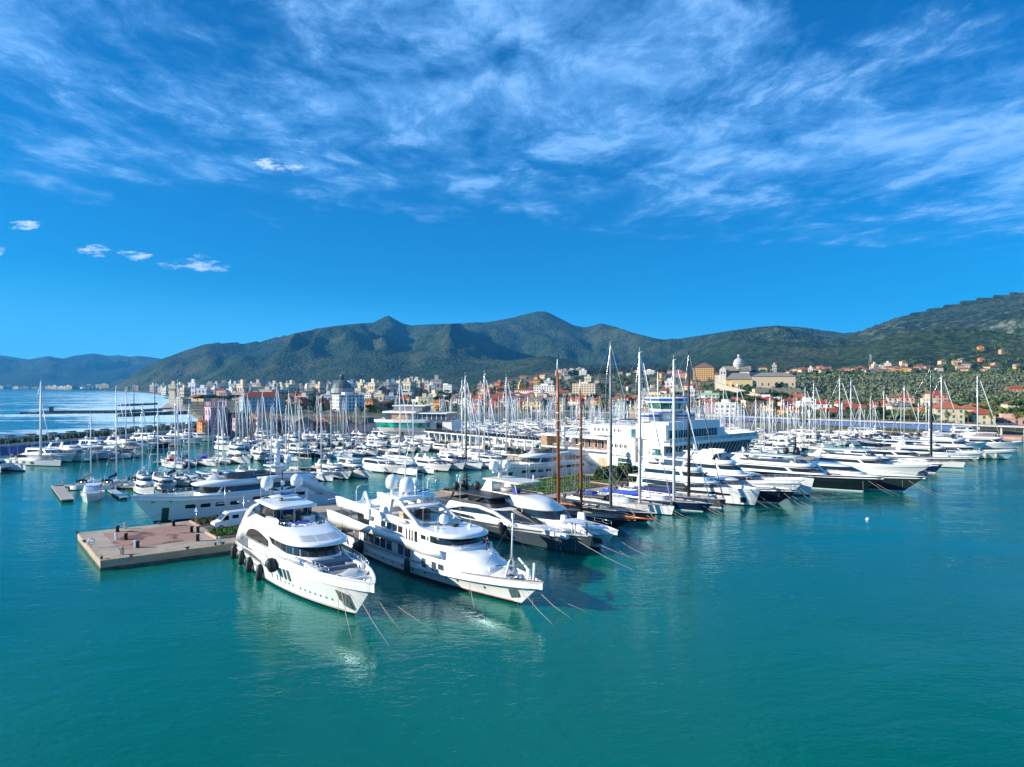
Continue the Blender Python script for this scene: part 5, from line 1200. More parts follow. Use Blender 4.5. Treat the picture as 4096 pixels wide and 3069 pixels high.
    for x, y in ((5.0, -2.0), (6.4, 2.0)): mb = MB(); mb.bbox(x-.2, x+.2, y-.2, y+.2, 6.33, 6.7); mb.build('searchlight', WHITE2, r)
    mb = MB(); mb.bbox(4.6, 5.3, .3, .9, 6.33, 6.55)
    for y in (.35, .6, .85): mb.tube([(5.0, y, 6.65), (5.5, y, 6.6)], [.08, .13], 8)
    mb.build('horn', BLACK, r)
    mb = MB(); mb.lathe([(.35, 0), (.35, .5)], (.6, -2.3, 6.4), 8, 0, True, 1.4, .8); mb.build('life_raft', WHITE, r)
    # stair-and-locker on the side, crane frame, covered tender on the sun deck
    mb = MB()
    for a, b in (((-17.6, -1.6, 6.3), (-16.0, -1.6, 8.4)), ((-14.6, -1.6, 6.3), (-16.0, -1.6, 8.4)), ((-17.2, -2.2, 6.3), (-14.9, -1.2, 6.4))): mb.tube([a, b], .28, 4, 0, True, False)
    mb.build('crane_frame', WHITE, r)
    mb = MB(); mb.bbox(-11.6, -10.2, -3.9, -3.1, 5.4, 6.9); mb.build('life_raft', WHITE2, r)
    # bow: mast, winches, crane, tender cover
    mb = MB(); mb.tube([(17.2, -.7, 2.2), (17.6, -.35, 4.4), (17.7, 0, 5.0)], .13, 6); mb.tube([(17.2, .7, 2.2), (17.6, .35, 4.4), (17.7, 0, 5.0)], .13, 6); mb.tube([(17.2, -.7, 3.9), (17.2, .7, 3.9)], .1, 6); mb.tube([(17.7, 0, 4.9), (17.9, 0, 9.4)], [.13, .07], 8); mb.bbox(17.75, 18.05, -.12, .12, 9.3, 9.9); bm_ = mb.build('bow_mast', WHITE, r)
    mb = MB()
    for q in ((22.2, 0, 3.3), (15.2, -1.6, 4.0), (15.2, 1.6, 4.0)): mb.tube([(17.9, 0, 9.2), q], .025, 4)
    mb.build('stay', ROPED, bm_)
    mb = MB(); mb.add([(17.9, -.05, 8.6), (17.9, .05, 8.6), (17.6, .05, 8.1), (17.55, -.05, 8.5)], [(0, 1, 2, 3)]); mb.build('pennant', GREENP, bm_)
    mb = MB(); mb.tube([(21.6, 0, 2.8), (21.7, 0, 5.1)], .17, 8); mb.build('bow_post', WHITE, r)
    mb = MB(); mb.tube([(19.6, .9, 2.5), (19.6, .9, 3.9)], .3, 8); mb.tube([(19.6, .9, 3.8), (16.4, 2.0, 4.3)], .14, 6); mb.build('deck_crane', WHITE, r)
    for y in (-.8, .2): mb = MB(); mb.lathe([(.3, 0), (.25, .4), (.4, .45), (.4, .6), (.2, .75)], (18.6, y, 2.4), 10); mb.tube([(18.4, y-.35, 2.8), (18.4, y+.35, 2.8)], .25, 8); mb.build('windlass', STEEL, r)
    mb = MB(); mb.loft([[(15.4, -1.9, 2.5), (15.4, 0, 3.0), (15.4, 1.9, 2.5)], [(16.4, -1.8, 2.6), (16.4, 0, 3.6), (16.4, 1.8, 2.6)], [(17.6, -1.3, 2.5), (17.6, 0, 3.1), (17.6, 1.3, 2.5)]], 0, True, False); mb.build('canvas_cover', CUSHL, r)
    # side passage on the far side of the fore house
    rail(r, [(9.0, -2.2, 4.6), (10.2, -1.9, 4.5), (11.4, -1.4, 4.4)], .5); rail(r, [(10.8, 1.0, 4.5), (12.2, .8, 4.2), (13.4, .5, 4.0)], .6)
    rail(r, [(-15+i*2, -3.95, 3.7) for i in range(4)], .95)
    for k, (x, z) in enumerate(((-17.8, 2.0), (-11.6, 1.4), (1.6, 1.35))):
        p = W_of(r, H.at(x, z, -1, .45)); fender(r, ['black fender high at the stern of the brown-railed yacht', 'black fender amidships between the two foreground yachts', 'long black fender below the dark doorway of the brown-railed yacht'][k], loc=p, h=2.0, r=.40, rope=1.3)
    p = W_of(r, H.at(-11.9, 1.2, -1, .9)); fender(r, 'thick round black fender squeezed between the two foreground yachts', loc=p, h=1.7, r=.7, tilt=.4, rope=1)
    for tt, sd, o_, ah, lb in ((.80, -1, 3.0, 8, 'mooring line from mid bow of the brown-railed yacht'), (.955, -1, .5, 9, 'longest mooring line beside the anchor of the brown-railed yacht'), (.97, 1, 1.0, 8, 'mooring line off the bow tip of the brown-railed yacht'), (.9, 1, 3.0, 13, 'thin dark line on the far side of the brown-railed bow')):
        mooring(r, H, tt, sd, o_, ah, lb)
    for tt, sd, lb in ((.80, -1, 'vertical line under the mid bow of the brown-railed yacht'), (.95, -1, 'vertical line beside the anchor pocket of the brown-railed yacht'), (.97, 1, 'vertical line under the bow tip of the brown-railed yacht')): drop_line(r, H, tt, sd, lb)
    p = W_of(r, (-11.2, .3, 6.7)); cloth_tender(p, HB+.2, 6.2, 'large covered tender on the sun deck of the brown-railed yacht')
    p = W_of(r, (11.6, 1.0, 4.42)); person(p, HB+2.6, 'person in a dark jacket standing on the brown-railed yacht foredeck', NAVYC, mat('dark_trousers', (.03, .03, .035), .9))
    return r, H
Y2, H2 = yacht_two()
# ------------------------------------------------------------------ grey sport yacht
def yacht_grey():
    H = Hull(35.5, 7.6, [(0, 2.3), (.3, 2.35), (.55, 2.6), (.8, 2.85), (1, 2.9)], rake=1.0, sw=.9, tm=.4, pd=2.4, pw=1.5, fl=1.1, wl=.86, blunt=.8, boot=.2)
    r = yroot(2350, 2222, HB-.03, H, 'motor_yacht', 'steel-grey sport yacht with a black hardtop and plumb bow')
    H.build([GREYH, BLACKH, GREYL, GREYL], r, .55, GREYL, 32)
    for sd in (-1, 1):
        H.strip(-7.5, 4.2, .62, 1.08, sd, 10, .03).build('window', GLASS, r)
        H.strip(-1.6, -.2, 1.5, 1.58, sd, 2, .03).build('vent_slot', BLACK, r); H.strip(-9, -8.2, 1.5, 1.62, sd, 2, .03).build('vent_slot', BLACK, r)
        H.strip(12.0, 13.6, .5, .6, sd, 3, .03).build('vent_slot', BLACK, r)
        # white shoulder cut with the fold-out window
        H.strip(-17.6, 17.2, lambda x: H.zs(H.t_of(x, 2.5))-.10, lambda x: H.zs(H.t_of(x, 2.5))+.01, sd, 30, .03).build('white_shoulder', WHITE, r)
        H.strip(2.6, 9.6, lambda x: 1.55+.30*max(0, (4.2-x)/1.6)+.26*max(0, (x-7.5)/2.1), lambda x: 2.32, sd, 12, .04).build('window', GLASSB, r)
        H.strip(4.0, 8.6, 1.98, 2.06, sd, 8, .07).build('handrail', STEEL, r)
    # superstructure
    t1 = Tier([(-14.5, 8.6, 3.1, 7.5, 2.2), (-14.5, 8.2, 3.0, 7.4, 2.75), (-13.8, -.2, 2.5, 3.8, 4.35), (-13.2, -1.2, 2.2, 3.2, 4.45)], 2.3); t1.shell().build('deckhouse', WHITE, r)
    for sd in (-1, 1):
        t1.side(0, -13.6, -5.0, lambda x: 2.22, lambda x: 2.22+.5*min(1, (x+14.5)/1.5)*(1 if x < -6.3 else max(.05, (-5-x)/1.3)), sd, 12, .06).build('window', GLASS, r)
        t1.side(1, -12.8, .4, lambda x: 2.95+.05*(x+12), lambda x: 3.0+.05*(x+12)+1.0*math.sin(math.pi*min(.98, max(.02, (x+13.2)/13.8)**.7)), sd, 16, .05).build('window', GLASS, r)
        mb = MB(); rings = []
        for x, y, z, w_ in ((-15.6, 3.2, 2.6, .35), (-12.5, 3.15, 3.6, .4), (-9, 2.95, 4.35, .42), (-5, 2.8, 4.5, .36), (-1, 2.75, 4.05, .3), (2.6, 2.9, 3.2, .25), (4.5, 2.9, 2.75, .2)): rings.append([(x, sd*(y+.22), z-w_), (x, sd*(y+.2), z+w_*.4), (x, sd*(y-.3), z+w_*.5), (x, sd*(y-.3), z-w_)])
        mb.loft(rings, 0, True, True, True, True); mb.build('roof_arch', WHITE, r, recalc=True)
    ws = t1.nose(1, -.4, lambda x: 2.95 if x > 3 else 2.95+.2*(3-x)/3, 4.25, 20, .05); ws.build('windscreen', GLASS, r)
    mb = MB(); mb.bbox(3.2, 12.4, -2.0, 2.0, 2.3, 2.82); mb.build('fore_deck', GREYL, r)
    for sd in (-1, 1): mb = MB(); mb.bbox(5.0, 15.0, sd*2.25-.35, sd*2.25+.35, 2.35, 2.98); mb.build('sunpad', WHITE2, r); rail(r, [(x, sd*(3.1-.13*max(0, x-9)), 2.6+.02*x) for x in (0, 2, 4, 6, 8, 10, 12, 14, 15.5)], .85)
    mb = MB(); mb.loft([[(-1.6, -1.7, 4.72), (-1.6, 1.7, 4.72)], [(0, -1.7, 4.95), (0, 1.7, 4.95)], [(1.6, -1.7, 4.75), (1.6, 1.7, 4.75)]], 0, True, False); mb.loft([[(-1.6, -1.7, 4.64), (-1.6, 1.7, 4.64)], [(0, -1.7, 4.87), (0, 1.7, 4.87)], [(1.6, -1.7, 4.67), (1.6, 1.7, 4.67)]], 0, True, False)
    for y in (-1.2, 1.2): mb.tube([(.0, y, 2.4), (0, y, 4.85)], .12, 6)
    sh = mb.build('bow_awning', WHITE2, r); sh.location = (14.0, 0, -.35); sh.rotation_euler = (0, 0, .6)
    mb = MB(); mb.tube([(16.6, 0, 2.7), (16.6, 0, 4.6)], .1, 6); mb.build('bow_post', BLACK, r)
    # black flybridge, hardtop and mast
    fb = Tier([(-13.5, -1.2, 2.45, 2.6, 4.4), (-13.6, -2.0, 2.4, 2.4, 5.0)], 3); fb.shell(cap=False).build('flybridge_coaming', DMAST, r)
    gl = Tier([(-9.0, -2.4, 2.0, 1.5, 4.9), (-9.0, -3.4, 1.9, 1.3, 5.85)], 3); gl.shell(cap=False).build('glass_enclosure', GLASS, r)
    ht = Tier([(-13.4, -2.2, 2.3, 1.3, 5.86), (-13.6, -1.9, 2.5, 1.4, 5.98), (-13.4, -2.2, 2.35, 1.3, 6.12)], 4); ht.shell().build('hardtop', DMAST, r)
    for sd in (-1, 1):
        mb = MB(); mb.tube([(-14.6, sd*2.5, 3.4), (-12.6, sd*2.35, 5.9)], .2, 5); mb.tube([(-8.5, sd*2.3, 4.5), (-4.8, sd*2.25, 5.85)], .14, 5); mb.build('strut', DMAST, r)
    mb = MB(); mb.tube([(-12.0, 0, 6.1), (-12.2, 0, 8.9)], [.35, .12], 6)
    for z, w_ in ((7.6, .9), (8.3, .7), (8.8, .5)): mb.tube([(-12.1, -w_, z), (-12.1, w_, z)], .06, 5); mb.tube([(-12.1-w_*.6, 0, z+.15), (-12.1+w_*.6, 0, z+.15)], .05, 5)
    for y in (-.6, .6): mb.tube([(-12.1, y, 7.6), (-12.1, y, 9.3)], .03, 4)
    ms_ = mb.build('mast', BLACK, r)
    for c_ in ((-13.0, -1.6, 6.3), (-13.0, .1, 6.5), (-11.0, 1.4, 6.3)): sat_dome(ms_, c_, .62, DMAST)
    mb = MB(); mb.bbox(-15.8, -14.2, -2.4, 2.4, 2.3, 3.1); mb.build('cockpit_sofa', WHITE2, r)
    whip(r, (-6, -2.1, 6.1), 4.5, BLACK)
    p = W_of(r, H.at(2.4, 2.1, -1, .5)); fender(r, 'long black fender beside the fold-out window of the grey yacht', loc=p, h=2.0, r=.45, tilt=-.25, rope=.7)
    p = W_of(r, H.at(-8.9, 1.7, -1, .4)); fender(r, 'small black fender below the side windows of the grey yacht', loc=p, h=1.3, r=.4, rope=.6)
    for tt, sd, o_, ah, lb in ((.86, -1, 1.0, 3.5, 'mooring line of the grey yacht, furthest from its bow'), (.945, -1, .2, 16, 'longest mooring line off the grey yacht bow'), (.97, 1, 3, 12, 'mooring line off the far bow of the grey yacht')): mooring(r, H, tt, sd, o_, ah, lb)
    for tt, sd, lb in ((.855, -1, 'vertical line near the name on the grey yacht'), (.94, -1, 'vertical line at the plumb bow of the grey yacht')): drop_line(r, H, tt, sd, lb)
    return r, H
Y3, H3 = yacht_grey()
def text_on(parent, s, size, loc, rot, m, name='lettering', ext=.004):
    cu = bpy.data.curves.new(name, 'FONT'); cu.body = s; cu.size = size; cu.extrude = ext; cu.align_x = 'CENTER'
    o = bpy.data.objects.new(name, cu); COL.objects.link(o)
    dg = bpy.context.evaluated_depsgraph_get(); me = bpy.data.meshes.new_from_object(o.evaluated_get(dg)); bpy.data.objects.remove(o); bpy.data.curves.remove(cu)
    o = bpy.data.objects.new(name, me); COL.objects.link(o); me.materials.clear(); me.materials.append(m)
    o.parent = parent; reg(o, parent); o.location = loc; o.rotation_euler = rot; return o
text_on(Y3, 'MOONDO', .42, (11.2, -H3.y(H3.t_of(11.2, 1.9), 1.9)-.05, 1.82), (R(90), 0, .165), BLACK)
# ------------------------------------------------------------------ generic motor yacht
def motor_yacht(root, H, mats, tiers=2, deckm=TEAKG, style='fly', band=None, domes=2, detail=True, bul=.5, glass=GLASS, mainx=(-.40, .22), k=1.0, zd=None, hull_windows=None, arch=True, hard=True, hbands=None, soft=2.3):
    """tiered superstructure scaled to the hull; mainx = aft and forward end of the deckhouse in fractions of L"""
    L, B = H.L, H.B; H.build(mats, root, bul, deckm, 26 if detail else 18, 6 if detail else 4, bands=hbands)
    z0 = zd if zd is not None else H.zs(.4)-bul; hh = 1.98*k; xa, xf = L*mainx[0], L*mainx[1]; w = B*.40; white = mats[0] if mats[0] in (WHITE, WHITE2, CREAM) else WHITE
    rk = hh*1.15
    t1 = Tier([(xa, xf+rk*.6, w, (xf-xa)*.42, z0), (xa, xf+rk*.4, w*.99, (xf-xa)*.42, z0+hh*.38), (xa, xf-rk*.6, w*.90, (xf-xa)*.36, z0+hh*.88), (xa, xf-rk*1.2, w*.80, (xf-xa)*.32, z0+hh)], soft)
    t1.shell().build('deckhouse', white, root)
    zA, zB = z0+hh*.42, z0+hh*.84
    for sd in (-1, 1): t1.side(1, xa+L*.05, xf-(xf-xa)*.30, zA, lambda x: zA+(zB-zA)*min(1, .35+(x-xa)/(L*.10)), sd, 10, .04).build('window', glass, root)
    t1.nose(1, xf-(xf-xa)*.26, zA+.05, zB+.02, 18, .045).build('windscreen', glass, root)
    if H.zs(.4) > 2.0 and hull_windows:
        for sd in (-1, 1):
            for x, rx in hull_windows: H.oval(x*L, H.zs(.5)*.52, rx, .26*k, sd, .03, 12, 3.5).build('window', glass, root)
    zt = z0+hh
    if tiers >= 3:
        xa2, xf2 = xa+L*.03, xf-L*.10
        ov = Tier([(xa-L*.07, xf-rk*.3, w*1.02, (xf-xa)*.34, zt-.02), (xa-L*.07, xf-rk*.2, w*1.08, (xf-xa)*.34, zt+.1), (xa-L*.07, xf-rk*.2, w*1.08, (xf-xa)*.34, zt+.28), (xa-L*.07, xf-rk*.7, w*.98, (xf-xa)*.33, zt+.36)], soft); ov.shell(capm=1).build('upper_deck', [white, TEAKG], root); zt += .36
        t2 = Tier([(xa2, xf2+rk*.3, w*.82, (xf2-xa2)*.42, zt), (xa2, xf2+rk*.1, w*.82, (xf2-xa2)*.42, zt+hh*.35), (xa2, xf2-rk*.5, w*.74, (xf2-xa2)*.36, zt+hh*.86), (xa2, xf2-rk, w*.66, (xf2-xa2)*.34, zt+hh*.95)], soft); t2.shell().build('upper_deckhouse', white, root)
        for sd in (-1, 1): t2.side(1, xa2+L*.03, xf2-(xf2-xa2)*.32, zt+hh*.4, zt+hh*.8, sd, 8, .04).build('window', glass, root)
        t2.nose(1, xf2-(xf2-xa2)*.28, zt+hh*.4, zt+hh*.82, 16, .045).build('windscreen', glass, root); zt += hh*.95; xa, xf = xa2, xf2; w *= .82
    xb, xc = xa-L*.05, xf-L*.12
    if style in ('fly', 'open'):
        br = Tier([(xb, xc+L*.07, w*.94, (xc-xb)*.3, zt-.05), (xb, xc+L*.085, w*1.0, (xc-xb)*.32, zt+.12), (xb, xc+L*.06, w*.96, (xc-xb)*.3, zt+.75*k), (xb, xc+L*.045, w*.88, (xc-xb)*.28, zt+.78*k), (xb, xc+L*.045, w*.86, (xc-xb)*.28, zt+.2)], soft)
        br.shell(capm=1).build('flybridge', [white, TEAKG], root)
        br.nose(2, xc-(xc-xb)*.02, zt+.77*k, zt+.775*k, 12, .0)
        sc_ = Tier([(xc-L*.04, xc+L*.045, w*.86, (xc-xb)*.28, zt+.76*k), (xc-L*.05, xc+L*.02, w*.80, (xc-xb)*.26, zt+1.25*k)], soft); sc_.nose(0, xc-L*.02, zt+.76*k, zt+1.2*k, 12, 0).build('wind_deflector', GLASSB, root)
        if detail:
            mb = MB(); mb.bbox(xc-L*.06, xc-L*.03, -w*.5, w*.5, zt+.2, zt+1.1*k); mb.build('helm_seat', WHITE2, root)
            mb = MB(); mb.bbox(xb+L*.04, xb+L*.10, -w*.7, w*.7, zt+.2, zt+.75); mb.build('sunpad', CUSH, root)
        za = zt+2.0*k
        if hard:
            ht = Tier([(xb+L*.05, xc-L*.015, w*.80, L*.05, za), (xb+L*.045, xc-L*.005, w*.86, L*.055, za+.1), (xb+L*.05, xc-L*.015, w*.8, L*.05, za+.26)], 3); ht.shell().build('hardtop', white, root)
        if arch:
            for sd in (-1, 1):
                mb = MB(); mb.loft([[(xb+L*.02, sd*w*.93, zt), (xb+L*.09, sd*w*.93, zt), (xb+L*.09, sd*w*.82, zt), (xb+L*.02, sd*w*.82, zt)], [(xb+L*.085, sd*w*.80, za+.08), (xb+L*.13, sd*w*.80, za+.08), (xb+L*.13, sd*w*.70, za+.08), (xb+L*.085, sd*w*.70, za+.08)]], 0, False, True, True, True); mb.build('arch', white, root, recalc=True)
                if hard: mb = MB(); mb.tube([(xc-L*.01, sd*w*.78, zt+.7*k), (xc-L*.03, sd*w*.74, za+.1)], .06*k, 5); mb.build('strut', white, root)
            if not hard: mb = MB(); mb.bbox(xb+L*.085, xb+L*.13, -w*.8, w*.8, za, za+.2); mb.build('arch', white, root)
        zt = za+.26; xm = xb+L*.10
    else:
        zt += .02; xm = xa+L*.05
        if arch:
            mb = MB(); mb.loft([[(xm-L*.03, -w*.86, zt-hh*.5), (xm-L*.03, -w*.7, zt+.35), (xm-L*.03, w*.7, zt+.35), (xm-L*.03, w*.86, zt-hh*.5)], [(xm+L*.02, -w*.86, zt-hh*.5), (xm+L*.02, -w*.7, zt+.45), (xm+L*.02, w*.7, zt+.45), (xm+L*.02, w*.86, zt-hh*.5)]], 0, True, True); mb.build('arch', white, root, recalc=True)
            zt += .4
        else:
            mb = MB(); mb.bbox(xa+L*.08, xf-L*.22, -w*.45, w*.45, zt-.01, zt+.03); mb.build('sunroof', glass, root)
    if domes:
        mb = MB(); mb.tube([(xm, 0, zt), (xm-.1, 0, zt+1.5*k)], [.14*k, .06*k], 6); mb.bbox(xm-.12, xm+.12, -w*.5, w*.5, zt+.35, zt+.45); ms_ = mb.build('mast', white, root)
        for j in range(domes): sat_dome(ms_, (xm-.3*k, (w*.5)*(1-2*j if domes > 1 else .6), zt+.55), .34*k, white)
        radar(ms_, (xm+.35*k, 0, zt+.3), 1.2*k, white)
        whip(root, (xm+.4, w*.6, zt), 2.2*k)
    hull_rail(root, H, .60, .985, 8 if detail else 5, .65, every=1 if detail else 2)
    if detail:
        mb = MB(); mb.bbox(L*.20, L*.30, -B*.16, B*.16, H.zs(.75)-bul, H.zs(.75)-bul+.32); mb.build('sunpad', CUSHL, root)
    mb = MB(); mb.bbox(-L/2-1.0*k, -L/2+.02, -B*.36, B*.36, .3, .48); mb.build('swim_platform', TEAKG, root)
    return root
# the white yacht beyond the grey one
H4 = Hull(34.5, 7.6, [(0, 2.3), (.3, 2.35), (.6, 2.75), (.85, 3.15), (1, 3.3)], rake=3.6, sw=.9, tm=.42, pd=2.6, pw=1.8, fl=1.5, wl=.88)
Y4 = yroot(2400, 2197, HB-.03, H4, 'motor_yacht', 'white yacht with dark wraparound windows and cream hardtop beyond the grey one')
def yacht_four(r, H):
    H.build(WM, r, .7, TEAKG, 30)
    t1 = Tier([(-13, 7.2, 3.1, 6.6, 1.8), (-13, 7.0, 3.1, 6.5, 3.3), (-13, 5.3, 2.95, 5.6, 4.6), (-13, 5.4, 3.2, 5.6, 4.72), (-13, 1.4, 2.8, 4.0, 5.9), (-12.8, -1.4, 2.5, 2.6, 6.25)], 2.3); t1.shell(capm=1).build('deckhouse', [WHITE, TEAKG], r)
    for sd in (-1, 1): t1.side(1, -11, 0.0, lambda x: 3.35+.1*(x < -9), lambda x: 4.5, sd, 10, .05).build('window', GLASS, r)
    t1.nose(1, .2, 3.42, 4.55, 24, .05).build('windscreen', GLASS, r)
    for sd in (-1, 1):
        mb = MB(); rings = []
        for x, y, z, w_ in ((-16.4, 3.4, 2.4, .7), (-14.6, 3.4, 3.8, .6), (-12, 3.3, 5.1, .55), (-8, 3.15, 5.6, .4), (-3, 3.05, 5.3, .25)): rings.append([(x, sd*y, z-w_), (x, sd*y, z+w_*.5), (x, sd*(y-.4), z+w_*.5), (x, sd*(y-.4), z-w_)])
        mb.loft(rings, 0, True, True, True, True); mb.build('side_wing', WHITE, r, recalc=True)
        H.strip(13.0, 14.4, lambda x: .7+(x-13)*.2, lambda x: 1.75, sd, 3, .04).build('anchor_pocket', GREYD, r)
        mb = MB(); mb.box((8.0, sd*1.9, 3.7), (1.4, .5, 1.5), 0, .2*sd, .8); mb.build('deck_locker', WHITE, r)
        rail(r, [(x, sd*(3.4-.16*max(0, x-6)), 2.6+.03*x) for x in (-2, 1, 4, 7, 10, 12, 14)], .9)
    mb = MB(); t2 = Tier([(7.5, 15.0, 2.2, 4.6, 2.4), (7.5, 14.4, 2.0, 4.4, 3.25), (7.6, 13.6, 1.8, 4.0, 3.35)], 2.2); t2.shell().build('fore_trunk', WHITE, r)
    mb = MB(); mb.bbox(12.0, 13.0, .1, .9, 3.3, 3.42); mb.build('hatch', GLASS, r)
    for k in range(5): mb = MB(); mb.bbox(8.6+k*.7, 9.1+k*.7, -1.2, 1.2, 3.36, 3.42); mb.build('sunpad', GREYL, r)
    for sd in (-1, 1):
        mb = MB(); mb.loft([[(-11.5, sd*2.7, 6.2), (-8.6, sd*2.7, 6.2), (-8.6, sd*2.3, 6.2), (-11.5, sd*2.3, 6.2)], [(-10.4, sd*2.4, 8.0), (-9.0, sd*2.4, 8.0), (-9.0, sd*2.1, 8.0), (-10.4, sd*2.1, 8.0)]], 0, False, True, True, True); mb.build('arch', WHITE, r); mb = MB(); mb.tube([(-2.6, sd*2.2, 6.3), (-3.2, sd*2.2, 8.0)], .07, 6); mb.build('strut', WHITE, r)
    ht = Tier([(-11, -1.6, 2.5, 1.4, 7.98), (-11.3, -1.2, 2.75, 1.5, 8.12), (-11, -1.6, 2.5, 1.4, 8.3)], 3.2); ht.shell().build('hardtop', CREAM, r)
    mb = MB(); mb.bbox(-4.6, -3.6, -1.5, -.6, 6.3, 7.0); mb.build('cushion_cover', POOL, r)
    mb = MB(); mb.lathe([(1.4, 0), (1.45, .55), (1.1, .6)], (-7, -.2, 6.26), 12); mb.build('spa_pool', GREYL, r)
    mb = MB(); mb.tube([(-9.8, 0, 8.3), (-9.6, 0, 11.2)], [.32, .1], 8); mb.bbox(-9.9, -9.4, -1.6, 1.6, 9.2, 9.35); mb.tube([(-9.6, -.9, 10.4), (-9.6, .9, 10.4)], .05, 5); ms_ = mb.build('mast', WHITE, r)
    for y in (-1.45, 1.45): sat_dome(ms_, (-9.7, y, 9.7), .78)
    mb = MB(); mb.box((-9.1, 0, 9.75), (.2, 2, .15), 0, .4); mb.build('radar', NAVY, ms_)
    mb = MB(); mb.tube([(-2.4, 1.2, 8.2), (-2.4, 1.2, 9.3)], .12, 8); mb.build('light_post', WHITE, r)
    whip(r, (-5, -2.3, 8.2), 4); whip(r, (-5.4, 2.3, 8.2), 3.6)
    for tt, sd, o_, ah, lb in ((.95, -1, 0, 8, 'mooring line off the near bow of the cream-hardtop yacht'), (.96, 1, 1, 11, 'mooring line off the far bow of the cream-hardtop yacht')): mooring(r, H, tt, sd, o_, ah, lb)
yacht_four(Y4, H4)
# ------------------------------------------------------------------ the two big white yachts lying along the back of the pier
def long_yacht(u, v, head, L, label, k=1.0, mast=True):
    H = Hull(L, 8.2, [(0, 2.2), (.16, 2.5), (.22, 3.9), (.5, 4.2), (.8, 4.5), (1, 5.1)], rake=3.8, sw=.9, tm=.42, pd=2.8, pw=1.7, fl=1.8, wl=.9, boot=.3)
    r = yroot(u, v, head, H, 'motor_yacht', label)
    H.build([WHITE2, BLACKH, WHITE, WHITE], r, .75, TEAKG, 30); q = L/38.0
    for sd in (-1, 1):
        for x in (2.2, 4.7, 7.2, 9.7): H.oval(x*q, 2.55, .85*q, .36, sd, .03, 18, 5).build('window', GLASS, r)
        for x0, x1 in ((-3.5, -1.1), (-6.2, -3.7), (-8.8, -6.4), (-11.4, -9.0)): H.strip(x0*q, x1*q, lambda x, a=x0, b=x1: 2.75+(.55*max(0, (x/q)) if b > 0 else 0), 3.4, sd, 4, .03).build('window', GLASS, r)
        for x in (-1.6, -6.4, 3.6): H.strip(x*q, x*q+.9, .75, 1.05, sd, 2, .03).build('fairlead', BLACK, r)
        H.strip(13.0*q, 14.1*q, .25, 2.6, sd, 3, .03).build('anchor_pocket', mat('dark_green_pocket', (.03, .055, .04), .5), r)
        for x in (9.6, 12.9, 15.6): H.oval(x*q, 3.75, .35, .14, sd, .04).build('fairlead', STEEL, r)
        H.strip(-16*q, 4*q, 1.55, 1.66, sd, 16, .06).build('rubbing_strake', WHITE, r)
    z0 = 3.4
    t1 = Tier([(-15*q, 8.5*q, 3.5, 6, 2.6), (-15*q, 8.2*q, 3.45, 6, 4.5), (-14*q, 6.6*q, 3.2, 5, 5.75), (-14*q, 8.6*q, 3.5, 6.2, 5.9), (-14*q, 8.8*q, 3.5, 6.3, 6.2), (-13*q, 5.0*q, 2.9, 4.6, 6.75)], 2.4); t1.shell(capm=1).build('upper_deckhouse', [WHITE2, TEAKG], r)
    for sd in (-1, 1):
        for x0, x1 in ((-3.3, 5.0), (-10.6, -4.2)): t1.side(1, x0*q, x1*q, lambda x, a=x0*q, b=x1*q: 4.62+.40*(1-min(1, min(x-a, b-x)/.4+.2)), lambda x, a=x0*q, b=x1*q: 5.62-.40*(1-min(1, min(x-a, b-x)/.4+.2)), sd, 14, .04).build('window', GLASS, r)
    t1.nose(1, 5.4*q, 4.65, 5.6, 18, .04).build('windscreen', GLASS, r)
    for sd in (-1, 1):      # long wing sweeping to the stern
        mb = MB(); rings = []
        for x, zl, zh in ((-18.4*q, 1.9, 2.4), (-16.5*q, 2.2, 3.7), (-14*q, 3.0, 5.0), (-11.5*q, 4.4, 6.6), (-8*q, 5.8, 7.0), (-2*q, 6.2, 6.95)): rings.append([(x, sd*3.7, zl), (x, sd*3.65, zh), (x, sd*3.3, zh), (x, sd*3.3, zl)])
        mb.loft(rings, 0, True, True, True, True); mb.build('side_wing', WHITE2, r, recalc=True)
    g_ = Tier([(-6*q, 2.6*q, 2.6, 3, 6.75), (-6*q, 2.9*q, 2.7, 3, 7.45)], 2.4); g_.shell(cap=False).build('wind_deflector', GLASSB, r)
    mb = MB(); mb.loft([[(3.2*q, -1.2, 6.4), (3.2*q, 0, 7.0), (3.2*q, 1.2, 6.4)], [(4.8*q, -1.4, 6.4), (4.8*q, 0, 7.9), (4.8*q, 1.4, 6.4)], [(6.2*q, -.8, 6.3), (6.2*q, 0, 6.9), (6.2*q, .8, 6.3)]], 0, True, False); mb.build('canvas_cover', CUSHL, r)
    mb = MB(); mb.bbox(-8.2*q, -6.6*q, -1.0, 1.0, 6.7, 8.4); mb.tube([(-7.4*q, 0, 8.3), (-7.5*q, 0, 11.7)], [.62, .45], 10); mb.bbox(-8.9*q, -5.4*q, -1.9, 1.9, 8.4, 8.62); mb.bbox(-7.6*q, -5.2*q, -.2, .2, 9.9, 10.05); mb.bbox(-7.6*q, -5.6*q, -.2, .2, 10.8, 10.95); mb.bbox(-7.6*q, -5.4*q, -.25, .25, 9.1, 9.25); ms_ = mb.build('mast', WHITE, r)
    sat_dome(ms_, (-7.5*q, 0, 11.9), .72); sat_dome(ms_, (-9.0*q, 1.4, 8.9), .72); sat_dome(ms_, (-9.0*q, -1.4, 8.9), .72) if k > 1 else None
    for x, y in ((2.4, -2.2), (3.0, 1.6), (-3.6, -2.3), (-5.0, 2.3)): whip(r, (x*q, y, 6.6), 4.2)
    mb = MB(); mb.bbox(-17.6*q, -12*q, -3.4, 3.4, 2.4, 2.55); mb.build('aft_deck', TEAKG, r)
    hull_rail(r, H, .70, .97, 9, .7)
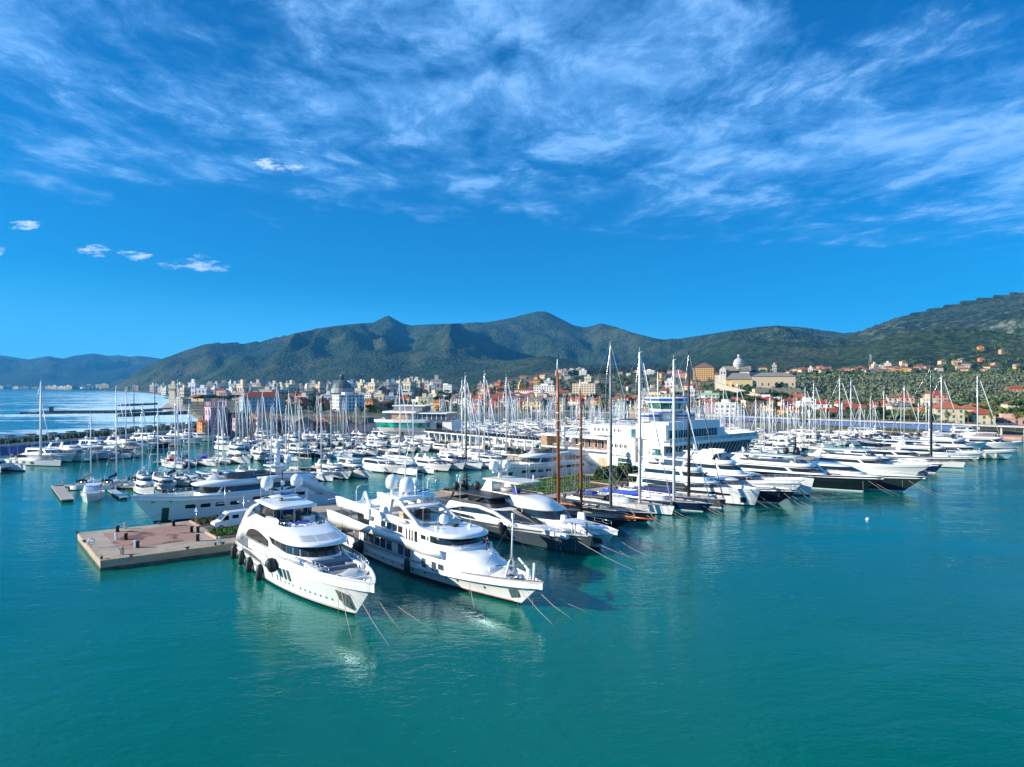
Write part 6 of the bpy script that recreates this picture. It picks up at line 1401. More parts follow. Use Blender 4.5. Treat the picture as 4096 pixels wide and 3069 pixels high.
    mb = MB(); mb.lathe([(.3, 0), (.25, .4), (.4, .45), (.4, .6), (.2, .7)], (15.5*q, .6, 4.2), 8); mb.build('windlass', STEEL, r)
    return r, H
HP = PANG+math.pi
YL, HL = long_yacht(616, 2091, HP, 37.5, 'long white yacht with four oval hull windows, bow beside the brick plaza')
YB, HBk = long_yacht(2014, 1931, HP, 36, 'long white yacht with four oval windows moored before the yacht club, behind the orange masts', 1.0)
for tt, sd, o_, ah, lb in ((.93, 1, -1, 10, 'pale mooring line running forward from the pier-side yacht bow'), (.95, -1, 2.0, 9, 'second pale line running forward from the pier-side yacht bow')): mooring(YL, HL, tt, sd, o_, ah, lb, z=1.6)
def line(p, q, label, m=ROPED, r=.03, sag=.25):
    p, q = Vector(p), Vector(q); mb = MB(); mid = (p+q)/2-p-Vector((0, 0, sag)); mb.tube([(0, 0, 0), tuple(mid), tuple(q-p)], r, 5); return tag(mb.build('mooring_line', m, None, p), label, 'mooring line', 'mooring lines tied to the pier')
# ------------------------------------------------------------------ big sailing yachts along the quay
def rigging(parent, xm, zt, zd, B, L, sp, m=STEEL, r=.022, fore=None, back=True):
    mb = MB()
    for sd in (-1, 1):
        prev = (xm-.15, sd*B*.46, zd)
        for z, w in sp: mb.tube([prev, (xm-.15, sd*w, z)], r, 4, 0, False); prev = (xm-.15, sd*w, z)
        mb.tube([prev, (xm, 0, zt-.3)], r, 4, 0, False)
    f_ = fore or (L*.485, 0, zd+.1); mb.tube([(xm+.1, 0, zt*.97), f_], r*1.9, 4, 0, False)
    if back: mb.tube([(xm-.1, 0, zt-.2), (-L*.48, 0, zd)], r, 4, 0, False)
    return mb.build('rigging', m, parent)
def sailing_yacht(root, L, B, mh, hull_m, mast_m, cover_m, fb=1.5, deckm=TEAKG, furl=None, stripe=BLACKH, plumb=True, rr=.03, dinghy=None, mast_r=.2, house_m=WHITE, xm_=.06, cover_h=.5, hood=None, tender=False):
    H = Hull(L, B, [(0, fb), (.5, fb*.98), (1, fb*1.18)], rake=.6 if plumb else 2.2, sw=.82, tm=.40, pd=1.9, pw=1.5, fl=.8, wl=.9, boot=.18, blunt=1.0)
    H.build([hull_m, stripe, deckm, WHITE2 if hull_m not in (WHITE, WHITE2) else GREYL], root, .12, deckm, 24, 4)
    xm = L*xm_; z = fb*1.02
    t1 = Tier([(-L*.22, L*.12, B*.27, L*.10, z-.1), (-L*.22, L*.10, B*.25, L*.09, z+.38), (-L*.215, L*.08, B*.2, L*.08, z+.5)], 2.2); t1.shell().build('coachroof', house_m, root)
    for sd in (-1, 1): t1.side(0, -L*.19, L*.02, z+.06, z+.28, sd, 5, .03).build('window', GLASS, root)
    mb = MB(); mb.bbox(-L*.40, -L*.24, -B*.24, B*.24, z-.04, z+.30); mb.bbox(-L*.39, -L*.25, -B*.13, B*.13, z+.303, z+.32, 1); mb.build('cockpit', [house_m, GREYD], root)
    for sd in (-1, 1): mb = MB(); mb.tube([(-L*.38, sd*B*.17-.02, z+.95), (-L*.38, sd*B*.17+.02, z+.95)], .5, 14); mb.tube([(-L*.38, sd*B*.17, z+.2), (-L*.38, sd*B*.17, z+.95)], .08, 5); mb.build('steering_wheel', BLACK, root)
    sp = [(z+(mh-z)*f, B*w) for f, w in ((.22, .36), (.43, .33), (.62, .28), (.8, .2))] if mh > 24 else [(z+(mh-z)*f, B*w) for f, w in ((.34, .36), (.66, .28))]
    mb = MB(); mb.tube([(xm, 0, z), (xm, 0, z+(mh-z)*.6), (xm-.1, 0, mh)], [mast_r, mast_r*.9, mast_r*.5], 8)
    for zz, w in sp: mb.tube([(xm-.15, -w, zz), (xm, 0, zz+.05), (xm-.15, w, zz)], .05 if mh > 24 else .035, 5)
    mb.tube([(xm, 0, mh-.1), (xm+.5, 0, mh+.1)], .05, 4); mb.tube([(xm-.1, 0, mh), (xm-.1, 0, mh+.9)], .03, 4)
    ms_ = mb.build('mast', mast_m, root); rigging(ms_, xm, mh, z, B, L, sp, STEEL if mast_m is not WOODM else ROPE, rr)
    bl = L*.36; mb = MB(); mb.tube([(xm-.2, 0, z+1.35), (xm-bl, 0, z+1.5)], .16 if mh > 24 else .10, 8); mb.build('boom', mast_m, root)
    if cover_m:
        mb = MB(); rg = []
        for f, hh in ((0, 1.9), (.08, 1.25), (.3, .95), (.7, .72), (1, .35)):
            x = xm-.25-f*(bl-.3); h_ = hh*cover_h; rg.append([(x, -.2, z+1.30), (x, -.26, z+1.5+h_*.4), (x, 0, z+1.6+h_), (x, .26, z+1.5+h_*.4), (x, .2, z+1.30)])
        mb.loft(rg, 0, True, True, True, True); mb.build('sail_cover', cover_m, root, recalc=True)
    if hood:
        mb = MB(); rg = []
        for x, h_, w in ((-L*.23, .55, .22), (-L*.245, 1.15, .25), (-L*.30, 1.25, .26)): rg.append([(x, -B*w, z+.1), (x, -B*w*.9, z+h_*.8), (x, 0, z+h_), (x, B*w*.9, z+h_*.8), (x, B*w, z+.1)])
        mb.loft(rg, 0, True, False); mb.build('sprayhood', hood, root)
    if furl: mb = MB(); mb.tube([(L*.475, 0, z+.5), (xm+.25+(L*.475-xm)*.08, 0, mh*.93)], r=.07, n=6); mb.build('furled_sail', furl, root)
    hull_rail(root, H, .02, .985, 8, .65, every=1, r=.016)
    return root, H
BIGS = []
def bigsail(u, v, head, label, **k):
    L = k['L']; d = Vector((math.cos(head), math.sin(head), 0)); rake = .6 if k.get('plumb', True) else 2.2
    r = place(u, v, head, L/2-rake, 'sailing_yacht', label, 'sailing yacht'); k2 = dict(k); r, H = sailing_yacht(r, **k2); BIGS.append((r, H)); return r, H
HS = HB+.06
S1, SH1 = bigsail(2586, 2088, HS, 'black sailing yacht with a tall dark grey mast', L=25, B=5.6, mh=32.3, hull_m=BLACKH, mast_m=mat('grey_mast', (.20, .21, .22), .35, var=.1), cover_m=DMAST, deckm=GREYD, house_m=GREYD, mast_r=.30, cover_h=.5, xm_=.10, plumb=False)
S2, SH2 = bigsail(2686, 2063, HS+.02, 'white sailing yacht with a bright blue boom cover and tall white mast', L=25, B=5.8, mh=30.6, hull_m=WHITE, mast_m=ALU, cover_m=BLUEC, mast_r=.32, hood=BLUEC, furl=WHITE2, xm_=.20, cover_h=.62)
S3, SH3 = bigsail(2810, 2048, HS+.03, 'navy sailing yacht with a white mast and navy boom cover', L=26, B=5.8, mh=29.3, hull_m=NAVY, mast_m=ALU, cover_m=NAVYC, mast_r=.32, furl=WHITE2, xm_=.18, stripe=WHITE, plumb=False, cover_h=.8)
S4, SH4 = bigsail(2893, 2034, HS+.03, 'grey sailing yacht with a tall black mast', L=27, B=6.0, mh=31.2, hull_m=mat('slate_hull', (.085, .088, .095), .2, var=.08, coat=.4), mast_m=DMAST, cover_m=DMAST, mast_r=.34, furl=DMAST, xm_=.20, stripe=WHITE, deckm=TEAKG, cover_h=.4)
# classic two-masted black schooner with varnished masts, between the white yacht and the black sloop
def schooner():
    L = 29.0; H = Hull(L, 5.6, [(0, 1.5), (.4, 1.25), (1, 1.9)], rake=4.0, sw=.62, tm=.42, pd=1.9, pw=1.4, fl=.9, wl=.88, boot=.15)
    r = place(2469, 2110, HS-.01, L/2-4.0, 'schooner', 'black classic schooner with two tall varnished orange masts', 'sailing yacht')
    H.build([BLACKH, BLACKH, TEAK, BROWN], r, .25, TEAK, 24, 4)
    for xa, xf in ((-9, -4), (-1, 1.5)): t = Tier([(xa, xf, 1.3, .8, 1.0), (xa, xf, 1.25, .8, 1.75)], 3); t.shell().build('deckhouse', BROWN, r)
    for xm, mh, rr_ in ((-2.8, 29.0, .32), (2.6, 25.2, .27)):
        mb = MB(); mb.tube([(xm, 0, .9), (xm-.15, 0, mh*.7), (xm-.3, 0, mh-2)], [rr_, rr_*.95, rr_*.55], 10); ms_ = mb.build('mast', WOODM, r)
        mb = MB(); mb.tube([(xm-.3, 0, mh-2.0), (xm-.3, 0, mh)], [rr_*.5, .08], 8)
        for zz in (mh*.55, mh*.61, mh*.66): mb.lathe([(rr_*1.12, -.12), (rr_*1.12, .12)], (xm-.14, 0, zz), 10)
        mb.build('mast_band', WHITE, ms_)
        mb = MB()
        for zz, w in ((mh*.46, 1.6), (mh*.72, 1.1)): mb.tube([(xm, -w, zz), (xm, w, zz)], .06, 5)
        mb.build('spreader', BLACK, ms_)
        mb = MB()
        for sd in (-1, 1):
            for dx_ in (-1.3, -.6, .1, .8): mb.tube([(xm+dx_, sd*2.6, 1.3), (xm-.1, sd*.15, mh*.66)], .025, 4, 0, False)
            for dx_ in (-1.0, .4): mb.tube([(xm+dx_, sd*2.6, 1.3), (xm-.2, sd*1.1, mh*.72), (xm-.3, 0, mh-1)], .025, 4, 0, False)
        mb.tube([(xm, 0, mh*.7), (L*.5, 0, 2.0)], .03, 4, 0, False); mb.tube([(xm-.2, 0, mh-1.5), (L*.5+3.5, 0, 2.3)], .03, 4, 0, False); mb.build('rigging', ROPE, ms_)
        mb = MB(); mb.tube([(xm-.4, 0, 2.6), (xm-4.9, 0, 2.8)], .17, 8); mb.build('boom', WOODM, r)
        mb = MB(); mb.tube([(xm-.5, 0, 2.95), (xm-2.5, 0, 3.1), (xm-4.7, 0, 3.1)], [.35, .3, .16], 8); mb.build('furled_sail', DMAST, r)
    mb = MB(); mb.tube([(L*.36, 0, 2.0), (L*.5+4.2, 0, 2.35)], [.2, .12], 8); mb.build('bowsprit', WOODM, r)
    hull_rail(r, H, .05, .97, 9, .6, r=.016)
    return r
SCH = schooner()
# ------------------------------------------------------------------ the line of yachts further along the quay
def big(u, v, head, L, B, sheer, label, rake=3.0, mats=None, hk=None, **k):
    hk = hk or {}; H = Hull(L, B, sheer, rake=rake, **{**dict(sw=.9, tm=.42, pd=2.6, pw=1.8, fl=1.5, wl=.88), **hk}); r = yroot(u, v, head, H, 'motor_yacht', label)
    motor_yacht(r, H, mats or WM, **k); return r, H
YW, HW = big(3018, 2025, HB+.03, 30, 7.0, [(0, 2.2), (.4, 2.3), (.6, 2.9), (.8, 3.4), (1, 3.5)], 'white yacht with three dark window bands and full rounded bow', rake=1.3, hk=dict(pd=3.2, blunt=.75, pw=2.2), tiers=3, mainx=(-.44, .20), domes=2, bul=.6, k=1.02)
for sd in (-1, 1):
    HW.strip(-11, 9.6, lambda x: 1.65+.02*x, lambda x: 2.25+.02*x if x < 8 else 2.25, sd, 16, .03).build('window', GLASS, YW); HW.strip(-13, 8, 1.22, 1.28, sd, 12, .03).build('trim_line', BLACK, YW)
    HW.strip(11.4, 12.5, .6, 1.7, sd, 2, .03).build('anchor_pocket', BLACK, YW)
YN, HN = big(3112, 2015, HB+.04, 31, 7.0, [(0, 2.3), (.4, 2.7), (.7, 2.9), (1, 3.3)], 'navy hulled yacht with a low grey and white house, just past the rounded white bow', mats=[mat('midnight_hull', (.012, .012, .028), .1, var=.1, coat=.6), WHITE, WHITE2, WHITE2], rake=4.2, tiers=2, style='sport', mainx=(-.38, .12), domes=0, arch=False, deckm=GREYL, bul=.4)
YR, HR = big(3148, 1992, HB+.03, 32, 7.6, [(0, 2.3), (.4, 2.4), (.6, 3.2), (.8, 3.8), (1, 4.2)], 'white explorer yacht with a tall cream mast wing', rake=4.0, tiers=3, mainx=(-.42, .14), domes=1, bul=.7, k=1.1, hk=dict(pd=2.6))
for sd in (-1, 1):
    mb = MB(); mb.loft([[(-15.5, sd*2.6, 2.6), (-8, sd*2.5, 2.6), (-8, sd*2.2, 2.6), (-15.5, sd*2.2, 2.6)], [(-7.5, sd*1.7, 9.4), (-3.6, sd*1.7, 9.4), (-3.6, sd*1.4, 9.4), (-7.5, sd*1.4, 9.4)]], 0, False, True, True, True); mb.build('mast_wing', CREAM, YR, recalc=True)
YR2, _ = big(3238, 1985, HB+.05, 29, 7.0, [(0, 2.1), (.5, 2.5), (.8, 3.5), (1, 3.9)], 'white yacht with a sharp raised bow tucked behind the explorer yacht', rake=1.0, tiers=2, style='sport', mainx=(-.4, .12), domes=0, hk=dict(pd=2.4), arch=False)
K1, HK1 = big(3450, 1967, HB+.10, 38, 7.6, [(0, 2.5), (.25, 3.1), (.7, 3.4), (1, 3.7)], 'black hulled sport yacht with a long white deckhouse, the nearer of two', mats=[BLACKH, WHITE2, WHITE2, WHITE], rake=4.6, tiers=2, style='open', mainx=(-.42, .14), domes=1, bul=.5, hk=dict(pd=2.1), k=1.05)
K2, HK2 = big(3610, 1967, HB+.10, 42, 7.8, [(0, 2.6), (.25, 3.2), (.7, 3.4), (1, 3.8)], 'dark grey hulled sport yacht with teardrop windows and black radar domes', mats=[mat('graphite_hull', (.03, .034, .036), .12, metal=.2, var=.1, coat=.5), WHITE, WHITE2, WHITE], rake=4.8, tiers=2, style='sport', mainx=(-.42, .16), domes=0, arch=False, bul=.5, hk=dict(pd=2.1), k=1.25)
for H_, r_, x0, x1 in ((HK1, K1, -16, 3.5), (HK2, K2, -18, 2)):
    for sd in (-1, 1):
        H_.strip(x1-3, x1+9, 2.0, 2.5, sd, 8, .04).build('window', GLASS, r_)
mb = MB(); mb.tube([(-8, 0, 6.2), (-8, 0, 11.4)], [.4, .12], 6)
for z in (8.4, 9.4, 10.4): mb.tube([(-8, -.9, z), (-8, .9, z)], .07, 5)
for y in (-.5, .5): mb.tube([(-8.3, y, 7), (-8.2, y, 10.8)], .08, 5)
mb.loft([[(-12.5, -2.2, 5.4), (-12.5, 2.2, 5.4)], [(-9, -2.4, 7.0), (-9, 2.4, 7.0)], [(-5, -2.2, 6.6), (-5, 2.2, 6.6)]], 0, False, False); tw = mb.build('mast', BLACK, K2)
for c_ in ((-9.6, -1.9, 7.3), (-8.4, 1.8, 7.2), (-7.4, -.4, 7.0)): sat_dome(tw, c_, .7, BLACK)
K3, HK3 = big(3660, 1905, HB+.10, 32, 7.2, [(0, 2.2), (.5, 2.5), (.8, 3.0), (1, 3.4)], 'white yacht with a navy bow flash and broad black windscreen', rake=4.0, tiers=2, style='fly', mainx=(-.42, .16), domes=1, hk=dict(pd=2.5), mats=[WHITE, NAVY, WHITE2, WHITE])
for sd in (-1, 1): HK3.strip(12.8, 15.0, .2, lambda x: 1.2+(x-12.8)*.45, sd, 4, .03).build('navy_flash', NAVY, K3)
K4, HK4 = big(3740, 1893, HB+.12, 30, 6.8, [(0, 2.0), (.5, 2.2), (1, 2.6)], 'low navy sport yacht with a white foredeck and pale swim board', rake=2.0, tiers=2, style='sport', mainx=(-.4, .1), domes=0, mats=[NAVY, WHITE, WHITE2, WHITE], arch=False)
K5, HK5 = big(3822, 1868, HB+.22, 40, 7.6, [(0, 2.3), (.5, 2.5), (1, 3.3)], 'silver grey hulled open yacht with a long white roof', rake=6.0, tiers=2, style='sport', mainx=(-.4, .12), domes=2, mats=[mat('silver_hull', (.22, .24, .25), .15, metal=.4, var=.05, coat=.4), BLACKH, WHITE2, WHITE], arch=False, k=1.1, hk=dict(pd=2.1))
K6, HK6 = big(3895, 1845, HB+.24, 27, 6.4, [(0, 2.0), (.5, 2.2), (1, 3.0)], 'white yacht nosed in behind the silver open yacht', rake=3.0, tiers=2, style='fly', mainx=(-.42, .14), domes=2)
K7, HK7 = big(4028, 1838, HB+.34, 29, 6.6, [(0, 2.2), (.5, 2.3), (.75, 2.7), (1, 3.3)], 'white trawler yacht with square wheelhouse and buff fenders at the end of the row', rake=3.2, tiers=3, style='open', mainx=(-.44, .10), domes=0, hard=False, arch=False, hk=dict(pd=2.7), k=.9)
S5, SH5 = bigsail(3852, 1873, HB+.2, 'white racing sloop with a very tall black mast near the end of the row', L=24, B=5.4, mh=29.8, hull_m=WHITE, mast_m=DMAST, cover_m=DMAST, mast_r=.34, xm_=.14, cover_h=.5, house_m=WHITE)
names = {id(S1): 'black sloop', id(S2): 'blue-covered white sloop', id(S3): 'navy sloop', id(S4): 'grey sloop', id(YW): 'rounded white bow', id(YN): 'navy low-housed yacht', id(YR): 'explorer yacht', id(K1): 'nearer black sport yacht', id(K2): 'graphite sport yacht', id(K3): 'navy-flash yacht', id(K5): 'silver open yacht'}
for r_, H_ in ((S1, SH1), (S2, SH2), (S3, SH3), (S4, SH4), (YW, HW), (YN, HN), (YR, HR), (K1, HK1), (K2, HK2), (K3, HK3), (K5, HK5)):
    nm = names[id(r_)]
    mooring(r_, H_, .95, -1, 1.2, 8, f'pale mooring line running out from the near bow of the {nm}'); mooring(r_, H_, .955, 1, -1.0, 9, f'pale mooring line running out from the far bow of the {nm}')
    if r_ in (YN, K1, K2): drop_line(r_, H_, .92, -1, f'vertical line dropping from the bow of the {nm}')
for k_, x in enumerate((3.0, 5.2, 8.2)):
    p = W_of(K7, HK7.at(x, 1.2, -1, .3)); fender(K7, f'buff fender, {ordinal(k_+1)} from the stern of the trawler yacht', loc=p, h=1.4, r=.4, m=TANC, group='buff fenders of the trawler yacht')
# ------------------------------------------------------------------ the many smaller boats: one of each kind, then copies
PROTO = {}; USED = set()
def proto_motor(key, L, B, sheer, mats, **k):
    r = empty('motor_boat', (0, 0, -50), 0); hk = k.pop('hk', {}); H = Hull(L, B, sheer, rake=k.pop('rake', L*.11), **{**dict(sw=.9, tm=.42, pd=2.4, pw=1.7, fl=1.5, wl=.86), **hk}); motor_yacht(r, H, mats, **{**dict(detail=False, bul=.35), **k}); PROTO[key] = (r, H.L/2-H.rake, L)
def proto_sail(key, L, B, mh, **k):
    r = empty('sailboat', (0, 0, -50), 0); _, H = sailing_yacht(r, L, B, mh, **{**dict(hull_m=WHITE, mast_m=ALU, cover_m=NAVYC, mast_r=.15, rr=.022, fb=1.15, stripe=NAVY), **k}); PROTO[key] = (r, H.L/2-H.rake, L)
proto_motor('fly', 17, 4.9, [(0, 1.5), (.5, 1.7), (1, 2.3)], WM, style='fly', k=.80, domes=1, hard=False)
proto_motor('hard', 18, 5.0, [(0, 1.6), (.5, 1.8), (1, 2.5)], WM, style='fly', k=.88, domes=2)
proto_motor('sport', 15, 4.5, [(0, 1.4), (.5, 1.6), (1, 2.0)], WM, style='sport', k=.80, domes=0, mainx=(-.42, .22), arch=False)
proto_motor('navy', 17, 4.8, [(0, 1.5), (.5, 1.7), (1, 2.3)], [NAVY, WHITE, WHITE2, WHITE], style='sport', k=.9, domes=1)
proto_motor('black', 18, 4.9, [(0, 1.5), (.5, 1.8), (1, 2.4)], [BLACKH, WHITE, WHITE2, WHITE], style='fly', k=.85, domes=1)
proto_motor('trawler', 15, 4.9, [(0, 1.5), (.5, 1.7), (1, 2.9)], WM, style='open', tiers=3, k=.8, domes=1, hard=False, mainx=(-.40, .18))
proto_motor('open', 8, 2.7, [(0, .9), (.5, 1.0), (1, 1.35)], WM, style='sport', k=.55, domes=0, mainx=(-.3, .2))
proto_sail('s_navy', 13, 4.1, 18.5, hood=NAVYC)
proto_sail('s_white', 13.5, 4.2, 19.5, cover_m=CUSHL, hood=CUSHL, furl=WHITE2)
proto_sail('s_blue', 12, 3.9, 17, cover_m=BLUEC, hood=BLUEC, furl=BLUEC)
proto_sail('s_tan', 12.5, 4.0, 18, cover_m=TANC, hood=NAVYC)
proto_sail('s_dark', 14, 4.3, 20, hull_m=NAVY, stripe=WHITE, cover_m=NAVYC, hood=NAVYC, furl=WHITE2)
proto_sail('s_red', 12.5, 4.0, 17.5, cover_m=REDC, hood=REDC)
proto_sail('s_black', 15, 4.4, 24, mast_m=DMAST, cover_m=DMAST, hood=BLACK)
def proto_cat():
    r = empty('catamaran', (0, 0, -50), 0); L = 14
    for y in (-2.9, 2.9):
        H = Hull(L, 1.7, [(0, 1.1), (.3, 1.6), (1, 1.9)], rake=.2, sw=.7, pd=1.8, pw=1.5, fl=1, wl=.85); g_ = empty('hull_side', (0, y, 0)); g_.parent = r; bpy.data.objects.remove(g_)
        o = H.build(WM, r, .1, WHITE2, 16, 4); o.location = (0, y, 0); d = KIDS[r.name][-1]; d.location = (0, y, 0)
    mb = MB(); mb.bbox(-6, 2.2, -2.4, 2.4, .95, 1.75); mb.build('bridge_deck', WHITE, r)
    t = Tier([(-5, 2.6, 2.3, 3, 1.76), (-5, 1.4, 2.1, 2.6, 2.85), (-5.4, 1.0, 2.3, 2.6, 3.0)], 2.4); t.shell().build('coachroof', WHITE, r); t.nose(0, -3.5, 2.0, 2.6, 18, .03).build('window', GLASS, r)
    mb = MB(); mb.tube([(1.6, 0, 2.9), (1.5, 0, 20)], [.14, .08], 8); ms_ = mb.build('mast', ALU, r); rigging(ms_, 1.6, 20, 1.9, 7, L, [(8, 1.2), (14, .9)], fore=(6.6, 0, 1.8)); mb = MB(); mb.tube([(6.6, -2.9, 1.75), (6.6, 2.9, 1.75)], .1, 6); mb.build('cross_beam', ALU, r)
    mb = MB(); mb.tube([(1.4, 0, 4.2), (-4.6, 0, 4.3)], [.35, .22], 8); mb.build('sail_cover', CUSHL, r); PROTO['cat'] = (r, 6.8, L)
proto_cat()
DESC = {'fly': 'white flybridge motor yacht with radar arch', 'hard': 'white motor yacht with hardtop flybridge', 'sport': 'low white sport cruiser with dark sunroof', 'navy': 'navy hulled motor yacht with white house', 'black': 'black hulled flybridge yacht', 'trawler': 'tall white trawler yacht', 'open': 'small white open motorboat',
        's_navy': 'white sailboat with navy boom cover', 's_white': 'white sailboat with pale boom cover', 's_blue': 'white sailboat with bright blue covers', 's_tan': 'white sailboat with tan boom cover', 's_dark': 'navy hulled sailboat with pale mast', 's_red': 'white sailboat with red covers', 's_black': 'white sailboat with a black mast', 'cat': 'white twin-hulled catamaran'}
ROWS = {}; MTREE = {}; rb = random.Random(11)
def boat(key, p, head, row, sc_=1.0, note=None, cen=False):
    r, wl, L = PROTO[key]
    first = key not in USED; USED.add(key); o = r if first else copy_tree(r)
    d = Vector((math.cos(head), math.sin(head), 0)); q = Vector(p) if cen else Vector(p)-d*wl*sc_
    o.location = (q.x, q.y, 0); o.rotation_euler = (0, 0, head); o.scale = (sc_,)*3
    ROWS.setdefault(row, []).append((o, key, note)); return o
A_SW = math.atan2(-.39, .92)
# along the blue sea wall, bows out
for u, v, key, s_, n_ in ((52, 1892, 'cat', 1.15, 'white catamaran at the left edge of the sea wall berths'), (284, 1850, 'sport', 1.5, 0), (358, 1848, 'fly', 1.25, 0), (428, 1838, 'sport', 1.5, 0), (460, 1830, 'black', 1.1, 0), (513, 1828, 'navy', 1.3, 0), (579, 1815, 'fly', 1.25, 0), (611, 1802, 'sport', 1.4, 0), (668, 1796, 'black', 1.15, 0), (735, 1785, 'sport', 1.45, 0), (798, 1776, 'fly', 1.15, 0), (855, 1766, 'sport', 1.3, 0)):
    boat(key, W(u, v), A_SW, 'sea wall row', s_, n_ or None)
_r, _ = bigsail(240, 1866, A_SW-.02, 'large white sailing yacht with four painted shadow marks by the sea wall', L=25, B=6, mh=25.5, hull_m=WHITE, mast_m=ALU, cover_m=CUSHL, mast_r=.3, hood=BLACK, xm_=.12)
for k in range(4):
    H_ = _; mb = H_.strip(-8+k*3.3, -6.6+k*3.3, .45, 1.3, -1, 2, .03); mb.build('painted_shadow_mark', GREYD, _r)  # shadow marks on the hull, painted as dark grey strips
for i, (u, v, mh_, key) in enumerate(((208, 1855, 20, 's_white'), (588, 1800, 24, 's_black'), (672, 1790, 25, 's_black'), (520, 1835, 23, 's_white'), (556, 1830, 22, 's_white'))): boat(key, W(u, v), A_SW, 'sea wall row', mh_/PROTO[key][2]*.72)
# pontoon with the cabin cruiser
def pontoon(pts, label, w=2.4):
    o = empty('pontoon', pts[0], 0, label, 'pontoon'); a = Vector(pts[0]); b = Vector(pts[1]); d = (b-a); c = d/2; an = math.atan2(d.y, d.x)
    mb = MB(); mb.box((c.x, c.y, .5), (d.length, w, .22), 0, an); mb.build('deck', GREYL if w < 2 else TEAKG, o)
    n_ = max(2, int(d.length/4)); off = Vector((-math.sin(an), math.cos(an), 0))
    for k in range(n_): q = d*((k+.5)/n_); mb = MB(); mb.box((q.x, q.y, .14), (2.4, w*.85, .5), 0, an); mb.build('float', BLACK, o)
    for k in range(0, n_, 3): q = d*((k+.2)/n_)+off*w*.4; mb = MB(); mb.bbox(q.x-.12, q.x+.12, q.y-.12, q.y+.12, .6, 1.5); mb.build('service_post', GREYL, o)
    return o
pontoon([W(226, 1951), W(620, 1957)], 'floating pontoon behind the cabin cruiser, left end'); pontoon([W(228, 1951), W(272, 2009)], 'short finger pontoon beside the cabin cruiser'); pontoon([W(446, 1969), W(498, 2000)], 'small empty finger pontoon right of the cabin cruiser', 1.6)
cc = PROTO['trawler']
def cabin_cruiser():
    H = Hull(11, 3.9, [(0, 1.2), (.5, 1.4), (1, 2.0)], rake=1.2, sw=.88, pd=2.6, pw=1.7); r = place(350, 2012, -1.2, 4.3, 'cabin_cruiser', 'white cabin cruiser with pale windscreen cover at the pontoon end', 'motor boat')
    H.build([WHITE, WHITE2, WHITE, WHITE], r, .4, WHITE2, 20, 4)
    t = Tier([(-3.6, 1.8, 1.6, 1.6, 1.0), (-3.6, 1.6, 1.55, 1.5, 1.9), (-3.6, .6, 1.4, 1.2, 3.0), (-4, .7, 1.5, 1.2, 3.1)], 3); t.shell().build('cabin', WHITE, r); t.nose(1, .3, 2.0, 2.9, 12, .03).build('windscreen_cover', mat('pale_blue_canvas', (.45, .52, .6), .8), r)
    for sd in (-1, 1): t.side(1, -3, -.4, 2.0, 2.7, sd, 4, .03).build('window', GLASS, r)
    mb = MB(); mb.tube([(-2, 0, 3.1), (-2, 0, 4.6)], .08, 6); mb.bbox(-2.3, -1.7, -.6, .6, 3.9, 4.05); mb.build('mast', WHITE, r); hull_rail(r, H, .55, .98, 6, .6)
cabin_cruiser()
HU = R(96)
for (u, v), key, s_, n_ in (((296, 1962), 's_tan', .95, 0), ((400, 1962), 's_navy', .95, 0), ((504, 1954), 's_white', 1.0, 'white sailboat with its name across the stern beside the cabin cruiser pontoon'), ((570, 1950), 's_navy', 1.02, 0), ((640, 1945), 's_dark', 1.0, 0), ((700, 1940), 's_white', 1.0, 0)):
    p = W(u, v); o = boat(key, p+Vector((0, PROTO[key][2]/2*s_, 0)), HU, 'near pontoon row', s_, n_ or None, True)
    if n_: text_on(o, 'MILANA', .55, (-PROTO[key][2]/2-.06, 0, .55), (R(90), 0, R(-90)), NAVY)
for (u, v), key, s_ in (((612, 1985), 'trawler', .75), ((690, 1968), 'fly', .8), ((752, 1950), 'open', 1.2), ((800, 1945), 'sport', .8), ((862, 1940), 'sport', .9), ((905, 1940), 's_white', 1), ((968, 1942), 'sport', .95), ((1050, 1945), 'fly', .9), ((1120, 1940), 's_tan', 1.05), ((1180, 1938), 's_navy', 1.0)): boat(key, W(u, v), HB, 'near pontoon row', s_)
# the row of bows facing the basin
row = 'front basin row'
for (u, v), key, s_ in (((1242, 1931), 's_white', 1.05), ((1329, 1928), 's_tan', 1.1), ((1392, 1919), 'fly', .95), ((1473, 1916), 'hard', .92), ((1540, 1880), 'open', 1.3), ((1600, 1897), 'sport', 1.25), ((1700, 1902), 'cat', 1.0), ((1790, 1887), 'fly', .95), ((1849, 1882), 'trawler', .8), ((1921, 1881), 's_black', 1.0), ((1971, 1874), 's_white', 1.1), ((2030, 1866), 'sport', 1.0)): boat(key, W(u, v), HB+.05, row, s_)
row = 'second basin row'
for (u, v), key, s_ in (((727, 1877), 's_red', 1), ((785, 1867), 's_navy', 1), ((860, 1867), 's_blue', 1.05), ((921, 1858), 's_white', 1), ((997, 1858), 'trawler', 1.0), ((1092, 1847), 'fly', .9), ((1190, 1847), 's_white', 1.1), ((1245, 1835), 'black', .9), ((1300, 1835), 'navy', .85), ((1355, 1835), 's_tan', 1), ((1407, 1831), 's_white', 1), ((1459, 1825), 's_navy', 1.05), ((1505, 1824), 'fly', .85), ((1560, 1818), 'hard', .85), ((1618, 1818), 'sport', 1.0), ((1656, 1810), 'fly', .85), ((1711, 1808), 'hard', .85), ((1765, 1800), 'trawler', .8), ((1830, 1812), 'sport', 1), ((1880, 1822), 'fly', .8), ((1930, 1832), 's_white', 1.1), ((1985, 1840), 'sport', .95)): boat(key, W(u, v), HB+.05, row, s_)
pontoon([W(612, 1856), W(745, 1852)], 'pontoon tip under the red-covered sailboat'); pontoon([W(1180, 1880), W(1960, 1850)], 'long pontoon between the two basin rows, mostly hidden by boats')
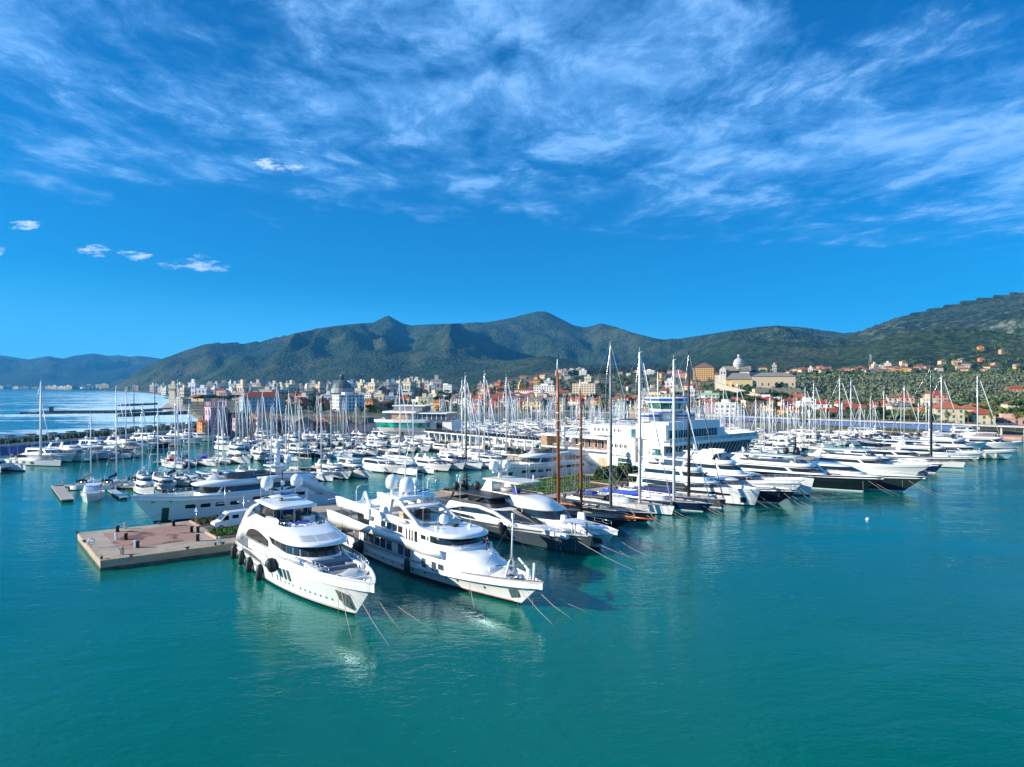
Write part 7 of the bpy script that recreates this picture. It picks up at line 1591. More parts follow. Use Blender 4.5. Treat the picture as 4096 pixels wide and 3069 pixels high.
for rowi, (u0, v0, u1, v1, n, name) in enumerate(((900, 1805, 1700, 1778, 17, 'third basin row'), (960, 1783, 1500, 1764, 14, 'castle quay row'))):
    for k in range(n):
        t = (k+.5)/n; key = rb.choice(['fly', 'hard', 's_white', 's_navy', 's_blue', 'navy', 'sport', 'trawler', 's_tan', 's_white', 's_navy']); boat(key, W(lerp(u0, u1, t)+rb.uniform(-8, 8), lerp(v0, v1, t)+rb.uniform(-2, 2)), HB+rb.uniform(-.05, .05), name, rb.uniform(.85, 1.1))
for u, v, mh_ in ((740, 1870, 25), (1000, 1840, 23), (1080, 1845, 22), (1140, 1825, 24), (1300, 1830, 21), (1650, 1860, 26), (1900, 1830, 26), (1925, 1880, 27), (2000, 1850, 28), (2085, 1840, 27)): boat('s_white', W(u, v), HB, 'tall-masted left group', mh_/19.5)
# basin behind the walkway: rows on both sides of six pontoons
def water_ok(p):
    u = CX+F*p.x/p.y; return p.y < interp(SHORE, u)-14
far = 0
for ri, b in enumerate((38, 76, 114, 152, 192, 232)):
    a0 = 150 if b > 60 else 168; a1 = 330
    for sd in (-1, 1):
        nm = f'{ordinal(ri*2+(1 if sd < 0 else 2))} far basin row'; a = a0+rb.uniform(0, 3)
        while a < a1:
            p = Q(a, b+sd*9.5, 0); u = CX+F*p.x/p.y
            if water_ok(p) and water_ok(p+Vector((0, 10, 0))) and 1600 < u < 3500 and not (u < 1800 and p.y > 470) and rb.random() > .06:
                key = rb.choice(['s_white']*4+['s_navy']*4+['s_blue']*2+['s_tan']*2+['s_dark', 's_black', 'fly', 'sport', 'open', 'hard', 'sport']); boat(key, p, PANG+(math.pi/2 if sd > 0 else -math.pi/2)+rb.uniform(-.04, .04), nm, rb.uniform(.72, 1.0), None, True); far += 1
            a += 5.6 if ri < 4 else 7
    pa, pb = Q(a0, b, 0), Q(a1, b, 0)
    while not water_ok(pb) and (pb-pa).length > 20: pb = pa.lerp(pb, .96)
    pontoon([pa, pb], f'{ordinal(ri+1)} pontoon behind the walkway, lined with boats')
# right-hand basin
row = 'right-hand basin'
for k in range(46):
    u = rb.uniform(2960, 4080); v = rb.choice((1760, 1778, 1796, 1822, 1842))-(u-2960)*.012+rb.uniform(-3, 3)
    if v > 1850-(u-2960)*.09: continue
    key = rb.choice(['s_white', 's_navy', 's_dark', 'fly', 'hard', 'sport', 'open', 'open', 'open', 'navy', 's_blue']); boat(key, W(u, v), HB+rb.choice((0, math.pi))+rb.uniform(-.1, .5), row, rb.uniform(.8, 1.1))
for u, v, key, s_ in ((3380, 1752, 'hard', 1.0), (3530, 1758, 'fly', .9), (3600, 1770, 's_dark', 1.1), (3690, 1775, 's_dark', 1.2), (3760, 1762, 's_white', 1.0), (3850, 1770, 's_white', 1.45), (4000, 1780, 's_white', 1.45), (3480, 1775, 's_white', 1.35), (3440, 1782, 's_white', 1.4), (3920, 1800, 'hard', 1.2), (4070, 1797, 'hard', 1.2), (3280, 1752, 's_white', 1.2), (3320, 1765, 's_white', 1.3), (3010, 1745, 's_white', 1.3), (2950, 1750, 's_white', 1.2)): boat(key, W(u, v), HB+(math.pi if key == 'hard' and u < 3600 else rb.uniform(.1, .5)), row, s_)
for name, lst in ROWS.items():
    lst.sort(key=lambda t: CX+F*t[0].location.x/max(1, t[0].location.y))
    for i, (o, key, note) in enumerate(lst):
        sail = key.startswith('s_'); kind = 'sailboat' if sail else 'catamaran' if key == 'cat' else 'motor boat'
        tag(o, note or f'{DESC[key]}, {ordinal(i+1)} from the left, {name}', kind, f'{"sailboats" if sail else "catamarans" if key == "cat" else "motor boats"} moored in {name}')
for k in range(3):
    p = W((3470, 1745, 1830, 2610, 2750)[k], (2080, 1925, 1905, 2300, 2160)[k]); mb = MB(); mb.ell((0, 0, .12), (.35, .35, .33), 0, 8, 6); tag(mb.build('mooring_buoy', WHITE2, None, p), ['white buoy on the blue water far right', 'white buoy in front of the catamaran', 'white buoy near the bow of the club-side yacht', 'white buoy off the grey yacht bow', 'white buoy off the black sloop'][k], 'buoy', None)
# ------------------------------------------------------------------ yacht club with its control tower
PLAST = mat('white_render', (.78, .77, .73), .8, var=.04, vscale=.3)
BRICK = mat('brick_panel', (.36, .14, .075), .85, var=.25, vscale=1.5)
BLUEP = mat('blue_paint', (.015, .09, .42), .45)
CEDAR = mat('cedar_cladding', (.40, .22, .11), .7, var=.2, vscale=.6)
YC = empty('yacht_club', (27.7, 199, 0), math.atan2(-.755, .656), 'white yacht club of stacked blocks with a blue-striped control tower', 'building')
def yb(name, boxes, m=PLAST, par=YC):
    mb = MB()
    for b in boxes: mb.bbox(*b)
    return mb.build(name, m, par)
yb('wall', [(-26.6, 9.7, .6, 14, 1, 5.4)]); yb('terrace_slab', [(-27, -.3, -1.2, 14, 5.41, 5.85)]); yb('loggia_wall', [(-26, -.3, 2.0, 13.5, 5.86, 8.9)], BRICK); yb('terrace_slab', [(-27, -.3, -1.2, 14, 8.91, 9.5)])
yb('end_pier', [(-27, -24.6, -1.1, 2, 5.86, 8.9)], CEDAR); yb('sign_wall', [(-.3, 9.7, -.9, 14, 1, 9.9)]); yb('upper_block', [(-9, 13, 2.0, 14, 9.91, 12.95)])
for i in range(9): yb('window', [(-23.2+i*2.6, -22.0+i*2.6, 1.86, 1.995, 6.0, 8.4)], PLAST); yb('pane', [(-23.05+i*2.6, -22.15+i*2.6, 1.80, 1.855, 6.1, 8.3)], GLASS)
for i in range(4): yb('doorway', [(-22+i*5.2, -20.9+i*5.2, 1.90, 1.99, 5.9, 8.0)], BROWN)
def disc(x, y, z, r, m, name='round_window', dy=-.03):
    mb = MB(); n = 18; vs_ = [(x+r*math.cos(2*math.pi*k/n), y+dy, z+r*math.sin(2*math.pi*k/n)) for k in range(n)]; mb.add(vs_, [tuple(range(n))]); w = mb.build(name, m, YC)
    mb = MB(); mb.add([(x+r*.05, y+dy-.03, z-r*.9), (x+r*.4, y+dy-.03, z-r*.8), (x+r*.4, y+dy-.03, z+r*.8), (x+r*.05, y+dy-.03, z+r*.9)], [(0, 1, 2, 3)]); mb.build('mullion', PLAST, w)
for i in range(7): disc(-7.6+i*1.55, 2.0, 11.5, .52, GLASS)
for i in range(4): disc(1.3+i*1.72, -.9, 7.5, .62, GLASSG if i == 1 else GLASS)
for i, c in enumerate('YCML'): text_on(YC, c, 1.75, (1.3+i*1.72, -.95, 5.15), (R(90), 0, 0), GREYL, 'sign_letter', .03)
text_on(YC, 'YACHT CLUB MARINA DI LOANO', .42, (4.1, -.95, 4.65), (R(90), 0, 0), GREYD, 'sign_lettering', .02)
yb('window', [(3.6, 8.4, -.98, -.905, 1.5, 4.2)], GLASSG); yb('lintel', [(3.5, 8.5, -1.0, -.985, 2.95, 3.15)])
for i in range(8): yb('window', [(-24+i*1.6, -23.5+i*1.6, .5, .595, 2.4, 2.9)], GLASS); yb('window', [(-16+i*1.6, -15.5+i*1.6, .5, .595, 4.4, 4.9)], GLASS) if i < 4 else 0
yb('garage_door', [(-5, -.6, .5, .595, 1.3, 3.6)], TANC); yb('window', [(6, 10.5, 1.9, 1.995, 9.95, 12.2)], GLASSG)
yb('tower_base', [(10, 20, .0, 24, 12.4, 14.6), (10, 19.9, -1.0, .0, 9.95, 13.9)]); yb('glazed_storey', [(10.1, 19.0, .3, 23.5, 9.95, 12.39)], GLASS)
yb('window_frame', [(19.02, 19.12, .4+k*1.2, .55+k*1.2, 9.95, 12.38) for k in range(19)]); yb('sloping_parapet', [(11, 19, 24.1, 28, 9.9, 12.2)])
tx, ty = 14.7, 6.2
def ring(name, prof, m, n=10, c=(tx, ty, 0), par=YC): mb = MB(); mb.lathe(prof, c, n, 0, False); return mb.build(name, m, par)
ring('tower_shaft', [(2.6, 14.61), (2.6, 16.9)], PLAST)
ring('cab_skirt', [(2.5, 16.9), (4.3, 16.92), (4.45, 17.95)], PLAST); ring('blue_stripe', [(4.32, 16.95), (4.40, 17.28)], BLUEP)
cw = ring('window', [(4.46, 17.97), (5.1, 19.55)], GLASSG)
mb = MB()
for k in range(10): a = 2*math.pi*k/10; mb.tube([(tx+4.5*math.cos(a), ty+4.5*math.sin(a), 17.95), (tx+5.14*math.cos(a), ty+5.14*math.sin(a), 19.56)], .09, 5)
mb.build('window_frame', PLAST, cw)
ring('cab_roof', [(5.1, 19.56), (5.6, 19.6), (5.75, 20.9), (5.2, 21.0), (.1, 21.05)], PLAST); ring('blue_stripe', [(5.70, 20.1), (5.79, 20.75)], BLUEP)
for cx_, cy_ in ((12.2, 1.8), (17.2, 10.6)):
    ring('drum', [(3.0, 14.61), (3.1, 16.7), (2.6, 16.75)], PLAST, 14, (cx_, cy_, 0)); ring('blue_stripe', [(3.1, 15.8), (3.14, 16.35)], BLUEP, 14, (cx_, cy_, 0)); ring('red_stripe', [(3.08, 15.25), (3.09, 15.4)], REDP, 14, (cx_, cy_, 0))
mb = MB(); mb.tube([(12, 6, 21), (12, 6, 28)], [.22, .12], 6); mb.tube([(tx+1, ty, 21), (tx+1, ty, 24.5)], .05, 4); mb.build('antenna', ALU, YC)
# raised corner block and glazed wing
yb('corner_block', [(14.5, 21.2, -3.6, 6, 3.6, 9.9)]); yb('window', [(17.6, 20.3, -3.66, -3.605, 5.2, 7.8)], GLASSG)
yb('wing_base', [(12, 20.6, 6.01, 37.5, 3.4, 4.9), (20.0, 20.9, -3.4, 37.5, 3.4, 4.85)])
mb = MB(); mb.add([(20.5, -2.6, 4.9), (20.5, 37.3, 4.9), (21.9, 37.6, 8.7), (21.9, -2.6, 8.7)], [(0, 1, 2, 3)]); gw = mb.build('glass_front', mat('dark_green_glass', (.012, .05, .045), .05, var=.5, vscale=.3, spec=.8), YC)
mb = MB()
for k in range(23): y = -2.2+k*1.75; mb.tube([(20.58, y, 4.9), (21.98, y+.9, 8.7)], .14, 4, 0, True, False)
mb.build('slanted_mullion', PLAST, gw)
yb('terrace_slab', [(11, 23.0, 6.05, 39.5, 8.72, 9.5), (21.21, 23.0, -3.6, 6.04, 8.72, 9.5)])
mb = MB()
for k in range(24): y = -3+k*1.78; mb.box((23.5, y, 8.8), (1.1, .7, .12), 0, 0)
mb.build('sun_shade', PLAST, YC); yb('glass_balustrade', [(22.85, 22.95, -3.5, 39, 9.51, 10.55)], mat('pale_glass', (.30, .42, .40), .1, var=.3, vscale=.5)); yb('handrail', [(22.8, 23.0, -3.5, 39, 10.56, 10.68)], STEEL)
yb('back_parapet', [(11, 11.4, 24, 39.4, 9.51, 11.0), (11.41, 22, 39.0, 39.4, 9.51, 10.7)])
rnd = random.Random(4)
for k in range(26):
    x, y = rnd.uniform(14, 22), rnd.uniform(25, 38) if k < 12 else rnd.uniform(1, 24); x = rnd.uniform(20.4, 22.2) if k >= 12 else x; mb = MB(); mb.lathe([(.3, 0), (.05, .05), (.05, .7), (.5, .72), (.5, .78)], (0, 0, 0), 8); o = mb.build('terrace_table', WHITE2, None, W_of(YC, (x, y, 9.51)))
    tag(o, 'small white table on the yacht club terrace', 'table', 'tables on the yacht club terrace')
yb('column', [(19.6, 20.1, -3+k*5, -2.5+k*5, 1, 3.5) for k in range(9)]+[(15, 15.5, -3.3, -2.8, 1, 3.6)])
mb = MB()
for a, b in (((9.9, -1.2, 1.3), (13.5, -1.2, 5.6)), ((13.5, -1.2, 5.6), (10.2, -1.2, 9.6)), ((10.2, -.6, 9.9), (13.6, -.6, 13.5)), ((9.9, -2.2, 1.3), (13.5, -2.2, 5.6)), ((13.5, -2.2, 5.6), (10.2, -2.2, 9.6))): mb.tube([a, b], .1, 4); mb.tube([(a[0], a[1], a[2]+1), (b[0], b[1], b[2]+1)], .05, 4)
mb.build('stair', STEEL, YC)
def balus(par, pts, name='railing', h=1.0, st=1.1, m=STEEL):
    mb = MB(); pts = [Vector(p) for p in pts]
    for a, b in zip(pts, pts[1:]):
        n = max(1, int((b-a).length/st)); mb.tube([a+Vector((0, 0, h)), b+Vector((0, 0, h))], .045, 4)
        for k in range(n+1): p = a.lerp(b, k/n); mb.tube([p, p+Vector((0, 0, h))], .035, 4, 0, False)
    return mb.build(name, m, par)
balus(YC, [(-26.8, -1.1, 5.86), (-.4, -1.1, 5.86)]); balus(YC, [(-26.8, -1.1, 9.51), (-.4, -1.1, 9.51)]); balus(YC, [(-8.9, 2.1, 12.96), (12.8, 2.1, 12.96)], 'roof_railing', 1.3, .7, GREYD); balus(YC, [(0, -.8, 9.91), (9.6, -.8, 9.91)])
yb('pergola', [(-24, -10, 3, 9, 11.6, 11.75)]+[(-24+k*3.4, -23.85+k*3.4, 3, 3.15, 9.51, 11.6) for k in range(5)], PLAST); yb('awning', [(-4, 9, 8, 12.5, 14.2, 14.4)], NAVYC)
# ------------------------------------------------------------------ raised walkway with solar panels
WK = empty('raised_walkway', Q(120.5, 65, 0), PANG+math.pi/2, 'long raised walkway on white columns with dark solar panels along its edge', 'walkway')
yb('deck', [(-4, 62, -2, 2, 6.2, 6.6)], PLAST, WK); yb('column', [(k*3.7, k*3.7+.34, y, y+.34, 1, 6.19) for k in range(17) for y in (-1.9, 1.5)], PLAST, WK)
mb = MB()
for k in range(40): x = -3.6+k*1.62; mb.add([(x, 2.0, 6.62), (x+1.45, 2.0, 6.62), (x+1.45, 2.75, 7.7), (x, 2.75, 7.7)], [(0, 1, 2, 3), (3, 2, 1, 0)])
mb.build('solar_panel_strip', mat('solar_panel', (.03, .03, .04), .2, var=.3), WK); balus(WK, [(-4, -1.9, 6.6), (62, -1.9, 6.6)], st=1.6)
mb = MB()
for a, b in (((-4, 0, 6.4), (-9, 0, 1.4)), ((-4, 0, 6.4), (-9, 0, 10.2))):
    for y in (-1, 1): mb.tube([(a[0], y, a[2]), (b[0], y, b[2])], .14, 4)
mb.build('stair', STEEL, WK)
# ------------------------------------------------------------------ ship-shaped restaurant
RS = empty('ship_restaurant', (-59, 306, 0), math.atan2(-6, 22), 'white ship-shaped restaurant with a green glass band and wooden upper storey', 'building')
yb('wall', [(2.5, 22, 1.5, 20, 1, 4.6)], PLAST, RS); yb('doorway', [(10.3, 12.3, 1.4, 1.49, 1.3, 4.2)], GREYD, RS)
for x in (6, 6.7, 7.4, 8.1, 13.6, 14.4, 15.2, 16, 16.8): yb('window', [(x, x+.35, 1.4, 1.49, 2.6, 3.1)], GLASS, RS)
def shipring(o_, z): return [(-1.2-o_, 3, z), (1.5-o_*.6, -.5-o_*.6, z), (9, -1.6-o_*.8, z), (17, -1.2-o_*.8, z), (23, .2-o_*.5, z), (23, 20, z), (-1.2-o_, 20, z)]
mb = MB(); mb.loft([shipring(-1.4, 4.61), shipring(0, 6.3)], 0, False, True, True, False); mb.build('hull_shaped_wall', PLAST, RS)
mb = MB(); mb.loft([shipring(-.1, 6.31), shipring(.7, 8.5)], 0, False); mb.build('glass_band', mat('turquoise_glass', (.02, .34, .26), .12, var=.6, vscale=.25), RS)
mb = MB(); mb.loft([shipring(1.2, 8.51), shipring(1.3, 9.6)], 0, False, True, True, True); mb.build('terrace_slab', PLAST, RS)
yb('upper_storey', [(3, 17, 3, 18, 9.61, 12.4)], CEDAR, RS); yb('window', [(3.0, 5.6, 2.85, 2.99, 9.7, 12.3), (14, 17, 2.85, 2.99, 9.7, 12.3)], GLASSB, RS); yb('glazed_pavilion', [(17.01, 31, 4, 16, 9.61, 12.2)], GLASSB, RS); yb('roof', [(2, 17.6, 2, 19, 12.41, 13.2), (17.61, 31.6, 2.6, 17, 12.21, 12.6)], PLAST, RS)
yb('penthouse', [(5.5, 19, 6, 16, 13.21, 15.3)], mat('grey_slats', (.19, .18, .17), .7, var=.2), RS); yb('roof', [(5, 20.5, 5.5, 17, 15.31, 15.7)], PLAST, RS)
yb('side_wing', [(23.01, 33, 5, 18, 5.0, 9.59)], PLAST, RS); yb('doorway', [(26, 28.6, 4.9, 4.99, 5.2, 8.6)], BLACK, RS); yb('column', [(23.5+k*3, 23.9+k*3, 5.2, 5.6, 1, 4.99) for k in range(4)], PLAST, RS)
balus(RS, [(-2.4, 3, 9.61), (.8, -1.1, 9.61), (9, -2.4, 9.61), (17, -2.1, 9.61), (23, -.4, 9.61), (33, 4.8, 9.61)]); yb('window_frame', [(17.5+k*2.2, 17.75+k*2.2, 3.9, 3.99, 9.62, 12.2) for k in range(7)], PLAST, RS)
# ------------------------------------------------------------------ waterfront viaduct with the blue wall
VI = empty('waterfront_viaduct', VA, math.atan2(vd.y, vd.x), 'long pale viaduct with a blue wall below its balustrade', 'viaduct')
yb('blue_wall', [(0, 138, 3.8, 4.2, 1.4, 5.2)], mat('blue_wall_paint', (.025, .09, .26), .6, var=.2, vscale=.15), VI); yb('road_deck', [(-70, 260, 3, 11, 5.21, 5.9)], PALEC, VI); yb('column', [(140+k*9, 140.8+k*9, 4, 5, 1, 5.2) for k in range(13)], PALEC, VI)
balus(VI, [(-70, 3.1, 5.9), (260, 3.1, 5.9)], st=2.2, m=PALEC); yb('kiosk_row', [(8+k*6, 12+k*6, -1, 2, 1.4, 3.6) for k in range(6)], NAVYC, VI)
for i, (u, v) in enumerate(((2985, 1712), (2890, 1668), (2260, 1662), (2430, 1668))):
    w_ = (26, 18, 52, 44)[i]; m_ = (NAVYC, PALEC, PLAST, PLAST)[i]; mb = MB(); mb.bbox(-w_/2, w_/2, -3, 3, 3.2, 3.5)
    for k in range(6): mb.bbox(-w_/2+k*w_/5.2, -w_/2+k*w_/5.2+.3, -2.6, -2.3, 0, 3.2)
    if i in (0, 1): continue
    tag(mb.build('canopy', m_, None, W(u, v, 1.5)), ['', '', 'long white boatyard canopy behind the taller orange mast', 'long white boatyard canopy left of the control tower'][i], 'canopy', None)
# ------------------------------------------------------------------ castle houses on the dark quay
def castle(u0, u1, ve, col, roof, rt, label, d=316, dep=14, **k):
    w = (u1-u0)*d/F/.95; p = WD((u0+u1)/2, d+dep*.5, 1.5); return house(p, .66, w, dep, ZV(ve, d)-1.5, col, roof, rt, label=label, floors=3, **k)
castle(799, 822, 1690, 'orange', RED, 'gable', 'little bright orange house at the foot of the pink tower', 312, 9)
ct = castle(834, 898, 1634, 'mauve', GREYR, 'flat', 'tall mauve castle tower with battlements at the quay corner', 318, 10)
mb = MB()
for k in range(5):
    for sx, sy in ((1, 0), (0, 1)):
        for e in (-1, 1):
            if sx: mb.box((-3.4+k*1.7, e*4.75, 14.6), (.8, .5, 1.9))
            elif 0 < k < 4: mb.box((e*3.6, -4.3+k*2.1, 14.6), (.5, .8, 1.9))
setc(mb.build('battlement', WALLM, ct), WCOL['mauve'])
castle(902, 925, 1668, 'mauve', DARKR, 'hip', 'narrow mauve link house between the castle tower and the dark roof', 322)
castle(924, 990, 1671, 'mauve', DARKR, 'gable', 'mauve quay house with a dark green-grey roof')
castle(990, 1014, 1680, 'terracotta', BRN, 'gablef', 'narrow dark red house between the mauve and brown quay houses')
castle(1014, 1076, 1670, 'beige', BRN, 'gable', 'brown quay house with an orange gable rising behind', 315)
castle(1076, 1135, 1690, 'orange', BRN, 'gable', 'low orange arcaded building on the quay', 326)
castle(1135, 1238, 1697, 'mauve', GREYR, 'gablef', 'mauve gabled hall with a long weathered roof', 318, 20)
castle(1242, 1286, 1690, 'terracotta', BRN, 'gable', 'dark glazed house with an orange parapet beside the gabled hall', 322)
castle(1290, 1362, 1688, 'beige', BRN, 'gable', 'brown hall behind the forest of masts', 325, 16)
castle(1366, 1425, 1695, 'mauve', BRN, 'gable', 'last mauve hall before the ship-shaped restaurant', 330, 16)
# ------------------------------------------------------------------ things on the pier
for k, (a, b) in enumerate(((-10.6, 20.2), (-11, 13), (-2.6, 19.5), (-3.2, 5.3), (-11.0, 6.2), (-2.0, 12.2), (-1.3, 11.4))):
    mb = MB(); mb.lathe([(.24, 0), (.24, .75), (.30, .78), (.30, .95), (.15, 1.0)], (0, 0, 0), 10); mb.lathe([(.32, .003), (.32, .1)], (0, 0, 0), 10)
    tag(mb.build('bollard', BLACK if k != 4 else DMAST, None, Q(a, b)), ['black bollard near the sea corner of the plaza', 'black bollard in the middle of the brick plaza', 'black bollard near the bow of the pier-side yacht', 'black bollard in front of the green lawn', 'black bollard at the front edge of the plaza', 'squat black bollard closing the van road, nearer the yacht', 'squat black bollard closing the van road, nearer the water'][k], 'bollard', 'black bollards on the pier head')
for k, (a, b, m_) in enumerate(((-12.1, 14, WHITE2), (-11.2, 6.6, WHITE2), (-13.6, 3.1, GREENP), (-9.2, 22.0, GREYL), (-1.4, 1.3, GREYL))):
    mb = MB(); mb.bbox(-.17, .17, -.17, .17, 0, .85); mb.lathe([(.24, .851), (.2, .95), (.05, 1.05)], (0, 0, 0), 8)
    tag(mb.build('service_pedestal', mat('grey_green_post', (.2, .27, .26), .6) if m_ is GREENP else m_, None, Q(a, b)), ['white service pedestal beside the wet brick patch', 'white service pedestal at the front of the plaza', 'grey-green service cabinet at the yellow pier edge', 'grey service pedestal where the dark ropes are tied', 'grey service pedestal by the yacht stern'][k], 'pedestal')
for k, (a, b) in enumerate(((-15.6, 22.8), (-16.0, 15), (-16.2, 2.2), (-13, .9), (-6, .6), (-2.2, .6), (-4, 22.4), (-1.2, .5))):
    mb = MB(); mb.bbox(-.12, .12, -.12, .12, 0, .25); mb.bbox(-.3, .3, -.12, .12, .253, .36); tag(mb.build('mooring_cleat', DMAST, None, Q(a, b), k), f'dark iron cleat on the pier edge, {ordinal(k+1)} counting round from the far sea corner', 'cleat', 'iron cleats round the pier head')
mb = MB(); mb.tube([(.42*math.cos(i*.524), 0, .9+.42*math.sin(i*.524)) for i in range(13)], .09, 6); o = empty('life_ring', Q(-15.9, 10.5), .6, 'white life ring on a post at the sea end of the pier', 'life ring'); mb.build('ring', WHITE, o); mb = MB(); mb.tube([(0, .1, 0), (0, .1, 1.3)], .05, 5); mb.build('post', STEEL, o)
sg = empty('warning_sign', Q(.1, 16.9), -.5, 'triangular warning sign on a thin post beside the rough grass', 'sign'); mb = MB(); mb.tube([(0, 0, 0), (0, 0, 2.6)], .035, 5); mb.build('post', STEEL, sg)
mb = MB(); mb.add([(-.4, -.04, 2.35), (.4, -.04, 2.35), (0, -.04, 3.05)], [(0, 1, 2), (2, 1, 0)]); mb.build('sign_plate', WHITE2, sg)
def lamp_twin(loc, label, h=5.6):
    o = empty('street_lamp', loc, .5, label, 'lamp', 'street lamps along the pier'); mb = MB(); mb.tube([(0, 0, 0), (0, 0, h)], [.07, .05], 6); mb.tube([(-.7, 0, h-1.1), (.7, 0, h-1.1)], .035, 5); mb.build('post', STEEL, o)
    for x in (-.75, .75): mb = MB(); mb.ell((x, 0, h-1.15), (.22, .16, .12), 0, 8, 5); mb.build('lamp_head', WHITE, o)
def lamp_curve(loc, label, rz, h=4.2):
    o = empty('street_lamp', loc, rz, label, 'lamp', 'street lamps along the pier'); mb = MB(); mb.tube([(0, 0, 0), (0, 0, h-.8), (.25, 0, h-.25), (.8, 0, h), (1.5, 0, h+.05)], .07, 6); mb.build('post', ALU, o); mb = MB(); mb.box((1.9, 0, h+.05), (.9, .22, .1)); mb.build('lamp_head', WHITE2, o)
for k, (a, b) in enumerate(((6.4, 21.9), (4.9, 9.0), (40, 22), (62, 13.8), (78, 22))): lamp_twin(Q(a, b), ['twin-headed lamp beside the pier-side yacht hull', 'twin-headed lamp on the lawn in front of the van', 'twin-headed lamp at the water rail beyond the sun-deck tender', 'twin-headed lamp between the black domes and cream hardtop', 'twin-headed lamp on the long lawn'][k])
for k, (a, b, rz) in enumerate(((9.0, 13, PANG), (19, 3.4, PANG+math.pi), (28, 15, PANG), (44, 15.2, PANG), (52, 15.4, PANG), (56, 3.4, PANG+math.pi))): lamp_curve(Q(a, b), f'curved-neck road lamp, {ordinal(k+1)} along the pier road from the van', rz)
balus(None, [Q(9, 22.2), Q(52, 22.2)], 'water_rail', 1.0, 2.0); tag(bpy.data.objects['water_rail'], 'thin metal rail along the water side of the parking', 'railing')
# the van
vn_ = empty('van', Q(4.2, 12.4), PANG+math.pi, 'white high-roof van parked between the two grass beds', 'van')
mb = MB(); prof = [(2.95, .45), (2.98, .95), (2.8, 1.15), (2.05, 1.35), (1.15, 2.35), (.75, 2.55), (-2.85, 2.58), (-2.98, 2.3), (-3.0, .45)]
mb.loft([[(x, sd*(1.0 if z < 1.4 else .93), z) for x, z in prof] for sd in (-1, 1)], 0, False, True, True, True); mb.build('body', WHITE2, vn_, recalc=True)
mb = MB(); mb.add([(2.0, -.82, 1.43), (2.0, .82, 1.43), (1.25, .80, 2.28), (1.25, -.80, 2.28)], [(0, 1, 2, 3)]); mb.v = [(x+.03, y, z+.02) for x, y, z in mb.v]; mb.build('windscreen', GLASSB, vn_)
for sd in (-1, 1):
    mb = MB(); mb.add([(1.75, sd*1.0, 1.4), (.75, sd*1.0, 1.4), (.75, sd*.96, 2.1), (1.2, sd*.96, 2.1)], [(0, 1, 2, 3), (3, 2, 1, 0)]); mb.build('side_window', GLASS, vn_); mb = MB(); mb.add([(.2, sd*1.0, 1.55), (-.8, sd*1.0, 1.55), (-.8, sd*.96, 2.1), (.2, sd*.96, 2.1)], [(0, 1, 2, 3), (3, 2, 1, 0)]); mb.build('side_window', GLASS, vn_)
    mb = MB(); n = 12; mb.add([(-1.75+.38*math.cos(6.283*k/n), sd*1.0, 1.75+.34*math.sin(6.283*k/n)) for k in range(n)], [tuple(range(n)), tuple(range(n-1, -1, -1))]); mb.build('emblem', mat('maroon_decal', (.12, .02, .03), .5), vn_)
    for x in (1.95, -2.0):
        mb = MB(); mb.tube([(x, sd*.78, .36), (x, sd*1.03, .36)], .36, 14); w_ = mb.build('wheel', BLACK, vn_); mb = MB(); mb.tube([(x, sd*1.031, .36), (x, sd*1.04, .36)], .2, 10); mb.build('rim', GREYL, w_)
    mb = MB(); mb.box((1.55, sd*1.12, 1.5), (.15, .2, .35)); mb.build('mirror', BLACK, vn_); mb = MB(); mb.box((2.8, sd*.72, 1.05), (.25, .4, .22)); mb.build('headlight', GREYL, vn_)
mb = MB(); mb.box((2.95, 0, .55), (.2, 1.95, .3)); mb.build('bumper', BLACK, vn_)
# ------------------------------------------------------------------ the rest of the town
rt = random.Random(21); HP_ = {}
def far_house(i, p, rz, w, d, h, wall, roof, rtype, kind):
    """copies of a few windowed prototypes; each with its own size and colours"""
    key = (rtype, kind)
    if key not in HP_:
        o = house(p, rz, 10, 9, 7, wall, roof, rtype, windows=False, chimney=rtype != 'flat', kind=kind); HP_[key] = o
    else:
        o = copy_tree(HP_[key]); o.location = p; o.rotation_euler = (0, 0, rz); HOUSES.append((o, wall, roof, rtype, kind, None))
    o.scale = (w/10, d/9, h/7)
    for c in KIDS[o.name]:
        if c.name.startswith('wall'): setc(c, tuple(x*rt.uniform(.85, 1.08) for x in WCOL[wall]))
        elif rtype != 'flat': setc(c, tuple(x*rt.uniform(.8, 1.2) for x in roof))
        else: setc(c, tuple(min(.75, x*1.05) for x in WCOL[wall]))
WC1 = ['cream']*4+['white']*4+['yellow']*2+['beige']*2+['pink']*2+['ochre', 'salmon', 'orange']; WC2 = ['beige']*4+['white']*4+['cream']*3+['grey', 'cream']
cnt = 0; tries = 0
def free(p, r): return all((p[0]-x)**2+(p[1]-y)**2 > (r+q)**2 for x, y, q in TAKEN)
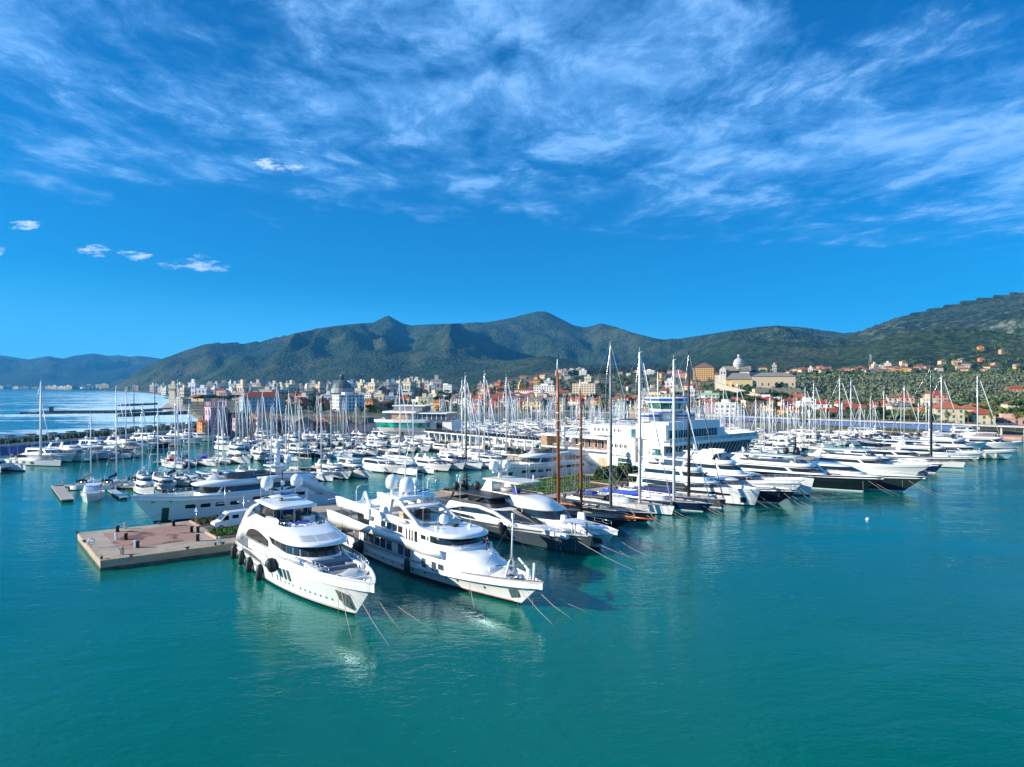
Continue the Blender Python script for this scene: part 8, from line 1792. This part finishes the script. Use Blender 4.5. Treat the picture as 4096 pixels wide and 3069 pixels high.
while cnt < 290 and tries < 14000:
    tries += 1; zone = rt.random()
    if zone < .30: u = rt.uniform(1150, 2150); d = rt.choice((rt.uniform(600, 1000), rt.uniform(700, 1900)))
    elif zone < .80: u = rt.uniform(1900, 2800); d = rt.choice((rt.uniform(590, 900), rt.uniform(650, 1700)))
    elif zone < .90: u = rt.uniform(2800, 3300); d = rt.choice((rt.uniform(480, 620), rt.uniform(1000, 1500)))
    else: u = rt.uniform(3150, 4090); d = rt.choice((rt.uniform(420, 520), rt.uniform(1050, 1500)))
    if cnt < 58: u = rt.uniform(3170, 3720) if cnt < 46 else rt.uniform(3700, 4090); d = rt.uniform(1120, 1420)
    if d < interp(SHORE, u)+45 or (2840 < u < 3180 and 600 < d < 980) or (u > 3200 and 560 < d < 1000 and rt.random() < .9): continue
    w = rt.uniform(7.5, 13.5); p = WD(u, d, 0)
    if not free(p, w*.5): continue
    z = ground_z(u, d); flat = rt.random() < (.45 if u < 1750 else .10); h = rt.uniform(8, 14) if flat else rt.uniform(5, 9)
    if d < 700: h = min(h, 11)
    far_house(cnt, (p.x, p.y, z), rt.uniform(-.6, .15), w, rt.uniform(8, 13), h, rt.choice(WC2 if flat else WC1), rt.choice([RED]*3+[RED2]*2+[BRN]*2+[GREYR]) if not flat else GREYR, 'flat' if flat else rt.choice(('hip', 'hip', 'gable')), 'block' if flat else 'house'); TAKEN.append((p.x, p.y, w*.42)); cnt += 1
# apartment blocks of the flat coast on the left
tries = n2 = 0
while n2 < 180 and tries < 6000:
    tries += 1; u = rt.uniform(470, 1750); d = rt.uniform(900, 2900) if rt.random() < .8 else rt.uniform(2900, 4200); sh = interp(SHORE, u)
    if d < sh+40 or d > interp(FOOT, u)+150: continue
    w = rt.uniform(10, 22); p = WD(u, d, 0)
    if not free(p, w*.55): continue
    far_house(0, (p.x, p.y, ground_z(u, d)), rt.uniform(-.5, .2), w, rt.uniform(11, 16), rt.uniform(12, 26) if d > 1100 else rt.uniform(9, 15), rt.choice(WC2), GREYR, 'flat', 'block'); TAKEN.append((p.x, p.y, w*.5)); n2 += 1
for k in range(34):      # specks of the town across the bay and villas high on the slopes
    if k < 16: u = 10+k*27+rt.uniform(-8, 8); d = interp(SHORE, u)+rt.uniform(60, 300); w, h, kd = rt.uniform(30, 70), rt.uniform(12, 24), 'block'
    elif k < 28: u = rt.uniform(2235, 2340); d = rt.uniform(1560, 1800); w, h, kd = rt.uniform(12, 20), rt.uniform(8, 12), 'block'
    else: u = rt.uniform(2650, 4000); d = interp(FOOT, u)*rt.uniform(1.02, 1.2); w, h, kd = rt.uniform(12, 20), 8, 'house'
    p = WD(u, d, ground_z(u, d)); far_house(0, (p.x, p.y, p.z), rt.uniform(-.4, .2), w, 13, h, rt.choice(('white', 'cream', 'beige')), RED, 'flat' if kd == 'block' else 'hip', kd)
rows = sorted([h for h in HOUSES if not h[5]], key=lambda h: h[0].location.y); NR = 26
for r0 in range(0, len(rows), NR):
    grp = sorted(rows[r0:r0+NR], key=lambda h: h[0].location.x/h[0].location.y)
    for i, (o, wall, roof, rtp, kind, _) in enumerate(grp):
        ds_ = f'{wall} flat-roofed block' if rtp == 'flat' else f'{wall} house with {CNAME[roof]} {"gable" if "gable" in rtp else "hip"} roof'
        tag(o, f'{ds_}, {ordinal(i+1)} from left in {ordinal(r0//NR+1)} town row inland', 'house' if kind == 'house' else 'apartment block', 'houses of the town' if kind == 'house' else 'flat-roofed blocks of the town')
for o, wall, roof, rtp, kind, lab in HOUSES:
    if lab: tag(o, lab, 'house' if kind == 'house' else 'apartment block', None)
mt = empty('radio_mast', WD(1694, 1500, 5), 0, 'red and white lattice radio mast rising over the flat roofs', 'mast'); mb = MB()
for sx, sy in ((1, 1), (-1, 1), (1, -1), (-1, -1)): mb.tube([(sx*1.6, sy*1.6, 0), (sx*.6, sy*.6, 38)], .35, 4)
mb.build('lattice', REDP, mt); mb = MB(); mb.lathe([(2.2, 27), (2.2, 31)], (0, 0, 0), 8); mb.build('antenna_ring', WHITE, mt)
py = empty('pylon', WD(3482, 1500, ground_z(3482, 1500)), 0, 'slim lattice pylon standing on the rocky slope', 'pylon'); mb = MB()
for sx, sy in ((1, 1), (-1, 1), (1, -1), (-1, -1)): mb.tube([(sx*3, sy*3, 0), (sx*.6, sy*.6, 24)], .3, 4)
mb.build('lattice', PALEC, py)
# ------------------------------------------------------------------ trees
def leaf_mat(name, a, b, vs_=.5):
    m = bpy.data.materials.new(name); m.use_nodes = True; g = NG(m.node_tree); bs = g.n['Principled BSDF']; bs.inputs['Roughness'].default_value = .85; bs.inputs['Specular IOR Level'].default_value = .2
    oi = g.node('ShaderNodeObjectInfo'); t = g.node('ShaderNodeTexCoord').outputs['Object']; f = g.math('ADD', g.math('MULTIPLY', g.noise(t, vs_, 3), .8), g.math('ADD', g.math('MULTIPLY', oi.outputs['Random'], .4), g.math('MULTIPLY', g.noise(t, .022, 3), .5)))
    g.l.new(g.mix(g.ramp(f, .45, 1.1), tuple(a)+(1,), tuple(b)+(1,)), bs.inputs['Base Color']); return m
LEAF = {'pine': leaf_mat('pine_needles', (.022, .060, .012), (.055, .120, .022)), 'oak': leaf_mat('oak_leaves', (.020, .048, .012), (.085, .125, .030)), 'cyp': leaf_mat('cypress_needles', (.012, .028, .014), (.03, .05, .022)), 'palm': leaf_mat('palm_fronds', (.06, .09, .015), (.16, .17, .035)), 'olive': leaf_mat('olive_leaves', (.065, .095, .045), (.165, .19, .105)), 'con': leaf_mat('fir_needles', (.012, .032, .018), (.035, .06, .03))}
BARK = mat('bark', (.13, .09, .06), .95, var=.3)
def clumps(rnd, n, gen, s0, s1):
    mb = MB()
    for _ in range(n):
        x, y, z, k = gen(rnd); s = rnd.uniform(s0, s1)*k; a = Vector((rnd.gauss(0, 1), rnd.gauss(0, 1), rnd.gauss(0, 1)+.4)).normalized(); b = a.cross(Vector((rnd.gauss(0, 1), rnd.gauss(0, 1), rnd.gauss(0, 1)))).normalized(); c = a.cross(b)
        mb.add([(x+(b*i+c*j).x*s, y+(b*i+c*j).y*s, z+(b*i+c*j).z*s) for i, j in ((-1, -.7), (1, -.6), (.8, .9), (-.7, .8))], [(0, 1, 2, 3)])
    return mb
def blobgen(blobs):
    def gen(r):
        cx, cy_, cz, rx, rz = r.choice(blobs); v = Vector((r.gauss(0, 1), r.gauss(0, 1), r.gauss(0, 1))).normalized()*(r.random()**.35); return cx+v.x*rx, cy_+v.y*rx, cz+v.z*rz, 1
    return gen
def tree_proto(kind):
    r = empty(kind, (0, 0, -60)); rnd = random.Random(len(kind)); tr = MB()
    if kind == 'umbrella_pine':
        tr.tube([(0, 0, -1), (.2, 0, 4), (0, .2, 7.6)], [.42, .32, .2], 7)
        bl = [(rnd.uniform(-3.6, 3.6), rnd.uniform(-3.6, 3.6), 8.6+rnd.uniform(-.3, .5), rnd.uniform(1.6, 2.5), .95) for _ in range(10)]
        for b in bl[:6]: tr.tube([(0, .1, 6.4), (b[0]*.8, b[1]*.8, 8.2)], [.16, .07], 5)
        cr = clumps(rnd, 620, blobgen(bl), .28, .6); lm = 'pine'
    elif kind == 'broadleaf_tree':
        tr.tube([(0, 0, -1), (.1, 0, 2), (0, .1, 4.4)], [.34, .26, .14], 7); bl = [(rnd.uniform(-2.3, 2.3), rnd.uniform(-2.3, 2.3), rnd.uniform(3, 6.2), rnd.uniform(1.1, 1.9), 1.5) for _ in range(11)]
        for b in bl[:5]: tr.tube([(0, 0, 2.2), (b[0]*.8, b[1]*.8, b[2])], [.14, .05], 5)
        cr = clumps(rnd, 620, blobgen(bl), .28, .62); lm = 'oak'
    elif kind == 'cypress':
        tr.tube([(0, 0, -1), (0, 0, 3)], [.2, .12], 6)
        def g_(r): t = r.random(); a = r.uniform(0, 6.28); q = 1.15*math.sin(math.pi*min(1, t*.85+.12))**.7*r.random()**.4; return q*math.cos(a), q*math.sin(a), .6+t*10.5, 1
        cr = clumps(rnd, 420, g_, .2, .45); lm = 'cyp'
    elif kind == 'conifer':
        tr.tube([(0, 0, -1), (0, 0, 19)], [.4, .08], 7)
        def g_(r): t = r.randrange(1, 15)/15; a = r.choice([i*1.05+t*4 for i in range(6)])+r.gauss(0, .14); q = 4.4*(1-t)**.8*r.random()**.6+.2; return q*math.cos(a), q*math.sin(a), 2+t*18+q*.12, .8
        cr = clumps(rnd, 700, g_, .3, .62); lm = 'con'
    elif kind == 'palm':
        tr.tube([(0, 0, -.5), (.1, 0, 4), (0, 0, 7.8)], [.32, .26, .24], 7); cr = MB()
        for k in range(46):
            a = k*2.4; el = 1.25-k*.043; L = rnd.uniform(2.0, 2.7); pts = []
            for j in range(5): s = j/4; e = el-s*1.25; pts.append(((pts[-1][0] if pts else 0)+L/4*math.cos(e)*(j > 0), (pts[-1][1] if pts else 7.7)+L/4*math.sin(e)*(j > 0)))
            for j in range(4):
                w0, w1 = .34*(1-abs(j/4-.4)), .34*(1-abs((j+1)/4-.4)) if j < 3 else .03; ca, sa = math.cos(a), math.sin(a); q = [(pts[j], w0), (pts[j+1], w1)]; v = []
                for (rr_, z), w in q: v += [(rr_*ca-w*sa, rr_*sa+w*ca, z-.12), (rr_*ca, rr_*sa, z), (rr_*ca+w*sa, rr_*sa-w*ca, z-.12)]
                cr.add(v, [(0, 1, 4, 3), (1, 2, 5, 4)])
        lm = 'palm'
    else:
        def g_(r): v = Vector((r.gauss(0, 1), r.gauss(0, 1), abs(r.gauss(0, 1)))).normalized()*r.random()**.3; return v.x*1.7, v.y*1.7, .1+v.z*1.9, 1
        tr.tube([(0, 0, -.4), (0, 0, 1)], [.12, .06], 5); cr = clumps(rnd, 420, g_, .15, .36); lm = 'oak'
    tr.build('trunk' if kind != 'shrub' else 'stem', BARK, r); cr.build('crown' if kind != 'shrub' else 'foliage', LEAF[lm], r); TP[kind] = r
TP = {}; TREES = []; TU = set()
def tree(kind, p, s=1.0, label=None, sz=None):
    if kind not in TP: tree_proto(kind)
    o = TP[kind] if kind not in TU else copy_tree(TP[kind]); TU.add(kind); o.location = p; o.rotation_euler = (0, 0, rt.uniform(0, 6.28)); o.scale = (s, s, sz or s); TREES.append((o, kind, label))
def tpx(kind, u, v, s, label=None, d=None, **k): d = d or solve_d(u, v); tree(kind, WD(u, d, ZV(v, d)), s, label, **k)
for u, v, s in ((790, 1622, 1.0), (815, 1623, 1.15), (842, 1624, 1.2), (868, 1624, 1.1), (895, 1622, 1.0), (920, 1620, 1.0), (945, 1619, 1.1), (1585, 1622, 1.3), (1620, 1600, 1.3), (1555, 1590, 1.2), (1500, 1596, 1.1), (3010, 1645, 1.15), (2975, 1618, 1.2)): tpx('umbrella_pine', u, v, s)
for u, v, s in ((1260, 1636, 1.05), (1662, 1628, 1.0), (3620, 1640, .55), (3760, 1600, .9), (3730, 1590, .8)): tpx('conifer', u, v, s)
for u, v, s in ((1140, 1636, 1.5), (1150, 1636, 1.6), (1165, 1636, 1.45), (1172, 1640, 1.3), (1545, 1632, 1), (1605, 1634, 1), (1720, 1634, 1.1), (1775, 1636, 1.1), (1808, 1640, 1.2), (1945, 1640, 1.1), (2108, 1640, 1.25), (2146, 1640, 1.3), (2395, 1648, 1.3), (2420, 1652, 1.3), (2510, 1652, 1.2), (2545, 1655, 1.2), (2800, 1645, 1.0), (2885, 1655, 1.05), (2930, 1660, 1.1), (2965, 1660, 1.05), (3175, 1672, .95), (3230, 1680, .95), (3395, 1695, 1.15), (3465, 1690, 1.0), (3640, 1705, .95), (3790, 1715, 1.0), (3872, 1718, 1.0), (3965, 1712, .95), (4065, 1725, 1.05), (3707, 1700, .9)): tpx('palm', u, v, s)
for k in range(190):
    z = rt.random()
    if z < .42: u, d = rt.uniform(1000, 2700), rt.uniform(560, 1200)
    elif z < .55: u, d = rt.uniform(2700, 3200), rt.uniform(480, 780)
    else: u, d = rt.uniform(3100, 4120), rt.choice((rt.uniform(400, 480), rt.uniform(430, 620), rt.uniform(1000, 1250)))
    if d < interp(SHORE, u)+32: continue
    p = WD(u, d, ground_z(u, d))
    if not free(p, 1.5): continue
    kd = rt.choice(['broadleaf_tree']*6+['umbrella_pine', 'cypress', 'conifer' if d > 700 else 'broadleaf_tree', 'palm' if d < 600 else 'cypress']); tree(kd, p, rt.uniform(.7, 1.35)*(.8 if kd == 'conifer' else 1))
for k, (a, b, s) in enumerate(((95.2, 14, 1.5), (98, 13.4, 1.7), (101.3, 12.1, 1.8), (104, 11, 1.5), (96.4, 5.6, .9), (97.5, 1.4, 1.1), (99.6, 1.8, 1.5), (103.9, 4.4, 1.5), (105.4, 1.2, 1.7), (108, 2.5, 1.8), (110.5, 4, 1.6), (92, 12, 1.0), (89, 16, .9), (84, 19, .8), (94.5, 8.6, .9), (150, 9, 1.6))): tree('shrub', Q(a, b, 1.3), s*.85, f'dark clipped shrub before the yacht club, {ordinal(k+1)} along the bed')
for k in range(14): tree('shrub', Q(118.5, 68+k*4+rt.uniform(-1, 1), 1.3), rt.uniform(.6, 1.1), f'shrub at the foot of the raised walkway, {ordinal(k+1)} from the yacht club')
TN = {'umbrella_pine': 'wide umbrella pine', 'broadleaf_tree': 'round dark broadleaf tree', 'cypress': 'slim dark cypress', 'conifer': 'tall tiered conifer', 'palm': 'palm with drooping fronds', 'shrub': 'shrub'}
for kd in TN:
    ls = sorted([t for t in TREES if t[1] == kd], key=lambda t: t[0].location.y); n_ = 24
    for r0 in range(0, len(ls), n_):
        for i, (o, _, lab) in enumerate(sorted(ls[r0:r0+n_], key=lambda t: t[0].location.x/t[0].location.y)):
            tag(o, lab or f'{TN[kd]}, {ordinal(i+1)} from left in {ordinal(r0//n_+1)} belt inland from the harbour', kd.replace('_', ' ') if kd in ('palm', 'cypress', 'shrub') else 'tree', kd.replace('_', ' ')+' trees of the town')
# groves and woods that read as one mass
def mass(name, n, pick, m, label, s0, s1, seed, q=22):
    rnd = random.Random(seed); mb = MB(); i = 0
    while i < n:
        u, d = pick(rnd)
        if d < interp(SHORE, u)+24: continue
        p = WD(u, d, ground_z(u, d)); i += 1
        if not free(p, -1.0): continue
        s = rnd.uniform(s0, s1); cb = clumps(rnd, q, lambda r: (p.x+r.gauss(0, .42)*s, p.y+r.gauss(0, .42)*s, p.z+s*(.15+.75*r.random()), 1), s*.13, s*.27); mb.add(cb.v, cb.f)
    tag(mb.build(name, m), label, None, None, 'stuff')
def terr(rnd):
    u = rnd.uniform(3120, 4200); d = 560+rnd.randrange(0, 22)*22+rnd.gauss(0, 3); return u, d
mass('olive_grove', 2400, terr, LEAF['olive'], 'grey-green olive groves in terraced lines on the right slope', 2.2, 6.0, 2)
mass('woodland', 1500, lambda r: (r.uniform(3150, 4200), r.choice((r.uniform(395, 560), r.uniform(395, 620), r.uniform(980, 1500)))), LEAF['oak'], 'mixed green trees round the villas on the right slope', 3.5, 7.5, 3, 26)
mass('woodland', 1500, lambda r: (r.uniform(980, 3100), r.uniform(560, 1700)), LEAF['oak'], 'garden trees scattered between the houses of the town', 3.0, 6.5, 4)
mass('woodland', 420, lambda r: (r.uniform(2780, 3100), r.uniform(600, 770)), LEAF['oak'], 'green slope of bushes below the convent', 2.5, 5, 5)
mass('woodland', 500, lambda r: (r.uniform(2250, 2720), r.uniform(1650, 1950)), LEAF['cyp'], 'dark pinewood on the low hill above the town', 7, 12, 6)
mass('hedge', 520, lambda r: (r.uniform(2900, 4150), interp(SHORE, 3500)*0+r.uniform(0, 1)*0+interp(SHORE, 3000)*0+390+r.uniform(0, 30)), LEAF['oak'], 'green hedges along the seafront road', 2, 3.6, 7)
# ------------------------------------------------------------------ haze
mb = MB(); mb.bbox(-13000, 13000, -3000, 14500, -8, 1400)
hm = bpy.data.materials.new('air'); hm.use_nodes = True; g = NG(hm.node_tree); g.n.clear()
pv = g.node('ShaderNodeVolumePrincipled'); pv.inputs['Color'].default_value = (.06, .44, 1.0, 1); pv.inputs['Density'].default_value = 6.5e-5; pv.inputs['Anisotropy'].default_value = .1
ou = g.node('ShaderNodeOutputMaterial'); g.l.new(pv.outputs[0], ou.inputs['Volume'])
try: hm.volume_sampling = 'EQUIANGULAR'
except Exception: pass
tag(mb.build('haze', hm), 'thin blue air between the harbour and the hills', None, None, 'stuff')
